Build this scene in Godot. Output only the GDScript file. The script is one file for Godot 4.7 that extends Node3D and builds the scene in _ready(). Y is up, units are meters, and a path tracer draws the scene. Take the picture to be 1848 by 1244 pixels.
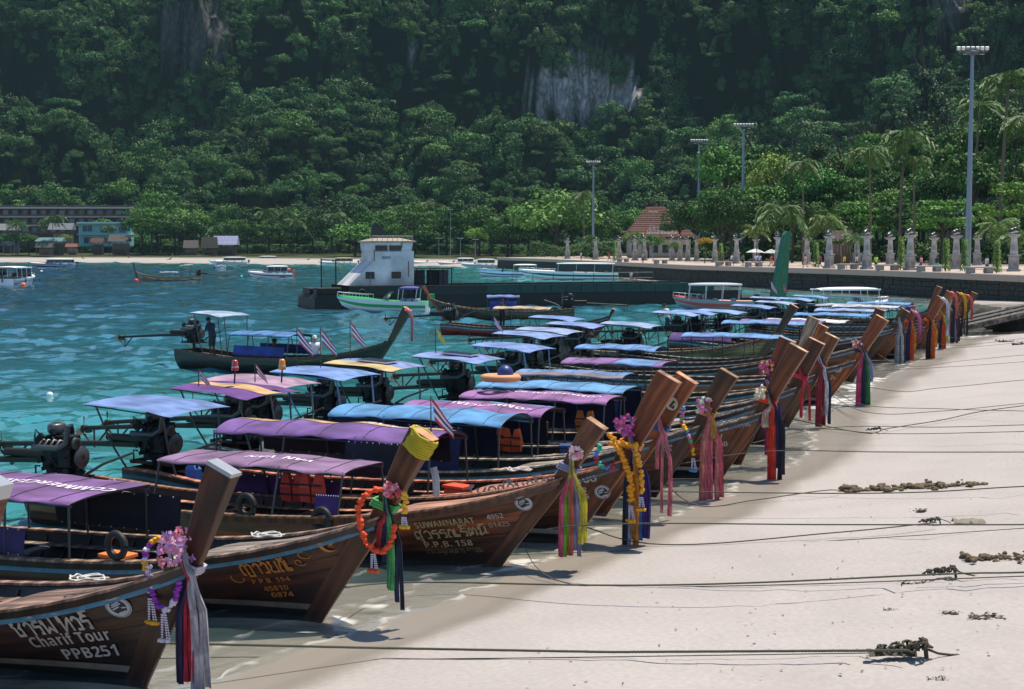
extends Node3D

const EYE := Vector3(0, 5.3, 0)
const FOCAL := 2500.0
const PITCH := 0.069886
const THETA := 25.0

var rng := RandomNumberGenerator.new()
var used := {}
var mats := {}
var texs := {}
var noise := FastNoiseLite.new()
var noise2 := FastNoiseLite.new()

# ------------------------------------------------------------------ mesh builder
class MB:
	var v := PackedVector3Array()
	var n := PackedVector3Array()
	var uv := PackedVector2Array()
	var col := PackedColorArray()
	var ix := PackedInt32Array()
	var tint := Color.WHITE
	var colored := false
	var grain_up := -1.0   # when set, the grain runs up along y

	func vert(p: Vector3, nn: Vector3, u: Vector2) -> int:
		v.append(p); n.append(nn); uv.append(u); col.append(tint)
		return v.size() - 1

	func tri(a: Vector3, b: Vector3, c: Vector3) -> void:
		var nn := (b - a).cross(c - a).normalized()
		var s := vert(a, nn, Vector2(a.x, a.y)); vert(b, nn, Vector2(b.x, b.y)); vert(c, nn, Vector2(c.x, c.y))
		ix.append_array([s, s + 2, s + 1])

	# corners counter-clockwise seen from outside
	func quad(a: Vector3, b: Vector3, c: Vector3, d: Vector3) -> void:
		var nn := (c - a).cross(d - b).normalized()
		var lu := a.distance_to(b); var lv := a.distance_to(d)
		var s := v.size()
		if grain_up >= 0.0:
			var g := Vector2(grain_up, grain_up * 1.7)
			vert(a, nn, Vector2(a.y, 0) + g); vert(b, nn, Vector2(b.y, lu) + g); vert(c, nn, Vector2(c.y, lu) + g); vert(d, nn, Vector2(d.y, 0) + g)
		else:
			vert(a, nn, Vector2(0, 0)); vert(b, nn, Vector2(lu, 0)); vert(c, nn, Vector2(lu, lv)); vert(d, nn, Vector2(0, lv))
		ix.append_array([s, s + 2, s + 1, s, s + 3, s + 2])

	func box(c: Vector3, size: Vector3, bs := Basis.IDENTITY) -> void:
		var h := size * 0.5
		var bev := minf(minf(h.x, h.y), h.z) * 0.18
		var p := []
		for i in 8:
			var s := Vector3(1 if i & 1 else -1, 1 if i & 2 else -1, 1 if i & 4 else -1)
			var o := s * h
			p.append([c + bs * (o - Vector3(0, s.y, s.z) * bev), c + bs * (o - Vector3(s.x, 0, s.z) * bev), c + bs * (o - Vector3(s.x, s.y, 0) * bev)])
		var flip := bs.determinant() < 0
		var fs := [[0, 1, 3, 7, 5], [0, 0, 4, 6, 2], [1, 2, 6, 7, 3], [1, 0, 1, 5, 4], [2, 4, 5, 7, 6], [2, 0, 2, 3, 1]]
		for f in fs:
			q4(p[f[1]][f[0]], p[f[2]][f[0]], p[f[3]][f[0]], p[f[4]][f[0]], c)
		var es := [[0, 1, 1, 2], [2, 3, 1, 2], [4, 5, 1, 2], [6, 7, 1, 2], [0, 2, 0, 2], [1, 3, 0, 2], [4, 6, 0, 2], [5, 7, 0, 2], [0, 4, 0, 1], [1, 5, 0, 1], [2, 6, 0, 1], [3, 7, 0, 1]]
		for e in es:
			q4(p[e[0]][e[2]], p[e[1]][e[2]], p[e[1]][e[3]], p[e[0]][e[3]], c)

	func q4(a: Vector3, b: Vector3, c: Vector3, d: Vector3, away: Vector3) -> void:
		if (c - a).cross(d - b).dot((a + b + c + d) * 0.25 - away) < 0.0:
			quad(d, c, b, a)
		else:
			quad(a, b, c, d)

	# rows[i][j]; normal = d/di x d/dj
	func grid(rows: Array, us := 1.0, vs := 1.0, flip := false, off := Vector2.ZERO) -> void:
		var R := rows.size()
		var K: int = rows[0].size()
		var s := v.size()
		var ul := 0.0
		for i in R:
			var r: PackedVector3Array = rows[i]
			var vl := 0.0
			if i > 0:
				ul += r[K / 2].distance_to(rows[i - 1][K / 2])
			var ra: PackedVector3Array = rows[maxi(i - 1, 0)]
			var rb: PackedVector3Array = rows[mini(i + 1, R - 1)]
			for j in K:
				if j > 0:
					vl += r[j].distance_to(r[j - 1])
				var nn := (rb[j] - ra[j]).cross(r[mini(j + 1, K - 1)] - r[maxi(j - 1, 0)])
				nn = nn.normalized() if nn.length() > 1e-12 else Vector3.UP
				if flip:
					nn = -nn
				vert(r[j], nn, Vector2(ul * us, vl * vs) + off)
		for i in R - 1:
			for j in K - 1:
				var a := s + i * K + j
				var b := a + K
				if flip:
					ix.append_array([a, b, b + 1, a, b + 1, a + 1])
				else:
					ix.append_array([a, b + 1, b, a, a + 1, b + 1])

	func tube(pts: Array, r0: float, r1 := -1.0, sides := 6, caps := true) -> void:
		if r1 < 0:
			r1 = r0
		var N := pts.size()
		var up := Vector3.UP
		var d0: Vector3 = (pts[1] - pts[0]).normalized()
		if absf(d0.dot(up)) > 0.9:
			up = Vector3.RIGHT
		var s := v.size()
		var len := 0.0
		for i in N:
			var d: Vector3 = (pts[mini(i + 1, N - 1)] - pts[maxi(i - 1, 0)]).normalized()
			var a := d.cross(up).normalized()
			var b := a.cross(d).normalized()
			up = b
			if i > 0:
				len += pts[i].distance_to(pts[i - 1])
			var r: float = lerpf(r0, r1, float(i) / (N - 1))
			for j in sides + 1:
				var t := TAU * j / sides
				var o := a * cos(t) + b * sin(t)
				vert(pts[i] + o * r, o, Vector2(len, t * r))
		for i in N - 1:
			for j in sides:
				var p := s + i * (sides + 1) + j
				var q := p + sides + 1
				ix.append_array([p, q + 1, q, p, p + 1, q + 1])
		if caps:
			for e in 2:
				var c: Vector3 = pts[0] if e == 0 else pts[N - 1]
				var dd: Vector3 = (pts[0] - pts[1]).normalized() if e == 0 else (pts[N - 1] - pts[N - 2]).normalized()
				var m := vert(c, dd, Vector2.ZERO)
				var base := s + (0 if e == 0 else (N - 1) * (sides + 1))
				var f := v.size()
				for j in sides + 1:
					vert(v[base + j], dd, Vector2(0.01 * j, 0.01))
				for j in sides:
					if e == 1:
						ix.append_array([m, f + j, f + j + 1])
					else:
						ix.append_array([m, f + j + 1, f + j])

	# profile of Vector2(radius, height) turned about an axis at c
	func lathe(c: Vector3, prof: Array, sides := 12, bs := Basis.IDENTITY) -> void:
		var rows := []
		for j in sides + 1:
			var t := TAU * j / sides
			var r := PackedVector3Array()
			for p in prof:
				r.append(c + bs * Vector3(cos(t) * p.x, p.y, sin(t) * p.x))
			rows.append(r)
		grid(rows, 1, 1, true)

	# rings of equal point counts, facets, ends closed
	func loft(rings: Array, caps := true) -> void:
		var K: int = rings[0].size()
		var cs := []
		for r in rings:
			var c := Vector3.ZERO
			for p in r:
				c += p
			cs.append(c / K)
		for i in rings.size() - 1:
			for j in K:
				var k := (j + 1) % K
				q4(rings[i][j], rings[i][k], rings[i + 1][k], rings[i + 1][j], (cs[i] + cs[i + 1]) * 0.5)
		if caps:
			for e in [0, rings.size() - 1]:
				var o: Vector3 = cs[e] - cs[1 if e == 0 else rings.size() - 2]
				for j in K:
					var a: Vector3 = rings[e][j]; var b: Vector3 = rings[e][(j + 1) % K]
					if (a - cs[e]).cross(b - cs[e]).dot(o) < 0:
						tri(cs[e], b, a)
					else:
						tri(cs[e], a, b)

	# flat outline in local x,y given depth along z
	func prism(pts: PackedVector2Array, z0: float, z1: float, xf := Transform3D.IDENTITY) -> void:
		var id := Geometry2D.triangulate_polygon(pts)
		var cc := Vector3.ZERO
		for p in pts:
			cc += xf * Vector3(p.x, p.y, (z0 + z1) * 0.5)
		cc /= pts.size()
		for i in range(0, id.size(), 3):
			for e in 2:
				var z := z0 if e == 0 else z1
				var a := xf * Vector3(pts[id[i]].x, pts[id[i]].y, z)
				var b := xf * Vector3(pts[id[i + 1]].x, pts[id[i + 1]].y, z)
				var c := xf * Vector3(pts[id[i + 2]].x, pts[id[i + 2]].y, z)
				var w: Vector3 = xf.basis.z * ((z0 - z1) if e == 0 else (z1 - z0))
				if (b - a).cross(c - a).dot(w) < 0:
					tri(a, c, b)
				else:
					tri(a, b, c)
		var cw := Geometry2D.is_polygon_clockwise(pts)
		for i in pts.size():
			var p := pts[i]; var q := pts[(i + 1) % pts.size()]
			var a := xf * Vector3(p.x, p.y, minf(z0, z1)); var b := xf * Vector3(q.x, q.y, minf(z0, z1))
			var c := xf * Vector3(q.x, q.y, maxf(z0, z1)); var d := xf * Vector3(p.x, p.y, maxf(z0, z1))
			if cw:
				quad(d, c, b, a)
			else:
				quad(a, b, c, d)

	func blob(c: Vector3, r: Vector3, rough := 0.0, rg: RandomNumberGenerator = null, seg := 6, bs := Basis.IDENTITY) -> void:
		var rows := []
		for j in seg + 1:
			var row := PackedVector3Array()
			var t := TAU * (j % seg) / seg
			for i in seg / 2 + 2:
				var f := PI * i / (seg / 2 + 1)
				var k := 1.0
				if rg and i > 0 and i < seg / 2 + 1 and j < seg:
					k += rg.randf_range(-rough, rough)
				if j == seg:
					row.append(rows[0][i])
				else:
					row.append(c + bs * (Vector3(cos(t) * sin(f), cos(f), sin(t) * sin(f)) * r * k))
			rows.append(row)
		grid(rows, 1, 1, false)

	func leaf(p: Vector3, nrm: Vector3, dir: Vector3, l: float, w: float) -> void:
		var side := nrm.cross(dir).normalized() * w * 0.5
		var mid := p + dir * l * 0.45 + nrm * l * 0.08
		var s := vert(p, nrm, Vector2(0.5, 0)); vert(mid + side, (nrm + side).normalized(), Vector2(0, 0.5)); vert(p + dir * l, nrm, Vector2(0.5, 1)); vert(mid - side, (nrm - side).normalized(), Vector2(1, 0.5))
		ix.append_array([s, s + 1, s + 2, s, s + 2, s + 3])

	func mesh(m: Material = null) -> ArrayMesh:
		var a := []
		a.resize(Mesh.ARRAY_MAX)
		a[Mesh.ARRAY_VERTEX] = v; a[Mesh.ARRAY_NORMAL] = n; a[Mesh.ARRAY_TEX_UV] = uv; a[Mesh.ARRAY_INDEX] = ix
		if colored:
			a[Mesh.ARRAY_COLOR] = col
		var o := ArrayMesh.new()
		if v.size() == 0:
			return o
		o.add_surface_from_arrays(Mesh.PRIMITIVE_TRIANGLES, a)
		if m:
			o.surface_set_material(0, m)
		return o

# ------------------------------------------------------------------ naming
func numbered(called: String) -> String:
	if not used.has(called):
		used[called] = 0
		return called
	used[called] += 1
	return "%s_%03d" % [called, used[called]]

func tag(o: Node, label: String, category: String, group := "") -> void:
	o.set_meta("label", label); o.set_meta("category", category)
	if group != "":
		o.set_meta("group", group)

func thing(called: String, label: String, category: String, where := Vector3.ZERO, turn := 0.0, group := "") -> Node3D:
	var o := Node3D.new()
	o.name = numbered(called)
	add_child(o)
	o.position = where; o.rotation.y = turn
	tag(o, label, category, group)
	return o

func part(called: String, mb, m: Material, parent: Node, kind := "") -> MeshInstance3D:
	var o := MeshInstance3D.new()
	o.name = called if parent != self else numbered(called)
	if parent != self:
		var k := 1
		while parent.has_node(NodePath(str(o.name))):
			o.name = "%s_%03d" % [called, k]; k += 1
	o.mesh = mb.mesh(m) if mb is MB else mb
	if not (mb is MB) and m:
		o.material_override = m
	parent.add_child(o, true)
	if kind != "":
		o.set_meta("kind", kind)
	return o

func solo(called: String, mb, m: Material, label: String, category: String, where := Vector3.ZERO, turn := 0.0, group := "") -> MeshInstance3D:
	var o := part(called, mb, m, self)
	o.position = where; o.rotation.y = turn
	tag(o, label, category, group)
	return o

func struct(called: String, mb, m: Material) -> MeshInstance3D:
	return part(called, mb, m, self, "structure")

func dup(src: Node3D, label: String, where: Vector3, turn := 0.0, scl := 1.0, group := "") -> Node3D:
	var o: Node3D = src.duplicate()
	var base := str(src.name).rstrip("0123456789").trim_suffix("_")
	o.name = numbered(base)
	add_child(o)
	o.position = where; o.rotation = Vector3(0, turn, 0); o.scale = Vector3.ONE * scl
	o.set_meta("label", label)
	if group != "":
		o.set_meta("group", group)
	return o

const ORD := ["first", "second", "third", "fourth", "fifth", "sixth", "seventh", "eighth", "ninth", "tenth", "eleventh", "twelfth", "thirteenth", "fourteenth", "fifteenth", "sixteenth", "seventeenth", "eighteenth", "nineteenth", "twentieth", "twenty-first", "twenty-second", "twenty-third", "twenty-fourth", "twenty-fifth", "twenty-sixth", "twenty-seventh", "twenty-eighth", "twenty-ninth", "thirtieth", "thirty-first", "thirty-second", "thirty-third", "thirty-fourth", "thirty-fifth", "thirty-sixth"]

# ------------------------------------------------------------------ places
func ray(px: float, py: float) -> Vector3:
	return Vector3((px - 924.0) / FOCAL, -(py - 622.0) / FOCAL, -1.0).rotated(Vector3.RIGHT, -PITCH)

func at_h(px: float, py: float, h := 0.0) -> Vector3:
	var r := ray(px, py)
	return EYE + r * ((h - EYE.y) / r.y)

func at_d(px: float, py: float, d: float) -> Vector3:
	var r := ray(px, py)
	return EYE + r * (d / -r.z)

# ------------------------------------------------------------------ materials
func hexc(h: String) -> Color:
	return Color(h)

func ntex(key: String, freq: float, lo: float, hi: float, size := 256, fractal := true, asn := false, bump := 4.0) -> NoiseTexture2D:
	var id := "%s_%s" % [key, asn]
	if texs.has(id):
		return texs[id]
	var t := NoiseTexture2D.new()
	var f := FastNoiseLite.new()
	f.seed = hash(key) % 1000
	f.frequency = freq
	f.noise_type = FastNoiseLite.TYPE_SIMPLEX_SMOOTH
	f.fractal_type = FastNoiseLite.FRACTAL_RIDGED if key.begins_with("crack") else FastNoiseLite.FRACTAL_FBM if fractal else FastNoiseLite.FRACTAL_NONE
	f.fractal_octaves = 5
	t.width = size; t.height = size; t.seamless = true; t.noise = f
	if asn:
		t.as_normal_map = true; t.bump_strength = bump
	else:
		var g := Gradient.new()
		g.set_color(0, Color(lo, lo, lo)); g.set_color(1, Color(hi, hi, hi))
		t.color_ramp = g
	texs[id] = t
	return t

func mat(c, rough := 0.8, opts := {}) -> StandardMaterial3D:
	var cc: Color = Color(c) if c is String else c
	var key := "%s %.2f %s" % [cc.to_html(), rough, opts]
	if mats.has(key):
		return mats[key]
	var m := StandardMaterial3D.new()
	m.albedo_color = cc
	m.roughness = rough
	m.metallic = opts.get("metal", 0.0)
	m.metallic_specular = opts.get("spec", 0.5)
	if opts.has("tex"):
		m.albedo_texture = opts.tex
		m.uv1_scale = opts.get("scale", Vector3.ONE)
	if opts.get("tri", false):
		m.uv1_triplanar = true; m.uv1_world_triplanar = opts.get("world", false)
		m.uv1_scale = opts.get("scale", Vector3.ONE)
	if opts.has("bump"):
		m.heightmap_enabled = true
		m.heightmap_texture = opts.bump; m.heightmap_scale = opts.get("bump_cm", 1.0)
		m.uv1_scale = opts.get("scale", Vector3.ONE)
	if opts.has("normal"):
		m.normal_enabled = true
		m.normal_texture = opts.normal; m.normal_scale = opts.get("nscale", 1.0)
	if opts.get("tex_uv", false):
		m.uv1_scale = opts.scale
	if opts.has("back"):
		m.backlight_enabled = true; m.backlight = opts.back
	if opts.has("coat"):
		m.clearcoat_enabled = true; m.clearcoat = opts.coat; m.clearcoat_roughness = 0.25
	if opts.get("vc", false):
		m.vertex_color_use_as_albedo = true
	if opts.get("alpha", false):
		m.transparency = BaseMaterial3D.TRANSPARENCY_ALPHA
	mats[key] = m
	return m

func wood(c: String, rough := 0.42, coat := 0.35) -> StandardMaterial3D:
	var q := Color(c)
	c = Color(minf(q.r * 1.46, 1.0), minf(q.g * 1.24, 1.0), minf(q.b * 1.04, 1.0)).to_html(false)
	var wt := ntex(["wood", "timber", "plank"][hash(c) % 3], [0.012, 0.009, 0.016][hash(c) % 3], 0.36, 1.0)
	return mat(c, rough, {"tex": wt, "scale": Vector3(0.2, 1.5, 1), "coat": coat, "bump": wt, "bump_cm": 0.3})

func cloth(c: String) -> StandardMaterial3D:
	return mat(c, 0.75, {"tex": ntex("cloth", 0.01, 0.6, 1.0), "scale": Vector3(0.3, 0.55, 1), "bump": ntex("cloth", 0.01, 0.72, 1.0), "bump_cm": 2.5, "back": Color(0.10, 0.10, 0.10)})

func paint(c: String, rough := 0.5) -> StandardMaterial3D:
	return mat(c, rough, {"tex": ntex("paint", 0.02, 0.7, 1.0), "scale": Vector3(0.7, 0.7, 1), "tri": true})

func metal(c: String, rough := 0.4) -> StandardMaterial3D:
	return mat(c, rough, {"metal": 0.6})

func ss(a: float, b: float, x: float) -> float:
	return smoothstep(a, b, x)

# ------------------------------------------------------------------ shore, sand, water, hills
var land := PackedVector2Array()

func shore_points() -> void:
	var px := [[-420, 1500], [60, 1330], [300, 1262], [480, 1200], [611, 1149], [700, 1120], [790, 1090], [891, 1050], [969, 1011], [1044, 982], [1135, 954], [1236, 925], [1321, 878], [1398, 849], [1458, 815], [1468, 775], [1500, 742], [1570, 694], [1635, 662], [1691, 630], [1739, 611], [1785, 599]]
	for p in px:
		var w := at_h(p[0], p[1])
		land.append(Vector2(w.x, w.z))
	for p in [Vector2(36, -98), Vector2(43, -118)]:
		land.append(p)
	for p in wall_line():
		if p.z < -135 and p.z > -206:
			land.append(Vector2(p.x - 0.4, p.z + 0.2))
	for p in [[1262, 517], [1200, 510], [1110, 500.5], [1040, 491], [900, 483], [760, 480], [600, 478], [450, 477], [300, 475], [100, 474], [-250, 474]]:
		var w := at_h(p[0], p[1])
		land.append(Vector2(w.x, w.z))
	land.append_array([Vector2(-900, -560), Vector2(-900, -4000), Vector2(4000, -4000), Vector2(4000, 40), Vector2(-10, 40)])

func wall_line() -> Array:
	var out := []
	for p in [[2150, 509], [1990, 502.5], [1848, 497], [1720, 492.5], [1600, 488.5], [1500, 485.5], [1400, 483], [1300, 480.3], [1250, 479], [1200, 476.7], [1150, 474.5], [1080, 471.3], [1000, 468], [900, 465]]:
		out.append(at_h(p[0], p[1], 2.7))
	return out

# signed distance to the waterline, positive on land
func sd(x: float, z: float) -> float:
	var q := Vector2(x, z)
	var best := 1e18
	var inside := false
	var N := land.size()
	var a := land[N - 1]
	for i in N:
		var b := land[i]
		var ab := b - a
		var t := clampf((q - a).dot(ab) / ab.length_squared(), 0.0, 1.0)
		best = minf(best, (q - a - ab * t).length_squared())
		if (a.y > z) != (b.y > z) and x < a.x + (z - a.y) / (b.y - a.y) * (b.x - a.x):
			inside = not inside
		a = b
	return sqrt(best) if inside else -sqrt(best)

func ground(x: float, z: float, s: float) -> float:
	var h := 0.0
	if s > 0:
		h = s * 0.075 if s < 14 else 1.05 + (s - 14) * 0.03
		h = minf(h, 2.4 if z > -300 else 2.9)
	else:
		h = maxf(s * 0.1, -3.5)
	h += noise.get_noise_2d(x * 3.0, z * 3.0) * 0.05 * ss(0.5, 5.0, absf(s))
	return h

func sand_h(x: float, z: float) -> float:
	return ground(x, z, sd(x, z))

func build_ground() -> void:
	var mb := MB.new()
	mb.colored = true
	var wet := MB.new()
	wet.colored = true
	var rows := []
	var cols := []
	var wr := []
	var wc := []
	var d := 6.0
	while d < 3200.0:
		var r := PackedVector3Array(); var c := []
		var w := PackedVector3Array(); var c2 := []
		for j in 221:
			var a := -1.3 + 2.8 * j / 220.0
			var x := a * (d + 6.0)
			var s := sd(x, -d)
			var h := ground(x, -d, s)
			if d < 90:
				h += noise2.get_noise_2d(x * 9.0, -d * 9.0) * 0.022 * ss(2.5, 5.0, s)
				var fp := noise2.get_noise_2d(x * 26.0 + 300.0, -d * 26.0)
				h -= maxf(0.0, fp - 0.38) * 0.24 * ss(3.5, 6.0, s)
			r.append(Vector3(x, h, -d))
			var dry := Color(0.428, 0.397, 0.384)
			var tone := 1.0 + noise.get_noise_2d(x * 1.2 + 50, -d * 1.2) * 0.09 + noise2.get_noise_2d(x * 5.0, -d * 5.0) * 0.05
			var edge := noise.get_noise_2d(x * 2.2, -d * 2.2) * 1.1
			var soil := ss(22.0, 40.0, s) * ss(-190.0, -230.0, -d)
			var k := ss(1.0, 1.55 + 0.006 * d, s + edge * 0.35)
			var under := Color(0.36, 0.33, 0.29)
			c.append((under.lerp(dry, k)).lerp(Color(0.055, 0.065, 0.03), soil) * tone)
			w.append(Vector3(x, h + 0.006, -d))
			var wa := (1.0 - ss(0.8, 1.4 + 0.006 * d, s + edge * 0.35)) * ss(-3.0, -1.0, s)
			c2.append(Color(0.33, 0.30, 0.26, wa * 0.85))
		rows.append(r); cols.append(c); wr.append(w); wc.append(c2)
		d *= 1.0125
	mb.grid(rows, 1, 1, true)
	var i := 0
	for rr in cols:
		for c in rr:
			c.a = 1.0
			mb.col[i] = c
			i += 1
	struct("beach_sand", mb, mat(Color.WHITE, 0.95, {"vc": true, "spec": 0.25, "tri": true, "world": true, "tex": ntex("sand", 0.03, 0.92, 1.0, 512), "scale": Vector3.ONE * 0.55, "bump": ntex("sand", 0.03, 0.86, 1.0, 512), "bump_cm": 0.7}))
	# only the strip along the waterline
	var cnt := 0
	while wr.size() > cnt and wr[cnt][0].z > -130.0:
		cnt += 1
	wet.grid(wr.slice(0, cnt), 1, 1, true)
	i = 0
	for rr in wc.slice(0, cnt):
		for c in rr:
			wet.col[i] = c
			i += 1
	var keep := PackedInt32Array()
	for t in range(0, wet.ix.size(), 3):
		if wet.col[wet.ix[t]].a + wet.col[wet.ix[t + 1]].a + wet.col[wet.ix[t + 2]].a > 0.0:
			keep.append_array([wet.ix[t], wet.ix[t + 1], wet.ix[t + 2]])
	wet.ix = keep
	struct("wet_sand", wet, mat(Color.WHITE, 0.3, {"vc": true, "alpha": true, "spec": 0.45}))

func wave(x: float, z: float, gap: float) -> float:
	var h := 0.0
	h += noise.get_noise_2d(x * 4.2 + z * 1.0, z * 4.8) * 0.22 * (1.0 - ss(0.5, 1.1, gap))
	h += noise2.get_noise_2d(x * 10.0 + 90.0, z * 11.5 - x * 2.0) * 0.075 * (1.0 - ss(0.22, 0.5, gap))
	h += noise2.get_noise_2d(x * 24.0, z * 26.0 + x * 5.0) * 0.022 * (1.0 - ss(0.1, 0.24, gap))
	h += noise.get_noise_2d(x * 2.4 + 40.0, z * 2.3) * 0.36 * ss(0.35, 0.9, gap) * (1.0 - ss(1.5, 3.2, gap))
	h += noise.get_noise_2d(x * 1.1 + 10.0, z * 0.95) * 0.75 * ss(1.2, 2.6, gap)
	return h

func build_water() -> void:
	var top := MB.new()
	var body := MB.new()
	body.colored = true
	top.colored = true
	var rows := []
	var rb := []
	var cb := []
	var d := 9.0
	while d < 620.0:
		var r := PackedVector3Array(); var b := PackedVector3Array()
		for j in 421:
			var a := -0.72 + 1.3 * j / 420.0
			var x := a * (d + 14.0)
			var s := sd(x, -d)
			var calm := lerpf(0.16, 1.0, ss(-0.5, -9.0, s))
			var calm2 := 0.75 + 0.75 * noise2.get_noise_2d(x * 0.5, -d * 1.1)
			var y := calm2 * wave(x, -d, maxf(0.008 * d, 1.3 * (d + 14.0) / 420.0)) * calm
			if s > 0.1:
				y -= s * 0.35
			r.append(Vector3(x, y + 0.012, -d))
			b.append(Vector3(x, y, -d))
			var al := ss(-0.6, -9.0, s) * 0.96
			var c := Color(0.17, 0.29, 0.235).lerp(Color(0.024, 0.24, 0.26), ss(-1.5, -9.0, s))
			c = c.lerp(Color(0.010, 0.14, 0.225), ss(-9.0, -42.0, s))
			c = c.lerp(Color(0.008, 0.08, 0.20), ss(-40.0, -110.0, s))
			var turq := ss(-60.0, -8.0, s) * ss(150.0, 260.0, d)
			c = c.lerp(Color(0.03, 0.33, 0.36), turq * 0.85)
			c *= 1.0 + noise.get_noise_2d(x * 0.35, -d * 0.9) * 0.35
			c.a = al
			cb.append(c)
		rows.append(r); rb.append(b)
		d *= 1.0075
	top.grid(rows, 1, 1, true)
	body.grid(rb, 1, 1, true)
	for i in cb.size():
		body.col[i] = cb[i]
	struct("sea_water", body, mat(Color.WHITE, 0.9, {"vc": true, "alpha": true, "spec": 0.0}))
	for i in top.v.size():
		top.uv[i] = Vector2(top.v[i].x, top.v[i].z)
	struct("sea_surface", top, mat(Color(0.75, 0.95, 0.95, 0.04), 0.06, {"alpha": true, "normal": ntex("ripple", 0.02, 0, 1, 512, true, true, 4.0), "nscale": 0.3, "tex_uv": true, "scale": Vector3(0.14, 0.19, 1.0)}))

func foam() -> void:
	# thin lines of foam left by the wash, a little raised
	for k in 3:
		var mb := MB.new()
		mb.colored = true
		var rows := []
		var cs := []
		var N := 0
		var off: float = [0.0, -0.9, -2.2][k]
		for i in range(1, 21):
			var a := land[i]; var b := land[i + 1]
			var m := maxi(int(a.distance_to(b) / 0.12), 2)
			for j in m:
				var p := a.lerp(b, float(j) / m)
				var t := (b - a).normalized()
				var nrm := Vector2(-t.y, t.x)
				if sd(p.x + nrm.x, p.y + nrm.y) < 0:
					nrm = -nrm
				var wob := noise.get_noise_2d(p.x * 4.0 + k * 70.0, p.y * 4.0) * 0.55 + noise2.get_noise_2d(p.x * 14.0, p.y * 14.0 + k * 30.0) * 0.15
				var wd := (0.02 + 0.05 * maxf(0.0, noise2.get_noise_2d(p.x * 5.0 + k * 9.0, p.y * 5.0) + 0.35)) * (1.0 + 0.012 * -p.y)
				var row := PackedVector3Array()
				for e in 4:
					var q := p + nrm * (off + wob + wd * (e - 1.5))
					var h := maxf(sand_h(q.x, q.y), 0.0) + 0.02 + (0.012 if e in [1, 2] else -0.012)
					row.append(Vector3(q.x, h, q.y))
					cs.append(Color(0.78, 0.75, 0.70, clampf(0.4 + noise2.get_noise_2d(q.x * 22.0, q.y * 22.0) * 1.4, 0.0, 0.9) * (1.0 if e in [1, 2] else 0.25) * [0.42, 0.22, 0.15][k]))
				rows.append(row)
		mb.grid(rows, 1, 1, false)
		for i in cs.size():
			mb.col[i] = cs[i]
		struct("foam_line", mb, mat(Color.WHITE, 0.6, {"vc": true, "alpha": true}))

func foam_patches() -> void:
	for q in [[1505, 728, 1.7], [1545, 700, 1.5], [1575, 688, 1.1], [1695, 628, 1.6], [1760, 608, 2.0], [620, 1120, 0.6], [930, 1022, 0.6]]:
		var c := at_h(q[0], q[1], 0.0)
		var mb := MB.new()
		mb.colored = true
		var rows := []
		var cs := []
		for i in 25:
			var r := PackedVector3Array()
			for j in 25:
				var u := (i / 24.0 - 0.5) * 2.0; var v := (j / 24.0 - 0.5) * 2.0
				var p := c + Vector3(u * q[2] * 0.55 + v * q[2] * 0.5, 0, -v * q[2] * 1.3)
				var n := noise2.get_noise_2d(p.x * 12.0, p.z * 12.0)
				p.y = maxf(sand_h(p.x, p.z), 0.0) + 0.03 + 0.02 * n
				r.append(p)
				var k := 1.0 - sqrt(u * u + v * v) + 0.5 * noise.get_noise_2d(p.x * 6.0, p.z * 6.0)
				cs.append(Color(0.8, 0.8, 0.78, clampf(k * 1.1 + n * 1.1 - 0.3, 0.0, 0.6)))
			rows.append(r)
		mb.grid(rows, 1, 1, true)
		for i in cs.size():
			mb.col[i] = cs[i]
		struct("wash_foam", mb, mat(Color.WHITE, 0.6, {"vc": true, "alpha": true}))

# distance at which the hill starts, along the direction x/d
func hill_base(a: float) -> float:
	return 640.0 - 190.0 * ss(-0.12, 0.42, a) + 25.0 * sin(a * 9.0)

func hill_h(a: float, q: float) -> float:
	# q = distance / base distance
	var D := hill_base(a)
	var u := (q - 1.0) * D
	var nz := noise.get_noise_2d(a * 260.0, q * 130.0)
	var h := 3.0 + u * 0.36 + nz * 24.0 * ss(0.0, 60.0, u)
	h += 34.0 * noise.get_noise_2d(a * 90.0 + 7.0, q * 40.0) * ss(20.0, 100.0, u)
	var cliff := 185.0 + 30.0 * noise.get_noise_2d(a * 110.0, 3.0)
	# the two bare rock faces stand forward a little
	h += 62.0 * ss(cliff, cliff + 16.0, u) * (1.0 + 0.3 * noise2.get_noise_2d(a * 160.0, 1.0)) * D / 640.0
	var cl2 := cliff + 75.0 + 25.0 * noise2.get_noise_2d(a * 80.0, 9.0)
	h += 75.0 * ss(cl2, cl2 + 22.0, u) * D / 640.0
	h = minf(h, 3.0 + 260.0 * D / 640.0)
	return maxf(h, 2.5)

func hill_p(a: float, q: float) -> Vector3:
	var d := q * hill_base(a)
	return Vector3(a * d, hill_h(a, q), -d)

# bare limestone faces: direction x/d, height over distance, their half sizes, paleness
const WINDOWS := [[0.048, 0.113, 0.032, 0.022, 1.0], [0.078, 0.110, 0.015, 0.015, 0.85], [-0.226, 0.158, 0.026, 0.026, 0.24], [-0.071, 0.141, 0.004, 0.009, 0.6], [0.312, 0.174, 0.016, 0.012, 0.5]]

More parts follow.
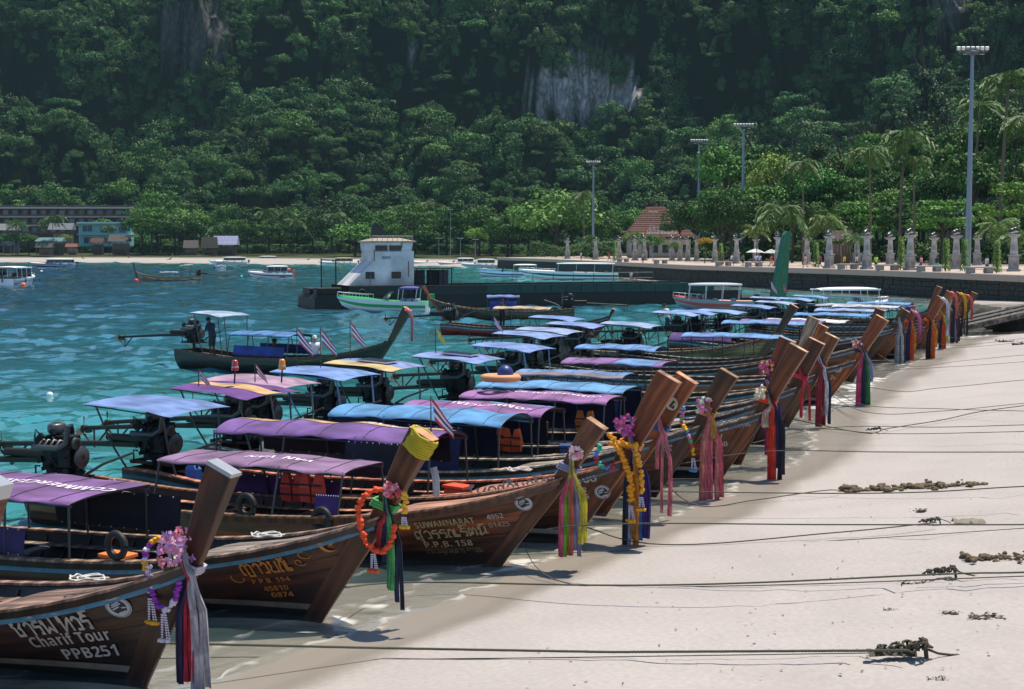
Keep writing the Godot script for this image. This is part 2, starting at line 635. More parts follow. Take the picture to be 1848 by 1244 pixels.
func build_hills() -> void:
	var mb := MB.new()
	mb.colored = true
	var cc := []
	var rows := []
	for i in 261:
		var q := 0.96 + 0.95 * i / 260.0
		var r := PackedVector3Array()
		for j in 461:
			var a := -0.75 + 1.5 * j / 460.0
			var p := hill_p(a, q)
			var pale := 0.0
			for w in WINDOWS:
				var e := Vector2((a - w[0]) / w[2], ((p.y - 5.3) / -p.z - w[1]) / w[3]).length()
				pale = maxf(pale, (1.0 - ss(0.85, 1.1, e + 0.35 * noise2.get_noise_2d(p.x * 0.9, p.y * 0.5))) * w[4])
			var rib := ss(0.0, 0.3, pale)
			p.z += rib * (7.0 * noise2.get_noise_2d(p.x * 1.6, p.y * 0.12) + 3.0 * noise.get_noise_2d(p.x * 5.0, p.y * 0.8))
			r.append(p)
			cc.append(Color(0.013, 0.020, 0.011).lerp(Color(0.92, 0.89, 0.88), pale))  # near-black ground has the shade between the crowns put into its colour
		rows.append(r)
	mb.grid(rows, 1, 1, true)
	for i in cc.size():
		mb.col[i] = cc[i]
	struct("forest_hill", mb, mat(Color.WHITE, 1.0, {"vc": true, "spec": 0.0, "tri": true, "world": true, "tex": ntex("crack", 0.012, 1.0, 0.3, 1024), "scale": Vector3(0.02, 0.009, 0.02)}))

func crown_mesh(kind: int, seed_: int) -> MB:
	var g := RandomNumberGenerator.new()
	g.seed = seed_
	var mb := MB.new()
	var lobes := []
	match kind:
		0: # umbrella layers
			for i in 16:
				var t := g.randf() * TAU; var r := sqrt(g.randf()) * 0.8
				lobes.append([Vector3(cos(t) * r, 0.72 - r * 0.3 + g.randf_range(-0.12, 0.1), sin(t) * r), Vector3(0.3, 0.12, 0.3)])
		1: # rounded
			for i in 18:
				var t := g.randf() * TAU; var f := acos(g.randf_range(-0.15, 1.0)); var r := g.randf_range(0.55, 0.8)
				lobes.append([Vector3(cos(t) * sin(f) * r, 0.45 + cos(f) * r * 0.6, sin(t) * sin(f) * r), Vector3(0.3, 0.22, 0.3)])
		2: # tall and layered
			for i in 18:
				var y := g.randf_range(0.1, 1.15); var r := (1.2 - y) * 0.6 * g.randf_range(0.4, 1.0); var t := g.randf() * TAU
				lobes.append([Vector3(cos(t) * r, y, sin(t) * r), Vector3(0.32, 0.13, 0.32)])
		3: # creepers hanging down a face
			for i in 16:
				var x := g.randf_range(-0.6, 0.6); var y := g.randf_range(-0.9, 0.6)
				lobes.append([Vector3(x * (1.0 - absf(y) * 0.3), y, g.randf_range(-0.1, 0.15)), Vector3(0.2, 0.26, 0.2)])
	for L in lobes:
		var nl := 72
		for k in nl:
			var t := g.randf() * TAU; var c := g.randf_range(-0.6, 1.0); var s := sqrt(1.0 - c * c)
			var o := Vector3(cos(t) * s, c, sin(t) * s)
			var p: Vector3 = L[0] + o * L[1] * g.randf_range(0.6, 1.12)
			var nn := (o + Vector3(g.randf_range(-0.7, 0.7), g.randf_range(0.0, 1.1), g.randf_range(-0.7, 0.7))).normalized()
			var dr := nn.cross(Vector3(g.randf_range(-1, 1), g.randf_range(-1, 1), g.randf_range(-1, 1))).normalized()
			if g.randf() < 0.5:
				dr.y -= 0.5
				dr = (dr - nn * dr.dot(nn)).normalized()
			mb.leaf(p, nn, dr, g.randf_range(0.065, 0.13), g.randf_range(0.05, 0.09))
	return mb

func rosette_mesh(seed_: int) -> MB:
	var g := RandomNumberGenerator.new()
	g.seed = seed_
	var mb := MB.new()
	for c in 7:
		var o := Vector3(g.randf_range(-0.7, 0.7), g.randf_range(0.0, 0.5), g.randf_range(-0.7, 0.7))
		for i in 16:
			var t := TAU * i / 16.0 + g.randf()
			var up := g.randf_range(0.1, 1.0)
			var dr := Vector3(cos(t), up, sin(t)).normalized()
			var nn := Vector3(-cos(t) * up, 1.0, -sin(t) * up).normalized()
			mb.leaf(o, nn, dr, g.randf_range(0.3, 0.5), 0.06)
	return mb

func leaf_mat(c: String) -> StandardMaterial3D:
	return mat(c, 0.55, {"vc": true, "back": Color(0.12, 0.16, 0.05), "spec": 0.3})

func build_forest() -> void:
	var protos := [crown_mesh(0, 11), crown_mesh(0, 12), crown_mesh(1, 13), crown_mesh(1, 14), crown_mesh(2, 15), crown_mesh(3, 16), crown_mesh(3, 17), rosette_mesh(18)]
	var xf := []
	var tint := []
	for i in protos.size():
		xf.append([]); tint.append([])
	var g := RandomNumberGenerator.new()
	g.seed = 77
	for k in 19500:
		var a := g.randf_range(-0.56, 0.56)
		var q := 0.985 + 0.72 * g.randf()
		if k > 9500:
			q = 1.22 + 0.36 * g.randf()
		var p := hill_p(a, q)
		var e := 0.006
		var px := hill_p(a + e, q) - p
		var pz := hill_p(a, q + e) - p
		var nn := px.cross(pz).normalized()
		if nn.y < 0:
			nn = -nn
		var sc := lerpf(2.8, 11.0, pow(g.randf(), 2.0))
		var steep := nn.y < 0.62
		# the bare rock faces stay free
		var bare := false
		for w in WINDOWS:
			var e2 := Vector2((a - w[0]) / w[2], ((p.y - 2.0) / -p.z - w[1]) / w[3]).length()
			if e2 < 0.95 + 0.5 * noise.get_noise_2d(p.x * 1.5, p.y * 1.5):
				bare = true
		if bare:
			continue
		if k > 14500:
			sc = g.randf_range(2.2, 4.5)
		var which := 0
		if steep:
			which = 5 + g.randi() % 2
			if g.randf() < 0.3:
				which = g.randi() % 5
		else:
			var pick := g.randf()
			which = 0 if pick < 0.2 else 1 if pick < 0.42 else 2 if pick < 0.6 else 3 if pick < 0.76 else 4 if pick < 0.9 else 7
		var b := Basis(Vector3.UP, g.randf() * TAU if not steep else g.randf_range(-0.5, 0.5))
		var hs := g.randf_range(0.8, 1.35)
		if which == 7:
			sc *= 0.6
		b = b.scaled(Vector3(sc, sc * hs, sc))
		xf[which].append(Transform3D(b, p + (Vector3(0, sc * g.randf_range(0.0, 0.7), 0) if not steep else Vector3(0, 0, 1.5))))
		var w := g.randf()
		var c := Color(0.85, 1.0, 0.8).lerp(Color(1.45, 1.2, 0.7), w * w * w) * g.randf_range(0.4, 1.4) * (1.0 + 0.5 * noise.get_noise_2d(p.x * 0.25, p.y * 0.5))
		if g.randf() < 0.15:
			c = Color(0.7, 0.95, 0.85)
		c.a = 1.0
		tint[which].append(c)
	var names := ["umbrella crowned forest trees", "broad crowned forest trees", "round crowned forest trees", "bushy forest trees", "tall layered forest trees", "creepers hanging on the cliffs", "vines hanging on the cliffs", "spiky leaved forest plants"]
	var nodes := ["forest_umbrella_trees", "forest_broad_trees", "forest_round_trees", "forest_bushy_trees", "forest_tall_trees", "cliff_creepers", "cliff_vines", "forest_spiky_plants"]
	for i in protos.size():
		var mm := MultiMesh.new()
		mm.transform_format = MultiMesh.TRANSFORM_3D
		mm.use_colors = true
		mm.mesh = protos[i].mesh(leaf_mat("44683a"))
		mm.instance_count = xf[i].size()
		for j in xf[i].size():
			mm.set_instance_transform(j, xf[i][j])
			mm.set_instance_color(j, tint[i][j])
		var o := MultiMeshInstance3D.new()
		o.name = nodes[i]
		o.multimesh = mm
		add_child(o)
		o.set_meta("kind", "stuff")
		tag(o, names[i] + " covering the steep green hillside behind the bay", "forest")

# ------------------------------------------------------------------ longtail boats
class Hull:
	var L := 9.6
	var k := 0.5
	var sc := 1.0
	var bm := 0.98
	func sa(s: float) -> float: return (1.0 - s) * L
	func yg(s: float) -> float:
		var u := sa(s)
		return (0.60 + 0.97 * exp(-u / 1.7) + 0.2 * smoothstep(L - 3.0, L, u)) * sc
	func yk(s: float) -> float: return -0.06 - 0.28 * smoothstep(0.0, 4.0, sa(s))
	func hb(s: float) -> float:
		var u := sa(s)
		return 0.02 + bm * (1.0 - exp(-u / 1.25)) * (1.0 - 0.32 * smoothstep(L * 0.55, L, u))
	func f(t: float, s: float) -> float:
		return lerpf(pow(t, 0.9), 1.0 - pow(1.0 - t, 2.5), smoothstep(0.3, 4.5, sa(s)))
	func pt(s: float, t: float, side: float, off := 0.0) -> Vector3:
		var a := yk(s)
		var y := lerpf(a, yg(s), t)
		var x := -L + s * (L + k * y)
		return Vector3(x, y, side * maxf(hb(s) * f(t, s) + off, 0.0))
	func ty(s: float, y: float) -> float: return clampf((y - yk(s)) / (yg(s) - yk(s)), 0.0, 1.0)
	func at(x: float, y: float, side: float, off: float) -> Vector3:
		var s := (x + L) / (L + k * y)
		var p := pt(s, ty(s, y), side, off)
		p.x = x; p.y = y
		return p

func lerp_list(a: Array, t: float):
	return a[clampi(int(t * a.size()), 0, a.size() - 1)]

# a bar that follows a list of points running along x
func bar(mb: MB, pts: Array, w: float, h: float) -> void:
	var rings := []
	for p in pts:
		rings.append([p + Vector3(0, -h / 2, -w / 2), p + Vector3(0, -h / 2, w / 2), p + Vector3(0, h / 2, w / 2), p + Vector3(0, h / 2, -w / 2)])
	mb.loft(rings)

func shade(c: String, k: float) -> String:
	var q := Color(c)
	return Color(clampf(q.r * k, 0, 1), clampf(q.g * k, 0, 1), clampf(q.b * k, 0, 1)).to_html(false)

func band(h: Hull, t0, t1, side: float, o0: float, o1: float, s0 := 0.0, s1 := 1.0, n := 26, m := 2) -> MB:
	var mb := MB.new()
	var rows := []
	for i in n + 1:
		var s := lerpf(s0, s1, float(i) / n)
		var a: float = t0 if t0 is float else h.ty(s, t0.y)
		var b: float = t1 if t1 is float else h.ty(s, t1.y)
		var r := PackedVector3Array()
		for j in m + 1:
			var e := float(j) / m
			r.append(h.pt(s, lerpf(a, b, e), side, lerpf(o0, o1, e)))
		rows.append(r)
	mb.grid(rows, 1, 1, side < 0, Vector2(rng.randf() * 9.0, rng.randf() * 9.0))
	return mb

func gun_path(h: Hull, side: float, dy: float, off: float, s0 := 0.0, s1 := 0.995, n := 30) -> Array:
	var o := []
	for i in n + 1:
		var s := lerpf(s0, s1, float(i) / n)
		var t := h.ty(s, h.yg(s) + dy)
		var p := h.pt(s, t, side, off)
		p.y = h.yg(s) + dy
		o.append(p)
	return o

var engine_proto: Node3D

func make_engine() -> void:
	var e := Node3D.new()
	e.name = "engine"
	engine_proto = e
	var g := RandomNumberGenerator.new()
	g.seed = 9
	var dark := metal("23262a", 0.45); var mid := metal("5a5d60", 0.4); var rust := paint("4a3226", 0.7)
	var mb := MB.new()
	mb.box(Vector3(0, 0.28, 0), Vector3(0.62, 0.34, 0.36))
	mb.box(Vector3(0.02, 0.52, 0), Vector3(0.56, 0.16, 0.26))
	mb.box(Vector3(0.0, 0.06, 0), Vector3(0.5, 0.12, 0.28))
	for i in 34:
		mb.box(Vector3(g.randf_range(-0.34, 0.34), g.randf_range(0.02, 0.66), g.randf_range(-0.24, 0.24)), Vector3(g.randf_range(0.05, 0.18), g.randf_range(0.05, 0.16), g.randf_range(0.05, 0.14)), Basis(Vector3(g.randf(), g.randf(), g.randf()).normalized(), g.randf()))
	part("block", mb, dark, e)
	mb = MB.new()
	for i in 4:
		var x := -0.2 + i * 0.13
		mb.tube([Vector3(x, 0.5, 0.12), Vector3(x, 0.54, 0.24), Vector3(x - 0.05, 0.44, 0.3)], 0.03)
	mb.tube([Vector3(-0.36, 0.44, 0.3), Vector3(0.2, 0.44, 0.3), Vector3(0.36, 0.52, 0.28), Vector3(0.4, 0.78, 0.26)], 0.045, 0.045, 8)
	part("manifold", mb, mid, e)
	mb = MB.new()
	mb.lathe(Vector3(0.4, 0.28, 0), [Vector2(0, 0.0), Vector2(0.16, 0.0), Vector2(0.16, 0.05), Vector2(0.05, 0.06), Vector2(0, 0.06)], 14, Basis(Vector3.FORWARD, PI / 2))
	mb.lathe(Vector3(0.4, 0.5, 0.12), [Vector2(0, 0.0), Vector2(0.09, 0.0), Vector2(0.09, 0.05), Vector2(0, 0.06)], 12, Basis(Vector3.FORWARD, PI / 2))
	part("pulley", mb, mid, e)
	mb = MB.new()
	mb.lathe(Vector3(-0.14, 0.62, -0.02), [Vector2(0, 0), Vector2(0.13, 0), Vector2(0.15, 0.03), Vector2(0.15, 0.12), Vector2(0.1, 0.15), Vector2(0, 0.15)], 14)
	part("air_filter", mb, mid, e)
	mb = MB.new()
	for i in 9:
		var a := Vector3(g.randf_range(-0.35, 0.35), g.randf_range(0.1, 0.6), g.randf_range(-0.22, 0.26))
		var b := a + Vector3(g.randf_range(-0.3, 0.3), g.randf_range(-0.2, 0.3), g.randf_range(-0.1, 0.1))
		mb.tube([a, (a + b) * 0.5 + Vector3(0, 0.12, 0.05), b], 0.016, 0.016, 5)
	part("hose", mb, mat("15171a", 0.6), e)
	mb = MB.new()
	for z in [-0.2, 0.2]:
		mb.box(Vector3(0, -0.03, z), Vector3(1.0, 0.05, 0.05))
	mb.tube([Vector3(0, -0.4, 0), Vector3(0, 0.0, 0)], 0.06)
	mb.box(Vector3(-0.45, -0.03, 0), Vector3(0.06, 0.06, 0.44))
	part("cradle", mb, rust, e)
	mb = MB.new()
	mb.tube([Vector3(0.45, 0.0, 0), Vector3(1.0, 0.22, 0.1), Vector3(1.7, 0.42, 0.14)], 0.025, 0.02)
	part("steering_arm", mb, mid, e)
	mb = MB.new()
	mb.tube([Vector3(-0.4, 0.22, 0), Vector3(-1.6, 0.17, 0), Vector3(-4.2, 0.02, 0)], 0.055, 0.04, 8)
	mb.tube([Vector3(-0.4, 0.3, 0), Vector3(-1.3, 0.3, 0)], 0.075, 0.06, 8)
	part("tail_shaft", mb, metal("34302d", 0.5), e)
	mb = MB.new()
	mb.tube([Vector3(-3.5, 0.05, 0), Vector3(-3.95, -0.32, 0), Vector3(-4.25, -0.1, 0)], 0.022)
	mb.tube([Vector3(-3.95, -0.32, 0), Vector3(-3.95, 0.03, 0)], 0.02)
	part("skeg", mb, rust, e)
	mb = MB.new()
	mb.lathe(Vector3(-4.24, 0.02, 0), [Vector2(0, -0.08), Vector2(0.05, -0.06), Vector2(0.06, 0.06), Vector2(0, 0.09)], 10, Basis(Vector3.FORWARD, PI / 2))
	for i in 3:
		var t := TAU * i / 3.0
		var bs := Basis(Vector3.RIGHT, t)
		var rr := []
		for q in 5:
			var r := 0.04 + 0.045 * q
			var w: float = [0.03, 0.07, 0.085, 0.07, 0.03][q]
			var tw := 0.9 - 0.12 * q
			rr.append([Vector3(-4.24, 0.02, 0) + bs * Vector3(w * cos(tw), r, w * sin(tw)), Vector3(-4.245, 0.02, 0) + bs * Vector3(0.008, r, 0.0), Vector3(-4.24, 0.02, 0) + bs * Vector3(-w * cos(tw), r, -w * sin(tw)), Vector3(-4.245, 0.02, 0) + bs * Vector3(-0.012, r, 0.0)])
		mb.loft(rr)
	part("propeller", mb, mat("3a3328", 0.8), e)

# the arched roof: point at (x, zn) with zn -1..1 across
func roof_pt(cv: Dictionary, x: float, zn: float) -> Vector3:
	var e: float = (x + cv.b) / (cv.b - cv.a)   # 0 rear .. 1 front
	var sag := 0.042 * pow(sin(e * PI * 3.0 + 0.5 * sin(cv.b * 7.0)), 2.0)
	var y: float = cv.y + cv.arch * (1.0 - zn * zn * (0.72 + 0.28 * zn * zn)) - sag * (1.0 - zn * zn) - 0.05 * absf(2.0 * e - 1.0)
	return Vector3(x, y + 0.012 * sin(x * 5.1 + zn * 3.0), zn * cv.w * 0.5)

func roof_sheet(cv: Dictionary, z0: float, z1: float, lift := 0.0, x0 := 0.0, x1 := 0.0) -> MB:
	var mb := MB.new()
	var rows := []
	if x0 == x1:
		x0 = -cv.b; x1 = -cv.a
	for i in 25:
		var x := lerpf(x0, x1, i / 24.0)
		var r := PackedVector3Array()
		for j in 15:
			r.append(roof_pt(cv, x, lerpf(z1, z0, j / 14.0)) + Vector3(0, lift, 0))
		if z1 >= 0.99:
			r.insert(0, r[0] + Vector3(0, -0.04 - 0.02 * sin(x * 9.0), 0.012))
		if z0 <= -0.99:
			r.append(r[r.size() - 1] + Vector3(0, -0.10, -0.012))
		rows.append(r)
	mb.grid(rows, 1, 1, true)
	return mb

func build_boat(d: Dictionary) -> Node3D:
	var foot: Vector3 = at_h(d.foot[0], d.foot[1], 0.0)
	var th: float = d.get("th", THETA)
	var ax := Vector3(cos(deg_to_rad(th)), 0, sin(deg_to_rad(th)))
	# the post tip: where the line of sight meets the boat's own upright plane
	var rr := ray(d.tip[0], d.tip[1])
	var nrm := ax.cross(Vector3.UP)
	var tipw := EYE + rr * ((foot - EYE).dot(nrm) / rr.dot(nrm))
	var reach := (tipw - foot).dot(ax)
	var hgt := tipw.y - foot.y
	var h := Hull.new()
	h.L = d.get("L", 9.6); h.k = clampf(reach / hgt, 0.25, 0.95); h.sc = d.get("sc", 1.0); h.bm = d.get("bm", 0.98)
	var o := thing(d.get("name", "longtail_boat"), d.label, "boat", foot, -deg_to_rad(th), d.get("group", "longtail boats moored bow to the beach"))
	o.set_meta("hull", 0); o.remove_meta("hull")
	var lod: int = d.get("lod", 0)
	var wc: String = d.wood
	var mw := [wood(wc), wood(shade(wc, 0.82)), wood(shade(wc, 1.16))]
	# planking
	var ns := 7
	for side in [1.0, -1.0]:
		if lod > 0 or side < 0:
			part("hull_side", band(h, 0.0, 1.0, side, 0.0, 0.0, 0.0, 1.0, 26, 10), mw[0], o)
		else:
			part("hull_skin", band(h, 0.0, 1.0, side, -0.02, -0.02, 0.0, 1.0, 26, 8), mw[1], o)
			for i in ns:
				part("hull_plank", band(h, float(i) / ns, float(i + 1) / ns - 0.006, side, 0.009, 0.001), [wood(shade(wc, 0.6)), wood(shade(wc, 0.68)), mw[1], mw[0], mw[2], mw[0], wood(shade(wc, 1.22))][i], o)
		if d.has("bottom"):
			part("bottom_paint", band(h, 0.0, Vector3(0, 0.13, 0), side, 0.012, 0.012, 0.0, 1.0, 26, 5), paint(d.bottom, 0.6), o)
		if d.has("stripe"):
			part("boot_stripe", band(h, Vector3(0, 0.125, 0), Vector3(0, 0.215, 0), side, 0.016, 0.016), paint(d.stripe, 0.6), o)
		if side > 0 or lod == 0:
			var mb := MB.new()
			bar(mb, gun_path(h, side, -0.135, 0.016), 0.03, 0.07)
			part("gunwale_stripe", mb, paint(d.get("blue", "5a9cc4"), 0.5), o)
		var m2 := MB.new()
		bar(m2, gun_path(h, side, -0.05, 0.02), 0.07, 0.09)
		part("rub_rail", m2, wood(d.get("rail", "2b211d")), o)
		m2 = MB.new()
		bar(m2, gun_path(h, side, 0.014, -0.02), 0.14, 0.034)
		part("gunwale_cap", m2, wood(d.get("cap", "8a8280"), 0.6, 0.0), o)
		part("lining", band(h, 0.06, 0.98, side, -0.06, -0.06, 0.0, 0.985, 22, 5), paint(d.get("inner", "23282f")), o)
		m2 = MB.new()
		bar(m2, gun_path(h, side, -0.17, -0.2, 0.05, 0.83, 24), 0.2, 0.02)
		part("side_deck", m2, wood(d.get("deck", "6d6a6c"), 0.6, 0.0), o)
	# stem board and post
	var pw: float = d.get("pw", 0.36)
	var sboard := MB.new()
	for side in [1.0, -1.0]:
		var rows := []
		for i in 15:
			var y := lerpf(-0.05, h.yg(1.0) - 0.02, i / 14.0)
			var r := PackedVector3Array()
			for j in 4:
				var x: float = h.k * y + 0.01 - pw * lerpf(1.0, 0.95, i / 14.0) * (1.0 - j / 3.0)
				r.append(h.at(x, y, side, 0.022 if j < 3 else 0.03))
			rows.append(r)
		sboard.grid(rows, 1, 1, side > 0, Vector2(3, 1))
	part("stem_board", sboard, wood(shade(d.get("post", wc), d.get("board_shade", 0.85))), o)
	var rings := []
	var ctop := h.yg(1.0)
	var ca := h.k / sqrt(1.0 + h.k * h.k)   # sine of the rake
	var n := 12
	var wtop: float = pw * d.get("flare", 1.12)
	for i in n + 1:
		var y := lerpf(-0.06, hgt, float(i) / n)
		var e := ss(ctop * 0.7, ctop * 1.02, y)
		var w := lerpf(0.10, lerpf(pw, wtop, ss(ctop, hgt, y)), e)
		var tk := lerpf(0.07, d.get("pt", 0.22), ss(ctop * 0.6, hgt, y))
		var fx := h.k * y + 0.02 + 0.04 * sin(PI * ss(0.0, hgt, y))
		var skew := w * ca * (float(i) / n if i == n else 0.0)
		skew = w * ca * ss(ctop, hgt, y) * 0.9
		var b := tk * 0.5; var cz := 0.014
		rings.append([Vector3(fx, y, b - cz), Vector3(fx - cz, y, b), Vector3(fx - w + cz, y + skew, b), Vector3(fx - w, y + skew, b - cz), Vector3(fx - w, y + skew, -b + cz), Vector3(fx - w + cz, y + skew, -b), Vector3(fx - cz, y, -b), Vector3(fx, y, -b + cz)])
	var post := MB.new()
	post.grain_up = fmod(d.foot[0] * 0.37, 7.0)
	post.loft(rings)
	var pm := wood(d.get("post", wc), 0.5, 0.15)
	var po := part("prow_post", post, pm, o)
	var last: Array = rings[n]
	var cap := MB.new()
	var capr := []
	var axis := Vector3(ca, sqrt(1 - ca * ca), 0)
	var up: float = d.get("cap_h", 0.012)
	for kk in 2:
		var r := []
		for p in last:
			r.append(p + axis * (up * (1.0 if kk == 1 else -d.get("cap_down", 0.0) / maxf(up, 0.001))) + (p - (last[0] + last[4]) * 0.5).normalized() * 0.006)
		capr.append(r)
	cap.loft(capr)
	part("post_cap", cap, metal("b9bcc2", 0.35) if d.get("silver", false) else wood(d.get("capc", "a58f84"), 0.8, 0.0), po)
	# foredeck, floor, ribs, thwarts
	var fd := MB.new()
	var fr := []
	for i in 13:
		var s := 1.0 - lerpf(0.25, 2.3, i / 12.0) / h.L
		var y := h.yg(s) - 0.03 - 0.02 * i / 12.0
		var w2 := maxf(h.hb(s) - 0.07, 0.02)
		var x := h.pt(s, 0.97, 1).x
		var r := PackedVector3Array()
		for j in 5:
			var zz := lerpf(-w2, w2, j / 4.0)
			r.append(Vector3(x, y + 0.05 * (1.0 - (zz / w2) * (zz / w2)), zz))
		fr.append(r)
	fd.grid(fr, 1, 1, false)
	part("foredeck", fd, wood(d.get("deck", "6d6a6c"), 0.6, 0.0), o)
	var fl := MB.new()
	var rows := []
	for i in 15:
		var s := lerpf(0.02, 0.80, i / 14.0)
		var t := h.ty(s, 0.12)
		var w2 := h.hb(s) * h.f(t, s) - 0.05
		rows.append(PackedVector3Array([Vector3(-h.L + s * h.L, 0.12, -w2), Vector3(-h.L + s * h.L, 0.12, 0), Vector3(-h.L + s * h.L, 0.12, w2)]))
	fl.grid(rows, 1, 1, true)
	part("floor_boards", fl, wood(d.get("floor", "4b4340"), 0.7, 0.0), o)
	if lod == 0:
		for i in 12:
			var u := 1.7 + i * 0.42
			var s := 1.0 - u / h.L
			for side in [-1.0, 1.0]:
				var rb := MB.new()
				var q := []
				for j in 6:
					q.append(h.pt(s, lerpf(h.ty(s, 0.12), 0.94, j / 5.0), side, -0.075))
				rb.tube(q, 0.026, 0.022, 4)
				part("rib", rb, wood(d.get("ribc", "3a3f4a")), o)
	for u in [2.6, 4.0, 5.6, 7.4]:
		if u < h.L - 1.0:
			var s: float = 1.0 - u / h.L
			var tb := MB.new()
			tb.box(Vector3(-u, h.yg(s) - 0.2, 0), Vector3(0.2, 0.035, 2.0 * (h.hb(s) - 0.07)))
			part("thwart", tb, wood(d.get("deck", "6d6a6c"), 0.6, 0.0), o)
	# transom
	var tr := MB.new()
	var poly := PackedVector2Array()
	for i in 9:
		var p := h.pt(0.0, i / 8.0, 1)
		poly.append(Vector2(p.z, p.y))
	for i in 9:
		var p := h.pt(0.0, 1.0 - i / 8.0, -1)
		poly.append(Vector2(p.z - 0.001, p.y))
	tr.prism(poly, 0.0, 0.04, Transform3D(Basis(Vector3(0, 0, 1), Vector3(0, 1, 0), Vector3(-1, 0, 0)), Vector3(-h.L, 0, 0)))
	part("transom", tr, mw[1], o)
	if d.has("canopy"):
		build_canopy(o, h, d)
	if d.has("ecan"):
		build_engine_canopy(o, h, d)
	if d.get("engine", true):
		var e := engine_proto.duplicate()
		e.name = "engine"
		e.scale = Vector3(1.05, 1.3, 1.3)
		e.position = Vector3(-h.L + d.get("eng_in", 0.35), d.get("eng_y", 0.92), 0.0)
		e.rotation = Vector3(0, d.get("eng_turn", rng.randf_range(-0.08, 0.08)), d.get("eng_tilt", rng.randf_range(-0.03, 0.03)))
		o.add_child(e, true)
	if d.has("text"):
		for t in d.text:
			lettering(o, h, t)
	if d.get("sticker", false):
		var zt: float = d.get("pt", 0.22) * 0.5 + 0.012
		var sc0 := Vector3(h.k * hgt * 0.84 - pw * 0.42, hgt * 0.84 + pw * 0.1, zt)
		var st := MB.new(); var s2 := MB.new()
		for i in 20:
			var t0 := TAU * i / 20.0; var t1 := TAU * (i + 1) / 20.0
			st.tri(sc0, sc0 + Vector3(cos(t0), sin(t0), 0) * 0.13, sc0 + Vector3(cos(t1), sin(t1), 0) * 0.13)
		for b in [[-0.07, -0.05, 0.05, 0.07, 0.05], [-0.02, -0.08, 0.06, -0.02, 0.05], [0.0, 0.03, 0.07, 0.05, 0.03]]:
			s2.quad(sc0 + Vector3(b[0], b[1], 0.004), sc0 + Vector3(b[0] + b[4], b[1] - b[4] * 0.6, 0.004), sc0 + Vector3(b[2], b[3] - b[4], 0.004), sc0 + Vector3(b[2] - b[4] * 0.3, b[3], 0.004))
		part("sticker", st, paint("d8c3a0", 0.6), po)
		part("sticker_mark", s2, paint("3a3636", 0.6), po)
	for em in d.get("emblem", []):
		emblem(o, h, em[0], em[1], em[2])
	d.node = o; d.hull = h; d.hgt = hgt; d.ax = ax; d.at = foot
	return o

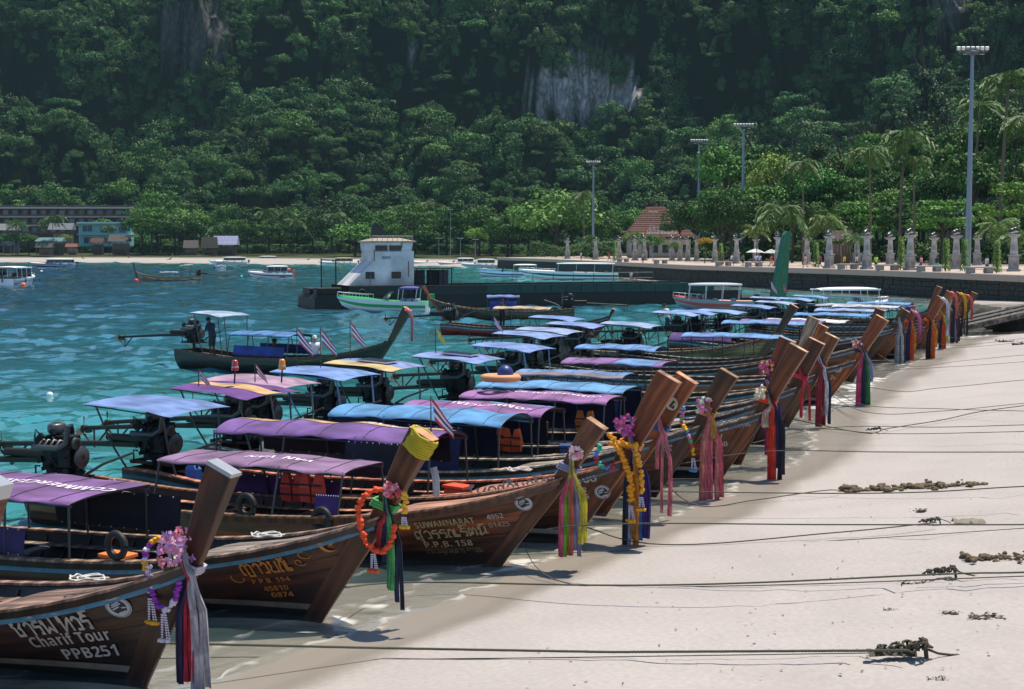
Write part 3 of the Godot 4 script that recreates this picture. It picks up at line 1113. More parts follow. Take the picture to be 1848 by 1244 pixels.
func build_canopy(o: Node3D, h: Hull, d: Dictionary) -> void:
	var cv: Dictionary = d.canopy
	cv.merge({"a": 2.85, "b": 6.9, "y": 1.72, "arch": 0.10, "w": 1.45})
	part("canopy_cloth", roof_sheet(cv, -1.0, 1.0), cloth(cv.col), o)
	var canopy: Node3D = o.get_node("canopy_cloth")
	if cv.has("stripe"):
		part("canopy_stripe", roof_sheet(cv, cv.get("s0", 0.1), cv.get("s1", 0.4), 0.008), cloth(cv.stripe), canopy)
	if cv.has("patch"):
		part("canopy_patch", roof_sheet(cv, -1.0, 1.0, 0.01, -lerpf(cv.b, cv.a, cv.get("p0", 0.0)), -lerpf(cv.b, cv.a, cv.get("p1", 0.3))), cloth(cv.patch), canopy)
	if cv.has("text"):
		var tris := latin_tris(cv.text[0], cv.text[1], true)
		var mb := MB.new()
		var fl: float = -1.0 if cv.get("tflip", true) else 1.0
		for i in range(0, tris.size(), 3):
			var q := []
			for j in 3:
				var p: Vector2 = tris[i + j] * fl
				q.append(roof_pt(cv, -cv.b + cv.text[2] + p.x, clampf(cv.text[3] - p.y / (cv.w * 0.5), -1.0, 1.0)) + Vector3(0, 0.012, 0))
			if fl < 0:
				mb.tri(q[0], q[1], q[2])
			else:
				mb.tri(q[0], q[1], q[2])
		part("lettering", mb, mat("d9d2dd", 0.7), canopy)
	for i in 5:
		var sx := lerpf(-cv.b, -cv.a, (i + 0.5) / 5.0)
		var sm := MB.new()
		var sq := []
		for j in 13:
			sq.append(roof_pt(cv, sx + 0.01 * sin(j * 2.0 + i), lerpf(-0.99, 0.99, j / 12.0)) + Vector3(0, 0.006, 0))
		sm.tube(sq, 0.009, 0.009, 4, false)
		part("canopy_seam", sm, cloth(shade(cv.col, 0.82)), canopy)
	# frame
	var fm := metal(d.get("frame", "4a4d52"), 0.45)
	var nh := 4
	for i in nh:
		var x := lerpf(-cv.b + 0.05, -cv.a - 0.05, float(i) / (nh - 1))
		var hoop := MB.new()
		var q := []
		for j in 11:
			q.append(roof_pt(cv, x, lerpf(-0.97, 0.97, j / 10.0)) - Vector3(0, 0.03, 0))
		hoop.tube(q, 0.018, 0.018, 5)
		part("canopy_hoop", hoop, fm, o)
		var s: float = (x + h.L) / h.L
		for side in [1.0, -1.0]:
			var p := MB.new()
			p.tube([Vector3(x, h.yg(s), side * (h.hb(s) - 0.04)), roof_pt(cv, x, side * 0.97)], 0.02, 0.02, 6)
			part("canopy_post", p, fm, o)
	for side in [1.0, -1.0]:
		var r := MB.new()
		r.tube([roof_pt(cv, -cv.b, side * 0.97) - Vector3(0, 0.05, 0), roof_pt(cv, -cv.a, side * 0.97) - Vector3(0, 0.05, 0)], 0.016, 0.016, 5)
		part("canopy_rail", r, fm, o)
	# curtains and low side panels: sheets that hang from the roof rail or are laced along the gunwale
	for c in d.get("curtain", []):   # [x0, x1, y0, y1, colour, side]
		var mb := MB.new()
		var rows := []
		for i in 21:
			var x := lerpf(c[0], c[1], i / 20.0)
			var s: float = clampf((x + h.L) / h.L, 0.0, 1.0)
			var r := PackedVector3Array()
			for j in 9:
				var y := lerpf(c[2], c[3], j / 8.0)
				var z := lerpf(h.hb(s) - 0.04, cv.w * 0.485, clampf((y - h.yg(s)) / (cv.y - h.yg(s)), 0, 1)) + 0.02
				z += 0.012 * sin(x * 11.0 + y * 3.0) + 0.008 * sin(y * 17.0)
				r.append(Vector3(x, y + 0.012 * cos(i * PI) * (1.0 if j == 0 else 0.0), z * c[5]))
			rows.append(r)
		mb.grid(rows, 1, 1, c[5] < 0)
		var cu := part("side_curtain", mb, cloth(c[4]), o)
		if d.get("lod", 0) == 0:
			var gm := MB.new()
			for i in range(1, 20, 2):
				for j in [0, 8]:
					gm.blob(rows[i][j] + Vector3(0, 0.02 if j == 0 else -0.02, 0.014), Vector3.ONE * 0.012)
			part("grommets", gm, mat("b9bec4", 0.4), cu)

func build_engine_canopy(o: Node3D, h: Hull, d: Dictionary) -> void:
	var e: Dictionary = d.ecan
	e.merge({"x0": -h.L - 0.75, "x1": -h.L + 1.45, "y": 2.14, "w": 2.0, "tilt": 0.03, "drop": 0.10})
	var mb := MB.new()
	var rows := []
	var f := func(u: float, v: float) -> Vector3:
		return Vector3(lerpf(e.x0, e.x1, u), e.y + e.tilt * (1 - 2 * u) - e.drop * ss(0.6, 1.0, u) - 0.05 * (2 * v - 1) * (2 * v - 1) + 0.015 * sin(u * 9.0) * sin(v * 7.0), (0.5 - v) * e.w)
	for i in 15:
		var r := PackedVector3Array()
		for j in 11:
			r.append(f.call(i / 14.0, j / 10.0))
		rows.append(r)
	mb.grid(rows, 1, 1, true)
	var c := part("engine_canopy", mb, cloth(e.col), o)
	if e.has("stripe"):
		var sb := MB.new()
		var sr := []
		for i in 15:
			var r := PackedVector3Array()
			for j in 4:
				r.append(f.call(i / 14.0, lerpf(e.get("s0", 0.35), e.get("s1", 0.65), j / 3.0)) + Vector3(0, 0.008, 0))
			sr.append(r)
		sb.grid(sr, 1, 1, true)
		part("canopy_stripe", sb, cloth(e.stripe), c)
	if e.has("solar"):
		var p := MB.new()
		var x0 := lerpf(e.x0, e.x1, 0.55)
		p.box(Vector3(x0, e.y + 0.03, 0.1), Vector3(1.0, 0.035, 0.66), Basis(Vector3.FORWARD, 0.06))
		var sp := part("solar_panel", p, metal("c3c8cf", 0.4), o)
		var cell := MB.new()
		for i in 6:
			for j in 4:
				cell.box(Vector3(x0 - 0.39 + i * 0.157, e.y + 0.054 - (i - 2.5) * 0.0095, -0.13 + j * 0.154), Vector3(0.145, 0.006, 0.142), Basis(Vector3.FORWARD, 0.06))
		part("cell", cell, mat("39415e", 0.2), sp, "stuff")
	var fm := metal(e.get("frame", "51555a"), 0.4)
	for u in [0.12, 0.88]:
		for side in [0.04, 0.96]:
			var t := MB.new()
			var top: Vector3 = f.call(u, side)
			var bx := clampf(top.x + (0.35 if u < 0.5 else 0.15), -h.L + 0.05, 0)
			var s := (bx + h.L) / h.L
			t.tube([Vector3(bx, h.yg(s), signf(top.z) * (h.hb(s) - 0.05)), Vector3(lerpf(bx, top.x, 0.35), h.yg(s) + 0.5, top.z * 0.92), top - Vector3(0, 0.02, 0)], 0.024, 0.022, 6)
			part("canopy_post", t, fm, o)
	for side in [0.03, 0.97]:
		var t := MB.new()
		t.tube([f.call(0.0, side) - Vector3(0, 0.02, 0), f.call(1.0, side) - Vector3(0, 0.02, 0)], 0.016, 0.016, 5)
		part("canopy_rail", t, fm, o)

# ------------------------------------------------------------------ lettering
const THAI := {
	"า": "06 17 27 36 32", "ร": "06 17 37;06 05 35 34 32 22", "ว": "06 17 27 36 32 12", "น": "17 07 06 16 17 12 03;12 44 47;44 43 53", "ท": "17 07 06 16 17 12 46 57 52",
	"ช": "17 07 06 15 12 42 45 35 57", "ฟ": "17 07 06 16 17 12 34 52 59", "ย": "17 07 15 03 12 42 47", "ณ": "12 02 04 17 27 36 32;47 42 62 63 43", "ญ": "12 02 06 17 27 36 32;36 47 57 66 61 31 41",
	"ส": "23 13 12 02 06 17 27 36 32;36 48", "ล": "23 13 12 02 06 17 27 36 32", "ต": "14 24 23 13 02 06 17 25 37 46 42", "ค": "02 06 17 37 46 42;14 24 23 02", "ม": "17 07 06 16 17 12 02 03 42 47;42 52",
	"จ": "05 17 37 46 42 22 24 34", "ผ": "17 07 06 15 02 24 42 47", "ด": "02 06 17 37 46 42;14 24 23 02", "โ": "49 29 08 18 28 12 22", "ำ": "06 17 27 36 32",
	"ี": "08 18 38 39", "ิ": "08 19 29 38 08", "ั": "18 08 09 29 49", "์": "19 18 28 29 49", "ุ": "21 31 30", "ู": "21 20 40 41", "้": "18 28 29 39",
}
const MARKS := "ีิั์ุู้"

func stroke_tris(out: PackedVector2Array, pts: Array, w: float) -> void:
	for i in pts.size() - 1:
		var a: Vector2 = pts[i]; var b: Vector2 = pts[i + 1]
		var t := (b - a).normalized()
		var n := Vector2(-t.y, t.x) * w * 0.5
		a -= t * w * 0.35; b += t * w * 0.35
		out.append_array([a - n, b - n, b + n, a - n, b + n, a + n])

func thai_tris(text: String, size: float, weight := 1.0) -> PackedVector2Array:
	var out := PackedVector2Array()
	var u := size / 5.0
	var x := 0.0
	var prev := 0.0
	for ch in text:
		if ch == " ":
			x += 2.5 * u
			continue
		if not THAI.has(ch):
			var lt := latin_tris(ch, size)
			var mx := 0.0
			for p in lt:
				out.append(p + Vector2(x, 0)); mx = maxf(mx, p.x)
			x += mx + u
			continue
		var at := x
		if ch in MARKS:
			at = prev
		var mx := 0.0
		for line in THAI[ch].split(";"):
			var pts := []
			for c in line.strip_edges().split(" "):
				var q := Vector2(int(c[0]), int(c[1]) - 2) * u
				mx = maxf(mx, q.x)
				pts.append(q + Vector2(at, 0))
			stroke_tris(out, pts, u * 0.95 * weight)
		if not (ch in MARKS):
			prev = x
			x += mx + 1.5 * u
	return out

var fonts := {}

func latin_tris(text: String, size: float, bold := true, face := "Droid Sans") -> PackedVector2Array:
	var out := PackedVector2Array()
	var tm := TextMesh.new()
	var key := face + str(bold)
	if not fonts.has(key):
		var f := SystemFont.new()
		f.font_names = PackedStringArray([face])
		f.font_weight = 700 if bold else 400
		fonts[key] = f
	tm.font = fonts[key]
	tm.text = text
	tm.font_size = 32
	tm.pixel_size = size / 23.0
	tm.depth = 0.0
	tm.curve_step = 4.0
	tm.horizontal_alignment = HORIZONTAL_ALIGNMENT_LEFT
	tm.vertical_alignment = VERTICAL_ALIGNMENT_BOTTOM
	var a := tm.surface_get_arrays(0) if tm.get_surface_count() else tm.get_mesh_arrays()
	var vs: PackedVector3Array = a[Mesh.ARRAY_VERTEX]
	var ns: PackedVector3Array = a[Mesh.ARRAY_NORMAL]
	var id = a[Mesh.ARRAY_INDEX]
	var idx: PackedInt32Array = id if id != null else PackedInt32Array(range(vs.size()))
	for i in range(0, idx.size(), 3):
		if ns[idx[i]].z > 0.5:
			for j in 3:
				out.append(Vector2(vs[idx[i + j]].x, vs[idx[i + j]].y))
	return out

# t: {s text, x, y of the left end of the base line, h letter height, rot, col, thai, w width factor}
func lettering(o: Node3D, h: Hull, t: Dictionary) -> void:
	var tris := thai_tris(t.s, t.h, t.get("wt", 1.0)) if t.get("thai", false) else latin_tris(t.s, t.h, t.get("bold", true), t.get("face", "Droid Sans"))
	var lo := Vector2(1e9, 1e9); var hi := -lo
	for p in tris:
		lo = lo.min(p); hi = hi.max(p)
	var rot := Transform2D(t.get("rot", 0.2), Vector2(t.x, t.y))
	var mb := MB.new()
	var sx: float = (t.len / (hi.x - lo.x)) if t.has("len") else 1.0
	for i in range(0, tris.size(), 3):
		var q := []
		for j in 3:
			var p := tris[i + j] - Vector2(lo.x, 0 if t.get("thai", false) else lo.y)
			p = rot * (p * Vector2(sx, 1.0))
			q.append(h.at(p.x, p.y, 1.0, 0.030 + (0.003 if t.get("thai", false) and (i / 6) % 2 else 0.0)))
		if (q[1] - q[0]).cross(q[2] - q[0]).z < 0:
			mb.tri(q[0], q[2], q[1])
		else:
			mb.tri(q[0], q[1], q[2])
	part("lettering", mb, paint(t.col, 0.6), o)

func emblem(o: Node3D, h: Hull, x: float, y: float, r: float) -> void:
	var disc := func(r0: float, r1: float, off: float, a0: float, a1: float, c: Vector2) -> MB:
		var mb := MB.new()
		var n := 20
		for i in n:
			var t0 := lerpf(a0, a1, float(i) / n); var t1 := lerpf(a0, a1, float(i + 1) / n)
			var q := []
			for p in [c + Vector2(cos(t0), sin(t0)) * r0, c + Vector2(cos(t0), sin(t0)) * r1, c + Vector2(cos(t1), sin(t1)) * r1, c + Vector2(cos(t1), sin(t1)) * r0]:
				q.append(h.at(x + p.x * r, y + p.y * r, 1.0, off))
			if r0 == 0.0:
				mb.tri(q[0], q[1], q[2])
			else:
				mb.quad(q[0], q[1], q[2], q[3])
		return mb
	var e := part("emblem", disc.call(0.0, 1.0, 0.030, 0.0, TAU, Vector2.ZERO), paint("cfd3dc", 0.6), o)
	part("emblem_ring", disc.call(0.88, 0.93, 0.033, 0.0, TAU, Vector2.ZERO), paint("4b5166", 0.6), e)
	part("emblem_disc", disc.call(0.0, 0.66, 0.033, 0.0, TAU, Vector2.ZERO), paint("2c3042", 0.6), e)
	for b in [[-0.5, 0.22, 0.1, 0.56, 0.1], [-0.56, 0.0, 0.2, 0.4, 0.09], [-0.5, -0.22, 0.02, 0.1, 0.09], [-0.1, -0.55, 0.5, -0.3, 0.2], [0.2, 0.0, 0.56, 0.05, 0.12]]:
		var mb := MB.new()
		var q := []
		for c in [[b[0], b[1]], [b[2], b[3]], [b[2] + b[4], b[3] - b[4]], [b[0] + b[4] * 0.6, b[1] - b[4]]]:
			q.append(h.at(x + c[0] * r, y + c[1] * r, 1.0, 0.037))
		mb.quad(q[3], q[2], q[1], q[0])
		part("emblem_mark", mb, paint("cfd3dc", 0.6), e)

# ------------------------------------------------------------------ what hangs on the prows
# local points of the boat's prow at height y: front face of the post
func prow(d: Dictionary, y: float, dx := 0.0, dz := 0.0) -> Vector3:
	var h: Hull = d.hull
	var p := Vector3(h.k * y + 0.05 + dx, y, dz)
	return d.at + Basis(Vector3.UP, -deg_to_rad(d.get("th", THETA))) * p

func strip(mb: MB, pts: Array, w0: float, w1: float, wide: Vector3, ph: float) -> void:
	var rows := []
	var n := pts.size()
	for j in 13:
		var t := TAU * j / 12.0
		var r := PackedVector3Array()
		for i in n:
			var e := float(i) / (n - 1)
			var w := lerpf(w0, w1, e)
			var dir: Vector3 = (pts[mini(i + 1, n - 1)] - pts[maxi(i - 1, 0)]).normalized()
			var sw := (wide - dir * wide.dot(dir)).normalized()
			var dp := dir.cross(sw)
			var c := cos(t)
			r.append(pts[i] + sw * (w * 0.5 * c) + dp * (sin(t) * 0.012 + w * 0.16 * sin(c * 5.0 + ph + e * 1.5)))
		rows.append(r)
	mb.grid(rows, 1, 1, false)

func ribbons(d: Dictionary, y: float, cols: Array, lens: Array, label: String, width := 0.075) -> void:
	width *= 1.35
	var o := thing("prow_ribbons", label, "ribbons", prow(d, y), -deg_to_rad(d.get("th", THETA)), "coloured ribbons tied to the prows")
	var h: Hull = d.hull
	var pw: float = d.get("pw", 0.36)
	var n := cols.size()
	for i in n:
		var mb := MB.new()
		var e := (float(i) / maxf(n - 1, 1) - 0.5)
		var zz := 0.13 + 0.02 * (i % 2)
		var knot := Vector3(0.03 + e * 0.07, 0.0, zz + 0.02)
		var top := Vector3(-pw * 0.85 + h.k * 0.32, 0.30 + 0.05 * i / n, zz - 0.01)
		var l: float = lens[i % lens.size()]
		var pts := [top + Vector3(-0.02, 0.02, -0.2), top, top.lerp(knot, 0.35) + Vector3(0, -0.03, 0.02), top.lerp(knot, 0.75) + Vector3(0, -0.02, 0.03), knot]
		var x := 0.05 + e * (0.16 + width * n * 0.35)
		for k in 7:
			var q := (k + 1) / 7.0
			pts.append(Vector3(lerpf(knot.x, x, ss(0.0, 0.35, q)) + 0.012 * sin(q * 5.0 + i * 1.9) * q, -l * q * (1.0 - 0.03 * (i % 3)), zz + 0.02 + 0.02 * cos(i * 2.1) + 0.02 * q * sin(q * 4.0 + i * 2.7)))
		strip(mb, pts, width * 0.75, width * 1.15, Vector3(1, 0, 0.25), i * 1.7)
		part("ribbon", mb, mat(shade(cols[i], 1.12), 0.6, {"back": Color(0.7, 0.7, 0.7), "tex": ntex("cloth", 0.01, 0.72, 1.0), "scale": Vector3(2, 2, 1)}), o)
	# the turns round the post
	var w := MB.new()
	for k in 3:
		var q := []
		var y0 := 0.02 + 0.035 * k
		for c in [[0.02, 0.1], [-pw, 0.1], [-pw - 0.01, 0.0], [-pw, -0.1], [0.02, -0.1], [0.04, 0.0], [0.02, 0.105]]:
			q.append(Vector3(c[0] + h.k * y0, y0 + (0.10 if c[0] < -0.1 else 0.0), c[1]))
		w.tube(q, 0.02, 0.02, 6)
	part("knot", w, mat(cols[n / 2], 0.6), o)

func puff(mb: MB, c: Vector3, r: float) -> void:
	mb.blob(c, Vector3(r, r * 0.75, r), 0.38, rng, 7)

# chain of blossoms: local points, colours in order along it
func garland(d: Dictionary, y: float, path: Array, cols: Array, r: float, label: String, tassel := 0.3) -> void:
	var o := thing("flower_garland", label, "garland", prow(d, y), -deg_to_rad(d.get("th", THETA)), "flower garlands hung on the prows")
	var cv := Curve3D.new()
	for i in path.size():
		var p: Vector3 = path[i]
		var t: Vector3 = (path[mini(i + 1, path.size() - 1)] - path[maxi(i - 1, 0)]) * 0.22
		cv.add_point(p, -t, t)
	var L := cv.get_baked_length()
	var mbs := {}
	var m := int(L / (r * 0.95))
	for i in m:
		var c: String = cols[int(float(i) / m * cols.size() * 2.0) % cols.size()]
		if not mbs.has(c):
			mbs[c] = MB.new()
		for e in 2:
			puff(mbs[c], cv.sample_baked(L * i / m) + Vector3(rng.randf_range(-1, 1), rng.randf_range(-1, 1), rng.randf_range(-1, 1)) * r * 0.4, r * rng.randf_range(0.6, 0.95))
	for c in mbs:
		part("blossoms", mbs[c], mat(c, 0.75, {"back": Color(0.3, 0.3, 0.3)}), o)
	if tassel > 0:
		var bottom: Vector3 = path[0]
		for p in path:
			if p.y < bottom.y:
				bottom = p
		var tb := MB.new()
		for i in 4:
			var a := bottom + Vector3(0.02 * (i - 1.5), -r, 0.01)
			for k in int(tassel / 0.03):
				tb.blob(a + Vector3(0.006 * i * k * 0.3 * (1 if i > 1 else -1), -0.03 * k, 0), Vector3.ONE * 0.013)
		part("tassel", tb, mat("d8d2e2", 0.7), o)
		var te := MB.new()
		for i in 5:
			puff(te, bottom + Vector3(0.03 * (i - 2), -r - tassel - 0.01, rng.randf_range(-0.02, 0.02)), r * 0.8)
		part("tassel_end", te, mat(cols[0], 0.75), o)

func bunch(d: Dictionary, y: float, off: Vector3, cols: Array, label: String, size := 0.16) -> void:
	var o := thing("flower_bunch", label, "flowers", prow(d, y), -deg_to_rad(d.get("th", THETA)), "flower bunches tied to the prows")
	for c in cols:
		var mb := MB.new()
		for i in 11:
			var p := off + Vector3(rng.randf_range(-1, 1), rng.randf_range(-1, 1), rng.randf_range(-0.6, 0.6)) * size
			for k in 5:
				var t := TAU * k / 5.0 + rng.randf()
				var nn := Vector3(rng.randf_range(-0.4, 0.4), rng.randf_range(-0.2, 0.5), 1).normalized()
				var u := nn.cross(Vector3.UP).normalized(); var v := nn.cross(u)
				mb.leaf(p, (nn + u * cos(t) * 0.4 + v * sin(t) * 0.4).normalized(), u * cos(t) + v * sin(t) + nn * 0.3, 0.055, 0.045)
		part("petals", mb, mat(c, 0.7, {"back": Color(0.3, 0.3, 0.3)}), o, "stuff")
	var st := MB.new()
	for i in 5:
		st.tube([off + Vector3(rng.randf_range(-1, 1), rng.randf_range(-1, 1), 0) * size, off + Vector3(0, -size * 1.3, -0.03)], 0.006, 0.006, 4)
	part("stem", st, mat("4a6b35", 0.7), o)

func rope(mb: MB, pts: Array, r: float, sides := 6, step := 0.25) -> void:
	var cv := Curve3D.new()
	for i in pts.size():
		var t: Vector3 = (pts[mini(i + 1, pts.size() - 1)] - pts[maxi(i - 1, 0)]) * 0.2
		cv.add_point(pts[i], -t, t)
	var L := cv.get_baked_length()
	var m := clampi(int(L / step), 6, 700)
	var q := []
	for i in m + 1:
		q.append(cv.sample_baked(L * i / m))
	mb.tube(q, r, r, sides)

# laid rope: three strands that twist round each other
func laid_rope(mb: MB, pts: Array, r: float) -> void:
	var cv := Curve3D.new()
	for p in pts:
		cv.add_point(p)
	var L := cv.get_baked_length()
	var m := int(L / 0.02)
	for s in 3:
		var q := []
		for i in m + 1:
			var p := cv.sample_baked(L * i / m)
			var t := L * i / m / 0.11 * TAU / 1.0 + TAU * s / 3.0
			q.append(p + Vector3(0, cos(t), sin(t)) * r * 0.55)
		mb.tube(q, r * 0.58, r * 0.58, 5, false)

# ------------------------------------------------------------------ speedboats and the landing craft
func speedboat(called: String, label: String, p: Vector3, turn: float, L: float, o: Dictionary) -> Node3D:
	var t := thing(called, label, "speedboat", p, turn, "white speedboats in the bay")
	var B: float = L * o.get("beam", 0.28) * 0.5
	var H: float = o.get("h", 0.95)
	var sec := func(s: float) -> Array:   # s 0 stern .. 1 bow : half beam, sheer, keel
		return [B * (1.0 - pow(maxf(s - 0.35, 0.0) / 0.65, 2.2)) + 0.03, H * (0.85 + 0.35 * s * s), -0.25 + 0.75 * H * pow(maxf(s - 0.6, 0.0) / 0.4, 2.0)]
	for side in [1.0, -1.0]:
		var mb := MB.new(); var st := MB.new()
		var rows := []; var sr := []
		for i in 21:
			var s := i / 20.0
			var c: Array = sec.call(s)
			var r := PackedVector3Array(); var r2 := PackedVector3Array()
			for q in [[0.0, 0.0], [0.72, 0.25], [0.86, 0.4], [0.95, 0.75], [1.0, 1.0]]:
				r.append(Vector3(-L * 0.5 + s * L + 0.06 * L * s * q[1], lerpf(c[2], c[1], q[1]), side * c[0] * q[0]))
			for q in [[0.9, 0.52], [0.95, 0.72]]:
				r2.append(Vector3(-L * 0.5 + s * L + 0.06 * L * s * q[1], lerpf(c[2], c[1], q[1]), side * (c[0] * q[0] + 0.03)))
			rows.append(r); sr.append(r2)
		mb.grid(rows, 1, 1, side < 0)
		part("hull", mb, mat(o.get("hull", "e3e8ea"), 0.3, {"coat": 0.4}), t)
		st.grid(sr, 1, 1, side < 0)
		part("hull_stripe", st, mat(o.get("stripe", "2d5f9e"), 0.35), t)
	var dk := MB.new()
	var rows := []
	for i in 21:
		var s := i / 20.0
		var c: Array = sec.call(s)
		var x := -L * 0.5 + s * L * 1.06 - 0.06 * L * (0 if s > 0 else 0)
		var r := PackedVector3Array()
		for j in 7:
			var z := lerpf(-1, 1, j / 6.0)
			r.append(Vector3(-L * 0.5 + s * L + 0.06 * L * s, c[1] + 0.16 * (1.0 - z * z) * ss(0.45, 0.7, s) - (0.25 if s < 0.42 and absf(z) < 0.8 else 0.0), z * c[0]))
		rows.append(r)
	dk.grid(rows, 1, 1, false)
	part("deck", dk, mat(o.get("deck", "e6e9ea"), 0.4), t)
	var tr := MB.new()
	tr.box(Vector3(-L * 0.5, H * 0.35, 0), Vector3(0.06, H * 0.95, B * 1.85))
	part("transom", tr, mat(o.get("hull", "e3e8ea"), 0.4), t)
	# windscreen
	var ws := MB.new()
	var x0: float = L * o.get("wx", 0.12)
	ws.loft([[Vector3(x0 + 0.5, H + 0.05, B * 0.75), Vector3(x0 + 0.9, H + 0.05, 0), Vector3(x0 + 0.5, H + 0.05, -B * 0.75), Vector3(x0 + 0.4, H + 0.05, 0)], [Vector3(x0, H + 0.65, B * 0.68), Vector3(x0 + 0.3, H + 0.65, 0), Vector3(x0, H + 0.65, -B * 0.68), Vector3(x0 - 0.1, H + 0.65, 0)]])
	part("windscreen", ws, mat("1d2a33", 0.1), t)
	if o.get("roof", true):
		var rl: float = L * o.get("rl", 0.48); var rx: float = L * o.get("rx", -0.14)
		var ry: float = H + o.get("ry", 1.25)
		var rf := MB.new()
		var rr := []
		for i in 9:
			var r := PackedVector3Array()
			for j in 9:
				var z := lerpf(-1, 1, j / 8.0)
				r.append(Vector3(rx + rl * (i / 8.0 - 0.5), ry + 0.14 * (1 - z * z) - 0.1 * pow(absf(i / 4.0 - 1.0), 3.0), z * B * 0.9))
			rr.append(r)
		rf.grid(rr, 1, 1, false)
		for q in [1.0, -1.0]:
			rf.box(Vector3(rx, ry - 0.05, q * B * 0.9), Vector3(rl, 0.12, 0.05))
		part("roof", rf, mat(o.get("roofc", "e8ecee"), 0.5), t)
		var np: int = o.get("posts", 4)
		for i in np:
			for q in [1.0, -1.0]:
				var ps := MB.new()
				var x := rx + rl * (float(i) / (np - 1) - 0.5) * 0.94
				ps.tube([Vector3(x + 0.12, H * 0.9, q * B * 0.86), Vector3(x, ry - 0.04, q * B * 0.86)], 0.035, 0.035, 5)
				part("roof_post", ps, metal("c9ced2", 0.35), t)
		if o.get("glass", true):
			for i in 3:
				for q in [1.0, -1.0]:
					var gl := MB.new()
					gl.box(Vector3(rx + rl * (i - 1) * 0.31, lerpf(H, ry, 0.52), q * B * 0.85), Vector3(rl * 0.28, (ry - H) * 0.62, 0.03))
					part("side_window", gl, mat("26323a", 0.12), t)
		for i in 3:
			var se := MB.new()
			se.box(Vector3(rx + rl * (i / 2.0 - 0.5) * 0.7, H * 0.85, 0), Vector3(0.4, 0.4, B * 1.2))
			part("bench_seat", se, mat(o.get("seat", "8fa3ad"), 0.7), t)
	for q in ([0.45, -0.45] if L > 6.5 else [0.0]):
		var e := MB.new()
		e.box(Vector3(-L * 0.5 - 0.3, H + 0.2, q), Vector3(0.42, 0.5, 0.3))
		e.box(Vector3(-L * 0.5 - 0.28, H - 0.3, q), Vector3(0.18, 0.7, 0.12))
		part("outboard_motor", e, mat(o.get("motor", "1e2022"), 0.3), t)
	var rl2 := MB.new()
	for q in [1.0, -1.0]:
		var pts := []
		for i in 6:
			var s := 0.62 + 0.37 * i / 5.0
			var c: Array = sec.call(s)
			pts.append(Vector3(-L * 0.5 + s * L * 1.06, c[1] + 0.38, q * c[0] * 0.92))
			rl2.tube([pts[i] - Vector3(0, 0.36, 0), pts[i]], 0.018, 0.018, 4)
		rl2.tube(pts, 0.02, 0.02, 5)
	part("bow_rail", rl2, metal("d5d8da", 0.3), t)
	for q in [0.1, 0.3, -0.15]:
		var f := MB.new()
		f.blob(Vector3(L * q, H * 0.55, B * 0.95 + 0.12), Vector3(0.1, 0.3, 0.1), 0.0, null, 8)
		part("fender", f, mat(o.get("fender", "26406e"), 0.5), t)
	return t

func face_turn(a: Vector3, b: Vector3) -> float:
	var d := b - a
	return -atan2(d.z, d.x)

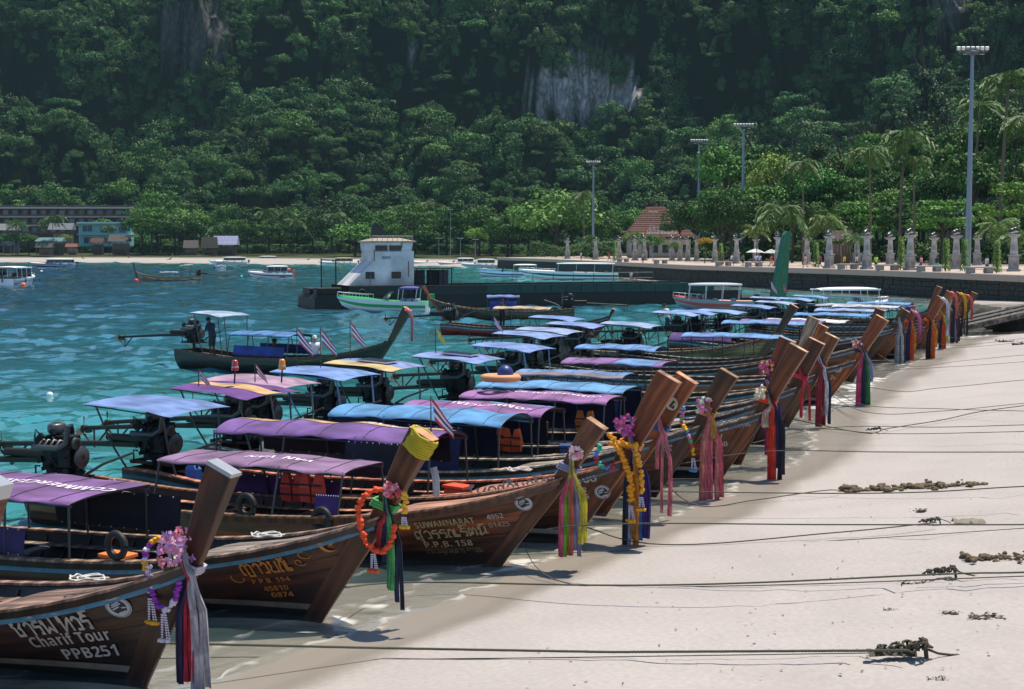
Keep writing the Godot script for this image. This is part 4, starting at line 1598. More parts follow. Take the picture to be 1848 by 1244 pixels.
func landing_craft() -> void:
	var a := at_h(568, 559); var b := at_h(1338, 547)
	var L := a.distance_to(b)
	var t := thing("landing_craft", "black and green landing craft with a white wheelhouse near its stern", "ferry", a, face_turn(a, b))
	var blk := paint("191d1f", 0.7); var grn := paint("1f4a45", 0.7); var dgr := paint("22302c", 0.7); var wht := mat("f2f4f6", 0.5, {"tri": true, "tex": ntex("cloth", 0.01, 0.72, 1.0), "scale": Vector3(0.08, 0.08, 0.08)})
	var W := 7.0
	var mb := MB.new()
	mb.prism(PackedVector2Array([Vector2(0, -0.6), Vector2(L - 1.5, -0.6), Vector2(L, 0.5), Vector2(L, 1.25), Vector2(0.3, 1.25), Vector2(0, 0.9)]), -W, 0.0)
	part("hull", mb, blk, t)
	mb = MB.new()
	mb.box(Vector3(10.2, 1.62, 0.02), Vector3(14.3, 0.72, 0.12)); mb.box(Vector3(10.2, 1.62, -W), Vector3(14.3, 0.72, 0.12))
	part("bulwark", mb, dgr, t)
	mb = MB.new()
	mb.box(Vector3(27.0, 1.6, 0.02), Vector3(L - 18.6, 0.78, 0.14)); mb.box(Vector3(27.0, 1.6, -W), Vector3(L - 18.6, 0.78, 0.12))
	part("bulwark", mb, grn, t)
	for i in 12:
		mb = MB.new()
		mb.box(Vector3(18.8 + i * 1.5, 1.6, 0.12), Vector3(0.1, 0.7, 0.08))
		part("stiffener", mb, grn, t)
	mb = MB.new()
	mb.box(Vector3(1.3, 1.55, -0.8), Vector3(2.2, 0.6, 1.4)); mb.box(Vector3(0.7, 1.5, -4.0), Vector3(1.2, 0.5, 3.0))
	part("stern_locker", mb, blk, t)
	# wheelhouse: lower sloping house, upper house, roof
	var x := 3.2
	mb = MB.new()
	mb.prism(PackedVector2Array([Vector2(x, 1.99), Vector2(x + 5.9, 1.99), Vector2(x + 5.9, 5.0), Vector2(x + 2.3, 5.0), Vector2(x + 2.25, 4.1)]), -5.4, -0.9)
	mb.prism(PackedVector2Array([Vector2(x + 2.2, 5.0), Vector2(x + 5.7, 5.0), Vector2(x + 5.85, 5.75), Vector2(x + 2.15, 5.75)]), -5.3, -1.0)
	part("wheelhouse", mb, wht, t)
	mb = MB.new()
	mb.loft([[Vector3(x + 2.0, 5.76, -0.75), Vector3(x + 6.05, 5.76, -0.75), Vector3(x + 6.05, 5.76, -5.5), Vector3(x + 2.0, 5.76, -5.5)], [Vector3(x + 2.0, 5.86, -0.75), Vector3(x + 6.05, 5.86, -0.75), Vector3(x + 6.05, 5.86, -5.5), Vector3(x + 2.0, 5.86, -5.5)], [Vector3(x + 2.9, 6.15, -2.2), Vector3(x + 5.0, 6.15, -2.2), Vector3(x + 5.0, 6.15, -4.2), Vector3(x + 2.9, 6.15, -4.2)]])
	part("roof", mb, paint("b8a896", 0.7), t)
	var win := mat("151c20", 0.15)
	for w in [[2.75, 5.12, 1.1, 0.5, 0], [4.0, 5.12, 1.1, 0.5, 0], [1.75, 2.75, 0.8, 0.62, 1], [4.1, 2.75, 0.85, 0.62, 1]]:
		mb = MB.new()
		mb.box(Vector3(x + w[0] + w[2] * 0.2, w[1] + 0.12, -0.9 + (-0.08 if w[4] == 0 else 0.02)), Vector3(w[2], w[3], 0.07))
		part("window", mb, win, t)
	for z in [-1.6, -2.9, -4.2]:
		mb = MB.new()
		mb.box(Vector3(x + 5.79, 5.35, z), Vector3(0.09, 0.5, 1.0), Basis(Vector3.BACK, -0.18))
		part("window", mb, win, t)
	mb = MB.new()
	mb.prism(PackedVector2Array([Vector2(x + 2.9, 6.0), Vector2(x + 5.2, 6.0), Vector2(x + 3.6, 7.3), Vector2(x + 3.3, 7.6), Vector2(x + 3.0, 7.3)]), -4.6, -4.2)
	part("funnel", mb, paint("1f3a38", 0.6), t)
	var tris := latin_tris("MNS", 0.26)
	mb = MB.new()
	for i in range(0, tris.size(), 3):
		mb.tri(Vector3(x + 3.0 + tris[i].x, 4.2 + tris[i].y, -0.885), Vector3(x + 3.0 + tris[i + 1].x, 4.2 + tris[i + 1].y, -0.885), Vector3(x + 3.0 + tris[i + 2].x, 4.2 + tris[i + 2].y, -0.885))
	part("lettering", mb, mat("5b6470", 0.7), t)
	mb = MB.new()
	for i in 3:
		mb.box(Vector3(x + [2.3, 4.8, 5.4][i], [4.6, 5.5, 3.4][i], -0.888), Vector3(0.09, [0.9, 0.5, 1.4][i], 0.012))
	part("rust_streak", mb, mat("8a5a3a", 0.9), t, "stuff")
	for q in [[x + 0.9, 2.6, "4a5258"], [x + 5.5, 2.4, "3a4046"]]:
		mb = MB.new()
		var ringp := []
		for i in 15:
			ringp.append(Vector3(q[0] + cos(TAU * i / 14.0) * 0.3, 1.35 + sin(TAU * i / 14.0) * 0.3, 0.16))
		mb.tube(ringp, 0.1, 0.1, 7, false)
		part("tyre_fender", mb, mat("1c1d1f", 0.7), t)
	for i in 4:
		mb = MB.new()
		mb.box(Vector3(x + [2.75, 4.0, 1.75, 4.1][i] + [1.1, 1.1, 0.8, 0.85][i] * 0.2, [5.12, 5.12, 2.75, 2.75][i] - [0.16, 0.16, 0.22, 0.22][i], -0.9 + [-0.06, -0.06, 0.04, 0.04][i]), Vector3([1.25, 1.25, 0.95, 1.0][i], 0.07, 0.12))
		part("window_sill", mb, mat("b4b9bd", 0.5), t)
	mb = MB.new()
	for i in 9:
		mb.tube([Vector3(x + 2.1 + i * 0.46, 5.86, -0.8), Vector3(x + 2.1 + i * 0.46, 6.3, -0.8)], 0.02, 0.02, 4)
	mb.tube([Vector3(x + 2.1, 6.3, -0.8), Vector3(x + 5.8, 6.3, -0.8)], 0.022, 0.022, 4)
	mb.tube([Vector3(x + 1.9, 2.0, -0.8), Vector3(x + 1.9, 2.9, -0.8)], 0.03, 0.03, 4)
	part("roof_rail", mb, metal("8a9094", 0.5), t)
	# dark shelter amidships
	mb = MB.new()
	mb.box(Vector3(11.0, 3.45, -2.6), Vector3(3.5, 0.08, 3.6))
	part("shelter_roof", mb, paint("2c3a30", 0.8), t)
	for px in [9.4, 10.6, 11.8, 12.6]:
		mb = MB.new()
		mb.tube([Vector3(px, 1.3, -0.95), Vector3(px, 3.42, -0.95)], 0.05)
		part("shelter_post", mb, blk, t)
	for q in [[9.9, "4a4550"], [11.1, "30353a"], [12.1, "5a5a62"]]:
		mb = MB.new()
		mb.box(Vector3(q[0], 2.5, -2.0), Vector3(0.9, 1.6, 0.6))
		part("stowed_goods", mb, paint(q[1], 0.9), t)
	mb = MB.new()
	for z in [-0.6, -6.4]:
		mb.tube([Vector3(2.0, 1.2, z), Vector3(2.0, 4.3, z)], 0.07)
	mb.tube([Vector3(2.0, 4.2, -0.6), Vector3(2.0, 4.2, -6.4)], 0.06)
	part("mast", mb, paint("26403c", 0.6), t)
	mb = MB.new()
	for i in 8:
		mb.tube([Vector3(18.0 + i * 2.0, 2.0, 0.0), Vector3(18.0 + i * 2.0, 3.0, 0.0)], 0.03, 0.03, 5)
	for y in [2.5, 3.0]:
		mb.tube([Vector3(18.0, y, 0.0), Vector3(32.0, y, 0.0)], 0.025, 0.025, 5)
	part("railing", mb, metal("5a6462", 0.5), t)
	# low bow and its raised ramp
	mb = MB.new()
	mb.box(Vector3(L + 2.0, 0.2, -W * 0.5), Vector3(4.4, 0.7, W * 0.8))
	part("bow_section", mb, blk, t)
	mb = MB.new()
	var rz := -0.6
	mb.loft([[Vector3(L + 3.7, 0.4, rz), Vector3(L + 5.3, 0.4, rz), Vector3(L + 5.3, 0.4, rz - 0.5), Vector3(L + 3.7, 0.4, rz - 0.5)], [Vector3(L + 4.95, 6.5, rz), Vector3(L + 5.75, 6.5, rz), Vector3(L + 5.75, 6.5, rz - 0.5), Vector3(L + 4.95, 6.5, rz - 0.5)], [Vector3(L + 5.3, 6.9, rz), Vector3(L + 5.75, 6.85, rz), Vector3(L + 5.75, 6.85, rz - 0.5), Vector3(L + 5.3, 6.9, rz - 0.5)]])
	part("bow_ramp", mb, paint("2f7d5c", 0.6), t)
	for i in 7:
		mb = MB.new()
		mb.box(Vector3(L + 4.65 + 0.12 * i, 1.2 + 0.8 * i, rz + 0.03), Vector3(0.16 + 0.06 * (i % 3), 0.2, 0.05))
		part("rust_patch", mb, mat("7a6a3c", 0.9), t.get_node("bow_ramp"))

func vessels() -> void:
	landing_craft()
	var p := at_h(694, 563)
	speedboat("speedboat", "green decked white speedboat lying against the landing craft's stern", p, PI - 0.12, 7.2, {"deck": "1f9a4e", "stripe": "1f9a4e", "hull": "cfdde0", "roof": true, "roofc": "4b4a8c", "posts": 2, "rl": 0.22, "rx": -0.3, "ry": 0.95, "glass": false, "beam": 0.3, "h": 1.05, "wx": -0.1, "fender": "dfe3e6", "motor": "2f8a50"})
	var list := [
		[30, 512, 9.0, 1.4, {"hull": "d5dde0", "stripe": "9aa6ac", "beam": 0.5, "ry": 1.5, "seat": "3a4a55"}, "big white speedboat seen stern on at the left edge"],
		[98, 482, 12.5, PI - 0.1, {"hull": "3f6ab8", "stripe": "e6a040", "rl": 0.6, "beam": 0.22}, "long white roofed speedboat with a blue hull near the left edge"],
		[398, 487, 6.0, -1.3, {"hull": "e8ecee", "beam": 0.45}, "small white cabin boat seen from behind, left of the red striped one"],
		[414, 477, 12.0, PI - 0.05, {"stripe": "5a6a8a", "rl": 0.6, "beam": 0.2}, "long white speedboat at the far beach behind the small cabin boat"],
		[490, 502, 7.2, PI + 0.25, {"stripe": "8c2a38", "rl": 0.5, "ry": 1.1, "motor": "e05030", "beam": 0.32}, "white speedboat with a red stripe and orange motors in the open bay"],
		[476, 474, 12.0, PI - 0.1, {"stripe": "c84a3a", "rl": 0.5}, "white speedboat with an orange stripe drawn up on the far beach"],
		[520, 469, 13.0, PI + 0.2, {"stripe": "70808a", "rl": 0.55}, "white speedboat farthest up the beach, left of the grounded group"],
		[566, 476, 13.0, PI - 0.15, {"stripe": "8090a8", "roof": false}, "open white speedboat in the grounded group"],
		[612, 479, 11.0, PI, {"stripe": "c85a40", "roofc": "d8b060"}, "speedboat with a tan roof left of the white wheelhouse"],
		[660, 477, 11.0, PI - 0.2, {"stripe": "3a5aa0", "hull": "c8d4dc"}, "pale blue speedboat just left of the white wheelhouse"],
		[782, 479, 12.0, PI + 0.1, {"stripe": "b84a48", "roof": false}, "open speedboat with a red stripe right of the white wheelhouse"],
		[830, 480, 12.0, PI, {"stripe": "a04a50", "rl": 0.4}, "roofed speedboat with a dull red stripe beyond the landing craft"],
		[868, 483, 10.0, PI - 0.1, {"stripe": "3a6aa8"}, "roofed speedboat with a blue stripe beyond the landing craft"],
		[925, 500, 11.5, PI - 0.1, {"hull": "dfe9ee", "stripe": "1f4a90", "deck": "3a62a8", "rl": 0.35, "rx": -0.2}, "white and dark blue speedboat left of the largest white one"],
		[1030, 505, 15.5, PI - 0.04, {"hull": "d7ecf0", "stripe": "20405f", "rl": 0.62, "rx": -0.16, "ry": 1.3, "beam": 0.2, "h": 1.4, "glass": true}, "largest white speedboat with a long roof in front of the sea wall"],
	]
	for b in list:
		speedboat("speedboat", b[5], at_h(b[0], b[1]), b[3], b[2], b[4])
	# a grey launch and other small craft beyond the far end of the row
	speedboat("speedboat", "grey launch with red seats moored beside the landing craft's bow", at_h(1290, 560), PI - 0.1, 6.4, {"hull": "8f979c", "stripe": "c04a40", "rl": 0.7, "rx": 0.0, "roofc": "b6bcc2", "deck": "a83a30", "beam": 0.3, "glass": false})
	speedboat("speedboat", "white roofed launch among the canopies near the far end of the row", at_h(1525, 572), 0.3, 6.8, {"rl": 0.75, "rx": 0.0, "ry": 1.2, "stripe": "c0603a", "glass": false})
	# buoys
	var k := 0
	for q in [[42, 517, "d8643c", 0.42], [75, 491, "e6e6e0", 0.3], [246, 509, "c03a48", 0.4], [436, 500, "4fd0a8", 0.25], [521, 489, "e8552e", 0.5], [830, 569, "e8e4da", 0.22], [865, 568, "e8e4da", 0.18], [90, 715, "dfe8ea", 0.12]]:
		var mb := MB.new()
		mb.blob(Vector3(0, q[3] * 0.3, 0), Vector3.ONE * q[3], 0.0, null, 12)
		var buoy := solo("mooring_buoy", mb, mat(q[2], 0.5), ["orange buoy beside the big white stern at left", "white buoy behind the blue hulled speedboat", "red buoy at the bow of the lone grey longtail", "mint green buoy left of the red striped speedboat", "bright orange buoy at the stern of the red striped speedboat", "white float in the water below the green speedboat, the left one", "white float in the water below the green speedboat, the right one", "tiny pale float alone on the water at far left"][k], "buoy", at_h(q[0], q[1]), 0.0, "mooring buoys")
		buoy.set_meta("category", "buoy")
		k += 1

# ------------------------------------------------------------------ trees and palms
var tree_protos := []
var palm_protos := []

func tree_crown(seed_: int, kind: int) -> MB:
	var g := RandomNumberGenerator.new()
	g.seed = seed_
	var mb := MB.new()
	var n: int = [34, 30, 26][kind]
	for i in n:
		var t := g.randf() * TAU
		var c := Vector3.ZERO
		var r := Vector3.ONE
		match kind:
			0:
				var f := acos(g.randf_range(-0.5, 1.0)); var q := g.randf_range(0.5, 0.85)
				c = Vector3(cos(t) * sin(f) * q, 0.55 + cos(f) * q * 0.55, sin(t) * sin(f) * q); r = Vector3(0.27, 0.2, 0.27)
			1:
				var y := g.randi() % 5 * 0.2 + 0.15; var q := sqrt(g.randf()) * (1.05 - absf(y - 0.4))
				c = Vector3(cos(t) * q, y + g.randf_range(-0.03, 0.03), sin(t) * q); r = Vector3(0.32, 0.09, 0.32)
			2:
				var y := g.randf_range(0.0, 1.3); var q := 0.55 * (1.3 - y) * sqrt(g.randf()) + 0.1
				c = Vector3(cos(t) * q, y, sin(t) * q); r = Vector3(0.26, 0.22, 0.26)
		for k in 70:
			var a := g.randf() * TAU; var cy := g.randf_range(-0.7, 1.0); var s := sqrt(1 - cy * cy)
			var o := Vector3(cos(a) * s, cy, sin(a) * s)
			var nn := (o + Vector3(g.randf_range(-0.8, 0.8), g.randf_range(0.0, 1.0), g.randf_range(-0.8, 0.8))).normalized()
			var dr := nn.cross(Vector3(g.randf_range(-1, 1), g.randf_range(-1, 1), g.randf_range(-1, 1))).normalized()
			mb.leaf(c + o * r * g.randf_range(0.45, 1.15), nn, dr, g.randf_range(0.07, 0.13), g.randf_range(0.05, 0.085))
	return mb

func tree_trunk(seed_: int) -> MB:
	var g := RandomNumberGenerator.new()
	g.seed = seed_
	var mb := MB.new()
	mb.tube([Vector3(0, -0.9, 0), Vector3(0.02, -0.3, 0.01), Vector3(0.0, 0.3, 0.02)], 0.06, 0.035, 7)
	for i in 6:
		var t := TAU * i / 6.0 + g.randf()
		mb.tube([Vector3(0, -0.1 + 0.06 * i, 0), Vector3(cos(t) * 0.25, 0.25 + 0.05 * i, sin(t) * 0.25), Vector3(cos(t) * 0.6, 0.5 + 0.05 * i, sin(t) * 0.6)], 0.028, 0.01, 5)
	return mb

func palm_crown(seed_: int, droop: float) -> MB:
	var g := RandomNumberGenerator.new()
	g.seed = seed_
	var mb := MB.new()
	for i in 19:
		var t := TAU * i / 19.0 * 1.0 + g.randf_range(-0.2, 0.2) + (0.15 if i % 2 else 0.0)
		var up := g.randf_range(-0.55, 1.45)
		var L := g.randf_range(0.8, 1.05)
		var prev := Vector3.ZERO
		var pts := [prev]
		for k in 9:
			var e := (k + 1) / 9.0
			pts.append(Vector3(cos(t) * L * e * (1 - 0.15 * e), L * (up * 0.62 * e - droop * e * e * (0.55 + 0.25 * up + 0.3 * g.randf())), sin(t) * L * e * (1 - 0.15 * e)))
		mb.tube([pts[0], pts[3], pts[6], pts[9]], 0.012, 0.004, 4, false)
		for k in range(1, 10):
			for h in 2:
				var p: Vector3 = pts[k] if h == 0 else (pts[k] + pts[k - 1]) * 0.5
				var d: Vector3 = (pts[k] - pts[k - 1]).normalized()
				var side := d.cross(Vector3.UP).normalized()
				var ln := 0.26 * sin(PI * clampf((k - 0.4 * h) / 10.5, 0.08, 1.0)) + 0.06
				for s in [-1.0, 1.0]:
					var dr: Vector3 = (side * s + d * 0.55 + Vector3(0, -0.35 - g.randf() * 0.3, 0)).normalized()
					var nn: Vector3 = (Vector3.UP + side * s * 0.4).normalized()
					nn = (nn - dr * nn.dot(dr)).normalized()
					mb.leaf(p, nn, dr, ln, 0.035)
	return mb

func palm_trunk(lean: float) -> MB:
	var mb := MB.new()
	var q := []
	for i in 9:
		var e := i / 8.0
		q.append(Vector3(lean * e * e, e, 0.0))
	mb.tube(q, 0.024, 0.014, 8)
	return mb

func make_tree(called: String, label: String, cat: String, crown: ArrayMesh, trunk: ArrayMesh, cm: Material, tm: Material, p: Vector3, sc: Vector3, base: float, group := "") -> Node3D:
	var t := thing(called, label, cat, Vector3(p.x, base, p.z), 0.0, group)
	var c := part("crown", crown, cm, t)
	c.position = Vector3(0, p.y - base, 0)
	c.rotation.y = rng.randf() * TAU
	c.scale = sc
	var k := part("trunk", trunk, tm, t)
	k.position = Vector3(0, p.y - base, 0)
	k.scale = Vector3(sc.x, maxf(sc.y, (p.y - base) / 0.9), sc.z)
	return t

func tree_at(cx: float, cy: float, rx: float, ry: float, d: float, col: String, kind: int, label: String, group := "", cat := "tree") -> void:
	var p := at_d(cx, cy + ry * 0.5, d)
	var k := d / FOCAL
	col = shade(col, 0.62 + 0.42 * absf(sin(cx * 3.1)))
	if tree_protos.is_empty():
		for i in 3:
			for j in 2:
				tree_protos.append([tree_crown(40 + i * 7 + j, i).mesh(), tree_trunk(60 + i).mesh()])
	var pr: Array = tree_protos[kind * 2 + int(cx) % 2]
	make_tree("leafy_tree", label, cat, pr[0], pr[1], mat(col, 0.55, {"back": Color(0.14, 0.18, 0.06), "spec": 0.3}), mat("3e3730", 0.9), p, Vector3(rx * k, ry * k * 1.25, rx * k), clampf(p.y - ry * k * 1.2, 2.5, 1e3) if d > 480 else 2.5, group)

func palm_at(cx: float, cy: float, r: float, d: float, col: String, lean: float, label: String, droop := 0.75) -> void:
	var top := at_d(cx, cy, d)
	var k := d / FOCAL
	var base := 2.6
	var t := thing("palm_tree", label, "palm tree", Vector3(top.x, base, top.z), 0.0, "palms along the shore")
	var hh := top.y - base
	var tk := part("trunk", palm_trunk(-lean / (hh * 0.5)), mat("63594e", 0.9), t)
	tk.scale = Vector3(hh * 0.5, hh, hh * 0.5)
	tk.position = Vector3(lean, 0, 0)
	if palm_protos.is_empty():
		for i in 3:
			palm_protos.append(palm_crown(80 + i, [0.6, 0.75, 0.9][i]).mesh())
	var c := part("crown", palm_protos[int(cx) % 3], mat(Color(col).lerp(Color("2f5a2c"), 0.55), 0.5, {"back": Color(0.14, 0.2, 0.06), "spec": 0.35}), t)
	c.position = Vector3(0, hh, 0)
	c.rotation.y = cx
	c.scale = Vector3.ONE * r * k

func vegetation() -> void:
	var G := ["3f6a2c", "4c7a33", "2f5526", "5a8238", "38602a"]
	var far := "trees in the dense row behind the far beach"
	# named by what stands near them
	tree_at(283, 392, 48, 52, 565, "4c7a33", 1, "tall bright green tree at the right end of the hotel")
	tree_at(322, 415, 46, 34, 545, "38602a", 0, "round dark green tree in front of the tall bright tree by the hotel")
	tree_at(30, 433, 42, 15, 545, "2f5a26", 0, "wide low clipped tree at the left edge before the hotel")
	tree_at(52, 436, 22, 15, 540, "2f5a26", 0, "small clipped round tree right of the wide low one")
	tree_at(118, 433, 14, 12, 548, "6a7a3a", 0, "yellowish bush between the two hotel palms")
	tree_at(1003, 400, 88, 64, 425, "6a9244", 0, "biggest round bright tree in the centre, behind the white boats")
	tree_at(915, 418, 52, 40, 440, "4c7a33", 0, "round green tree left of the biggest bright one")
	tree_at(746, 408, 46, 44, 470, "55803a", 1, "layered green tree behind the white wheelhouse")
	tree_at(640, 428, 50, 28, 490, "4c7a33", 0, "broad green tree left of the white wheelhouse")
	tree_at(860, 428, 24, 20, 450, "6f9440", 0, "pale yellow green tree right of the wheelhouse")
	tree_at(1226, 403, 40, 30, 300, "2f5a26", 1, "small dark layered tree in front of the red brown hospital roof")
	tree_at(1300, 400, 48, 62, 250, "2b5222", 0, "dense dark green tree right of the hospital roof")
	tree_at(1395, 335, 58, 62, 285, "7d9146", 0, "pale yellow flowering tree behind the floodlight masts")
	tree_at(1310, 330, 40, 46, 330, "5a7a44", 2, "feathery pale green tree left of the flowering one")
	tree_at(1480, 342, 52, 48, 270, "3f7a2c", 0, "bright leaved dark tree right of the flowering one")
	tree_at(1545, 400, 58, 42, 245, "4a7c2e", 1, "low spreading tree behind the middle of the promenade")
	tree_at(1700, 395, 70, 40, 215, "4a7a30", 1, "wide layered tree crossing behind the tallest mast")
	tree_at(1755, 330, 70, 60, 235, "3f6a2c", 0, "big dark tree right of the tallest mast")
	tree_at(1830, 370, 60, 48, 200, "5f8a34", 1, "bright green tree at the right edge above the columns")
	tree_at(1830, 250, 60, 70, 260, "38602a", 0, "tall dark tree at the right edge below the palms")
	tree_at(1660, 300, 44, 44, 280, "3a6a2c", 0, "dark rounded tree between the twin palms and the tallest mast")
	tree_at(1600, 345, 50, 42, 268, "39662a", 0, "dark tree behind the trunks of the twin palms")
	tree_at(1670, 200, 60, 60, 330, "41604a", 2, "feathery grey green tree high on the right hand slope")
	tree_at(1780, 200, 60, 60, 310, "35582c", 1, "layered tree below the highest palms at right")
	tree_at(1272, 438, 15, 11, 230, "c9a52c", 0, "yellow flowering bush left of the columns", "", "bush")
	tree_at(1430, 395, 46, 40, 240, "35622a", 0, "dark tree behind the low wide palm")
	tree_at(1170, 440, 30, 20, 330, "3f6a2c", 0, "low green bush under the hospital roof")
	for i in 34:
		var cx := 250.0 + i * 29.0 + rng.randf_range(-8, 8)
		var big := rng.randf_range(24, 40)
		tree_at(cx, 440 - big * 0.7 - rng.randf_range(0, 12), big * 1.15, big, 545.0 - 120.0 * ss(500, 1150, cx) + rng.randf_range(-6, 18), G[i % 5], [0, 0, 1, 2][rng.randi() % 4], "leafy green tree in the dense row behind the far beach, %s from the left" % ORD[i], far)
	for i in 22:
		var cx := 1265.0 + i * 29.0 + rng.randf_range(-10, 10)
		var big := rng.randf_range(30, 46)
		tree_at(cx, 425 - big * 0.6, big * 1.1, big, 262.0 - 40.0 * ss(1300, 1850, cx) + rng.randf_range(0, 20), G[i % 5], [0, 1][rng.randi() % 2], "dark green tree in the shaded row behind the promenade, %s from the left" % ORD[i], "trees in the row behind the promenade")
	for i in 24:
		var cx := 1290.0 + (i % 12) * 52.0 + (i / 12) * 24.0 + rng.randf_range(-14, 14)
		var rr := rng.randf_range(42, 66)
		tree_at(cx, 372 - (i / 12) * 70 - 30.0 * ss(1500, 1850, cx) + rng.randf_range(-16, 16), rr, rr * 0.9, 275.0 + 28 * (i / 12) - 40.0 * ss(1400, 1850, cx), G[(i * 3) % 5], [0, 1, 0, 2][i % 4], "leafy tree on the wooded slope at right, %s row, %s from the left" % [["lower", "upper"][i / 12], ORD[i % 12]], "trees on the wooded slope at right")
	# undergrowth that closes the view between the trunks
	var sp := [crown_mesh(2, 31), crown_mesh(1, 32)]
	for k in 2:
		var mm := MultiMesh.new()
		mm.transform_format = MultiMesh.TRANSFORM_3D
		mm.use_colors = true
		mm.mesh = sp[k].mesh(leaf_mat("46643a"))
		var list := []
		for i in 420:
			var px := rng.randf_range(150, 2000)
			if px > 1100 and px < 1260:
				px += 330.0
			var dd := 0.0
			if px < 1000.0 + rng.randf_range(-60, 120):
				dd = 552.0 - 105.0 * ss(450, 1100, px) + rng.randf_range(0, 40)
			else:
				dd = 268.0 - 55.0 * ss(1300, 1850, px) + 60.0 * (1.0 - ss(1000, 1250, px)) + rng.randf_range(0, 45)
			if px < 250.0:
				dd += 60.0
			var p := at_d(px, 447, dd)
			var s := rng.randf_range(1.6, 3.6)
			list.append(Transform3D(Basis(Vector3.UP, rng.randf() * TAU).scaled(Vector3(s * 1.3, s, s * 1.3)), Vector3(p.x, 2.6 + s * 0.1, p.z)))
		mm.instance_count = list.size()
		for i in list.size():
			mm.set_instance_transform(i, list[i])
			var c := Color(0.9, 1.0, 0.75) * rng.randf_range(0.45, 1.15)
			c.a = 1.0
			mm.set_instance_color(i, c)
		var o := MultiMeshInstance3D.new()
		o.name = ["undergrowth", "low_shrubs"][k]
		o.multimesh = mm
		add_child(o)
		o.set_meta("kind", "stuff")
		tag(o, ["dense dark undergrowth between the trunks behind the shore", "rounded low shrubs between the trunks behind the shore"][k], "undergrowth")
	# palms
	palm_at(1568, 268, 52, 205, "4f7044", 0.5, "tall palm with grey fronds left of the twin palms")
	palm_at(1634, 240, 60, 215, "5a7a48", -0.6, "taller of the twin trunked palms")
	palm_at(1648, 285, 46, 212, "4a6a3c", 0.4, "lower of the twin trunked palms")
	palm_at(1822, 135, 62, 225, "55763c", -1.0, "highest palm at the right edge")
	palm_at(1770, 190, 50, 245, "6a8a4c", -1.2, "slim palm just right of the tallest mast")
	palm_at(1850, 210, 56, 215, "4a6a34", 0.6, "palm at the right edge below the highest one")
	palm_at(1448, 292, 42, 235, "3f6234", 0.4, "dark upright palm left of centre of the promenade")
	palm_at(1412, 376, 64, 200, "5c7c48", 0.3, "wide low palm with arching fronds behind the columns")
	palm_at(1490, 392, 44, 196, "7a8a48", 0.2, "low palm with yellowing fronds beside the green ramp", 0.85)
	palm_at(1365, 415, 30, 205, "a3a03c", 0.1, "small yellow palm between the columns", 0.5)
	palm_at(1800, 405, 50, 165, "6a8c3e", 0.2, "bright low palm right of the tallest mast's foot", 0.6)
	palm_at(1836, 425, 40, 160, "7f9a48", 0.2, "low palm at the right edge behind the last column", 0.6)
	palm_at(1545, 428, 30, 185, "5f8a40", 0.1, "small palm in the gap right of the green ramp", 0.6)
	palm_at(1052, 348, 32, 400, "4a6238", 0.4, "tall thin palm beside the left hand mast")
	palm_at(1140, 424, 24, 300, "5f8446", 0.2, "small palm left of the hospital", 0.6)
	palm_at(1066, 428, 20, 330, "6a8a48", 0.1, "small palm at the foot of the left hand mast", 0.6)
	palm_at(1216, 440, 18, 250, "7a9a48", 0.1, "young palm beside the white columns", 0.5)
	palm_at(94, 394, 30, 535, "36552c", 0.3, "taller dark palm in front of the hotel")
	palm_at(30, 404, 24, 540, "36552c", 0.3, "shorter dark palm in front of the hotel's left part")
	palm_at(196, 410, 18, 560, "3a5a3a", 0.2, "palm before the turquoise building")
	palm_at(392, 408, 26, 540, "5a7a60", 0.3, "grey green palm behind the beach huts")
	palm_at(480, 382, 26, 530, "4a6a3c", 0.5, "left palm of the pair above the grounded speedboats")
	palm_at(514, 384, 28, 530, "4f6f40", -0.6, "right palm of the pair above the grounded speedboats")
	palm_at(534, 400, 24, 520, "5a7048", 8.5, "palm with a long leaning bare trunk over the far beach")
	palm_at(604, 388, 28, 520, "4a6a44", 0.3, "palm standing left of the wheelhouse behind the broad tree")
	palm_at(770, 366, 24, 520, "6a8448", 0.2, "slender pale trunked palm right above the wheelhouse")
	palm_at(790, 372, 22, 520, "5a7444", 0.2, "slender palm next to the one above the wheelhouse")

func shrub_column(p: Vector3, h: float, label: String) -> void:
	var mb := MB.new()
	var g := RandomNumberGenerator.new()
	g.seed = int(p.x * 100)
	for i in 420:
		var y := g.randf(); var r := (0.52 - 0.25 * y) * sqrt(g.randf_range(0.5, 1.0)); var t := g.randf() * TAU
		var o := Vector3(cos(t), 0.3, sin(t)).normalized()
		mb.leaf(Vector3(cos(t) * r, y * h, sin(t) * r), (o + Vector3(0, 0.5, 0)).normalized(), Vector3(o.x * 0.3, 0.9, o.z * 0.3).normalized(), 0.26, 0.15)
	var t := thing("clipped_shrub", label, "shrub", p, 0.0, "clipped shrubs on the promenade")
	part("foliage", mb, mat("4a7030", 0.6, {"back": Color(0.35, 0.4, 0.15)}), t)
	var s := MB.new()
	s.tube([Vector3(0, -0.05, 0), Vector3(0, h * 0.5, 0)], 0.05)
	part("stem", s, mat("5a5048", 0.9), t)

# ------------------------------------------------------------------ promenade and buildings
func along_wall(px: float, back: float) -> Vector3:
	var w := wall_line()
	for i in w.size() - 1:
		var a: Vector3 = w[i]; var b: Vector3 = w[i + 1]
		var pa := 924.0 + a.x / -a.z * FOCAL; var pb := 924.0 + b.x / -b.z * FOCAL
		if px <= pa and px >= pb:
			# solve along the segment
			var p := a.lerp(b, (pa - px) / (pa - pb))
			for k in 6:
				var now := 924.0 + p.x / -p.z * FOCAL
				p += (b - a).normalized() * (now - px) / FOCAL * -p.z * 1.0 * (1.0 if b.x < a.x else -1.0) * 0.4
			var q := p * ((-p.z + back) / -p.z)
			return Vector3(q.x, 2.7, q.z)
	return Vector3(0, 2.7, -400)

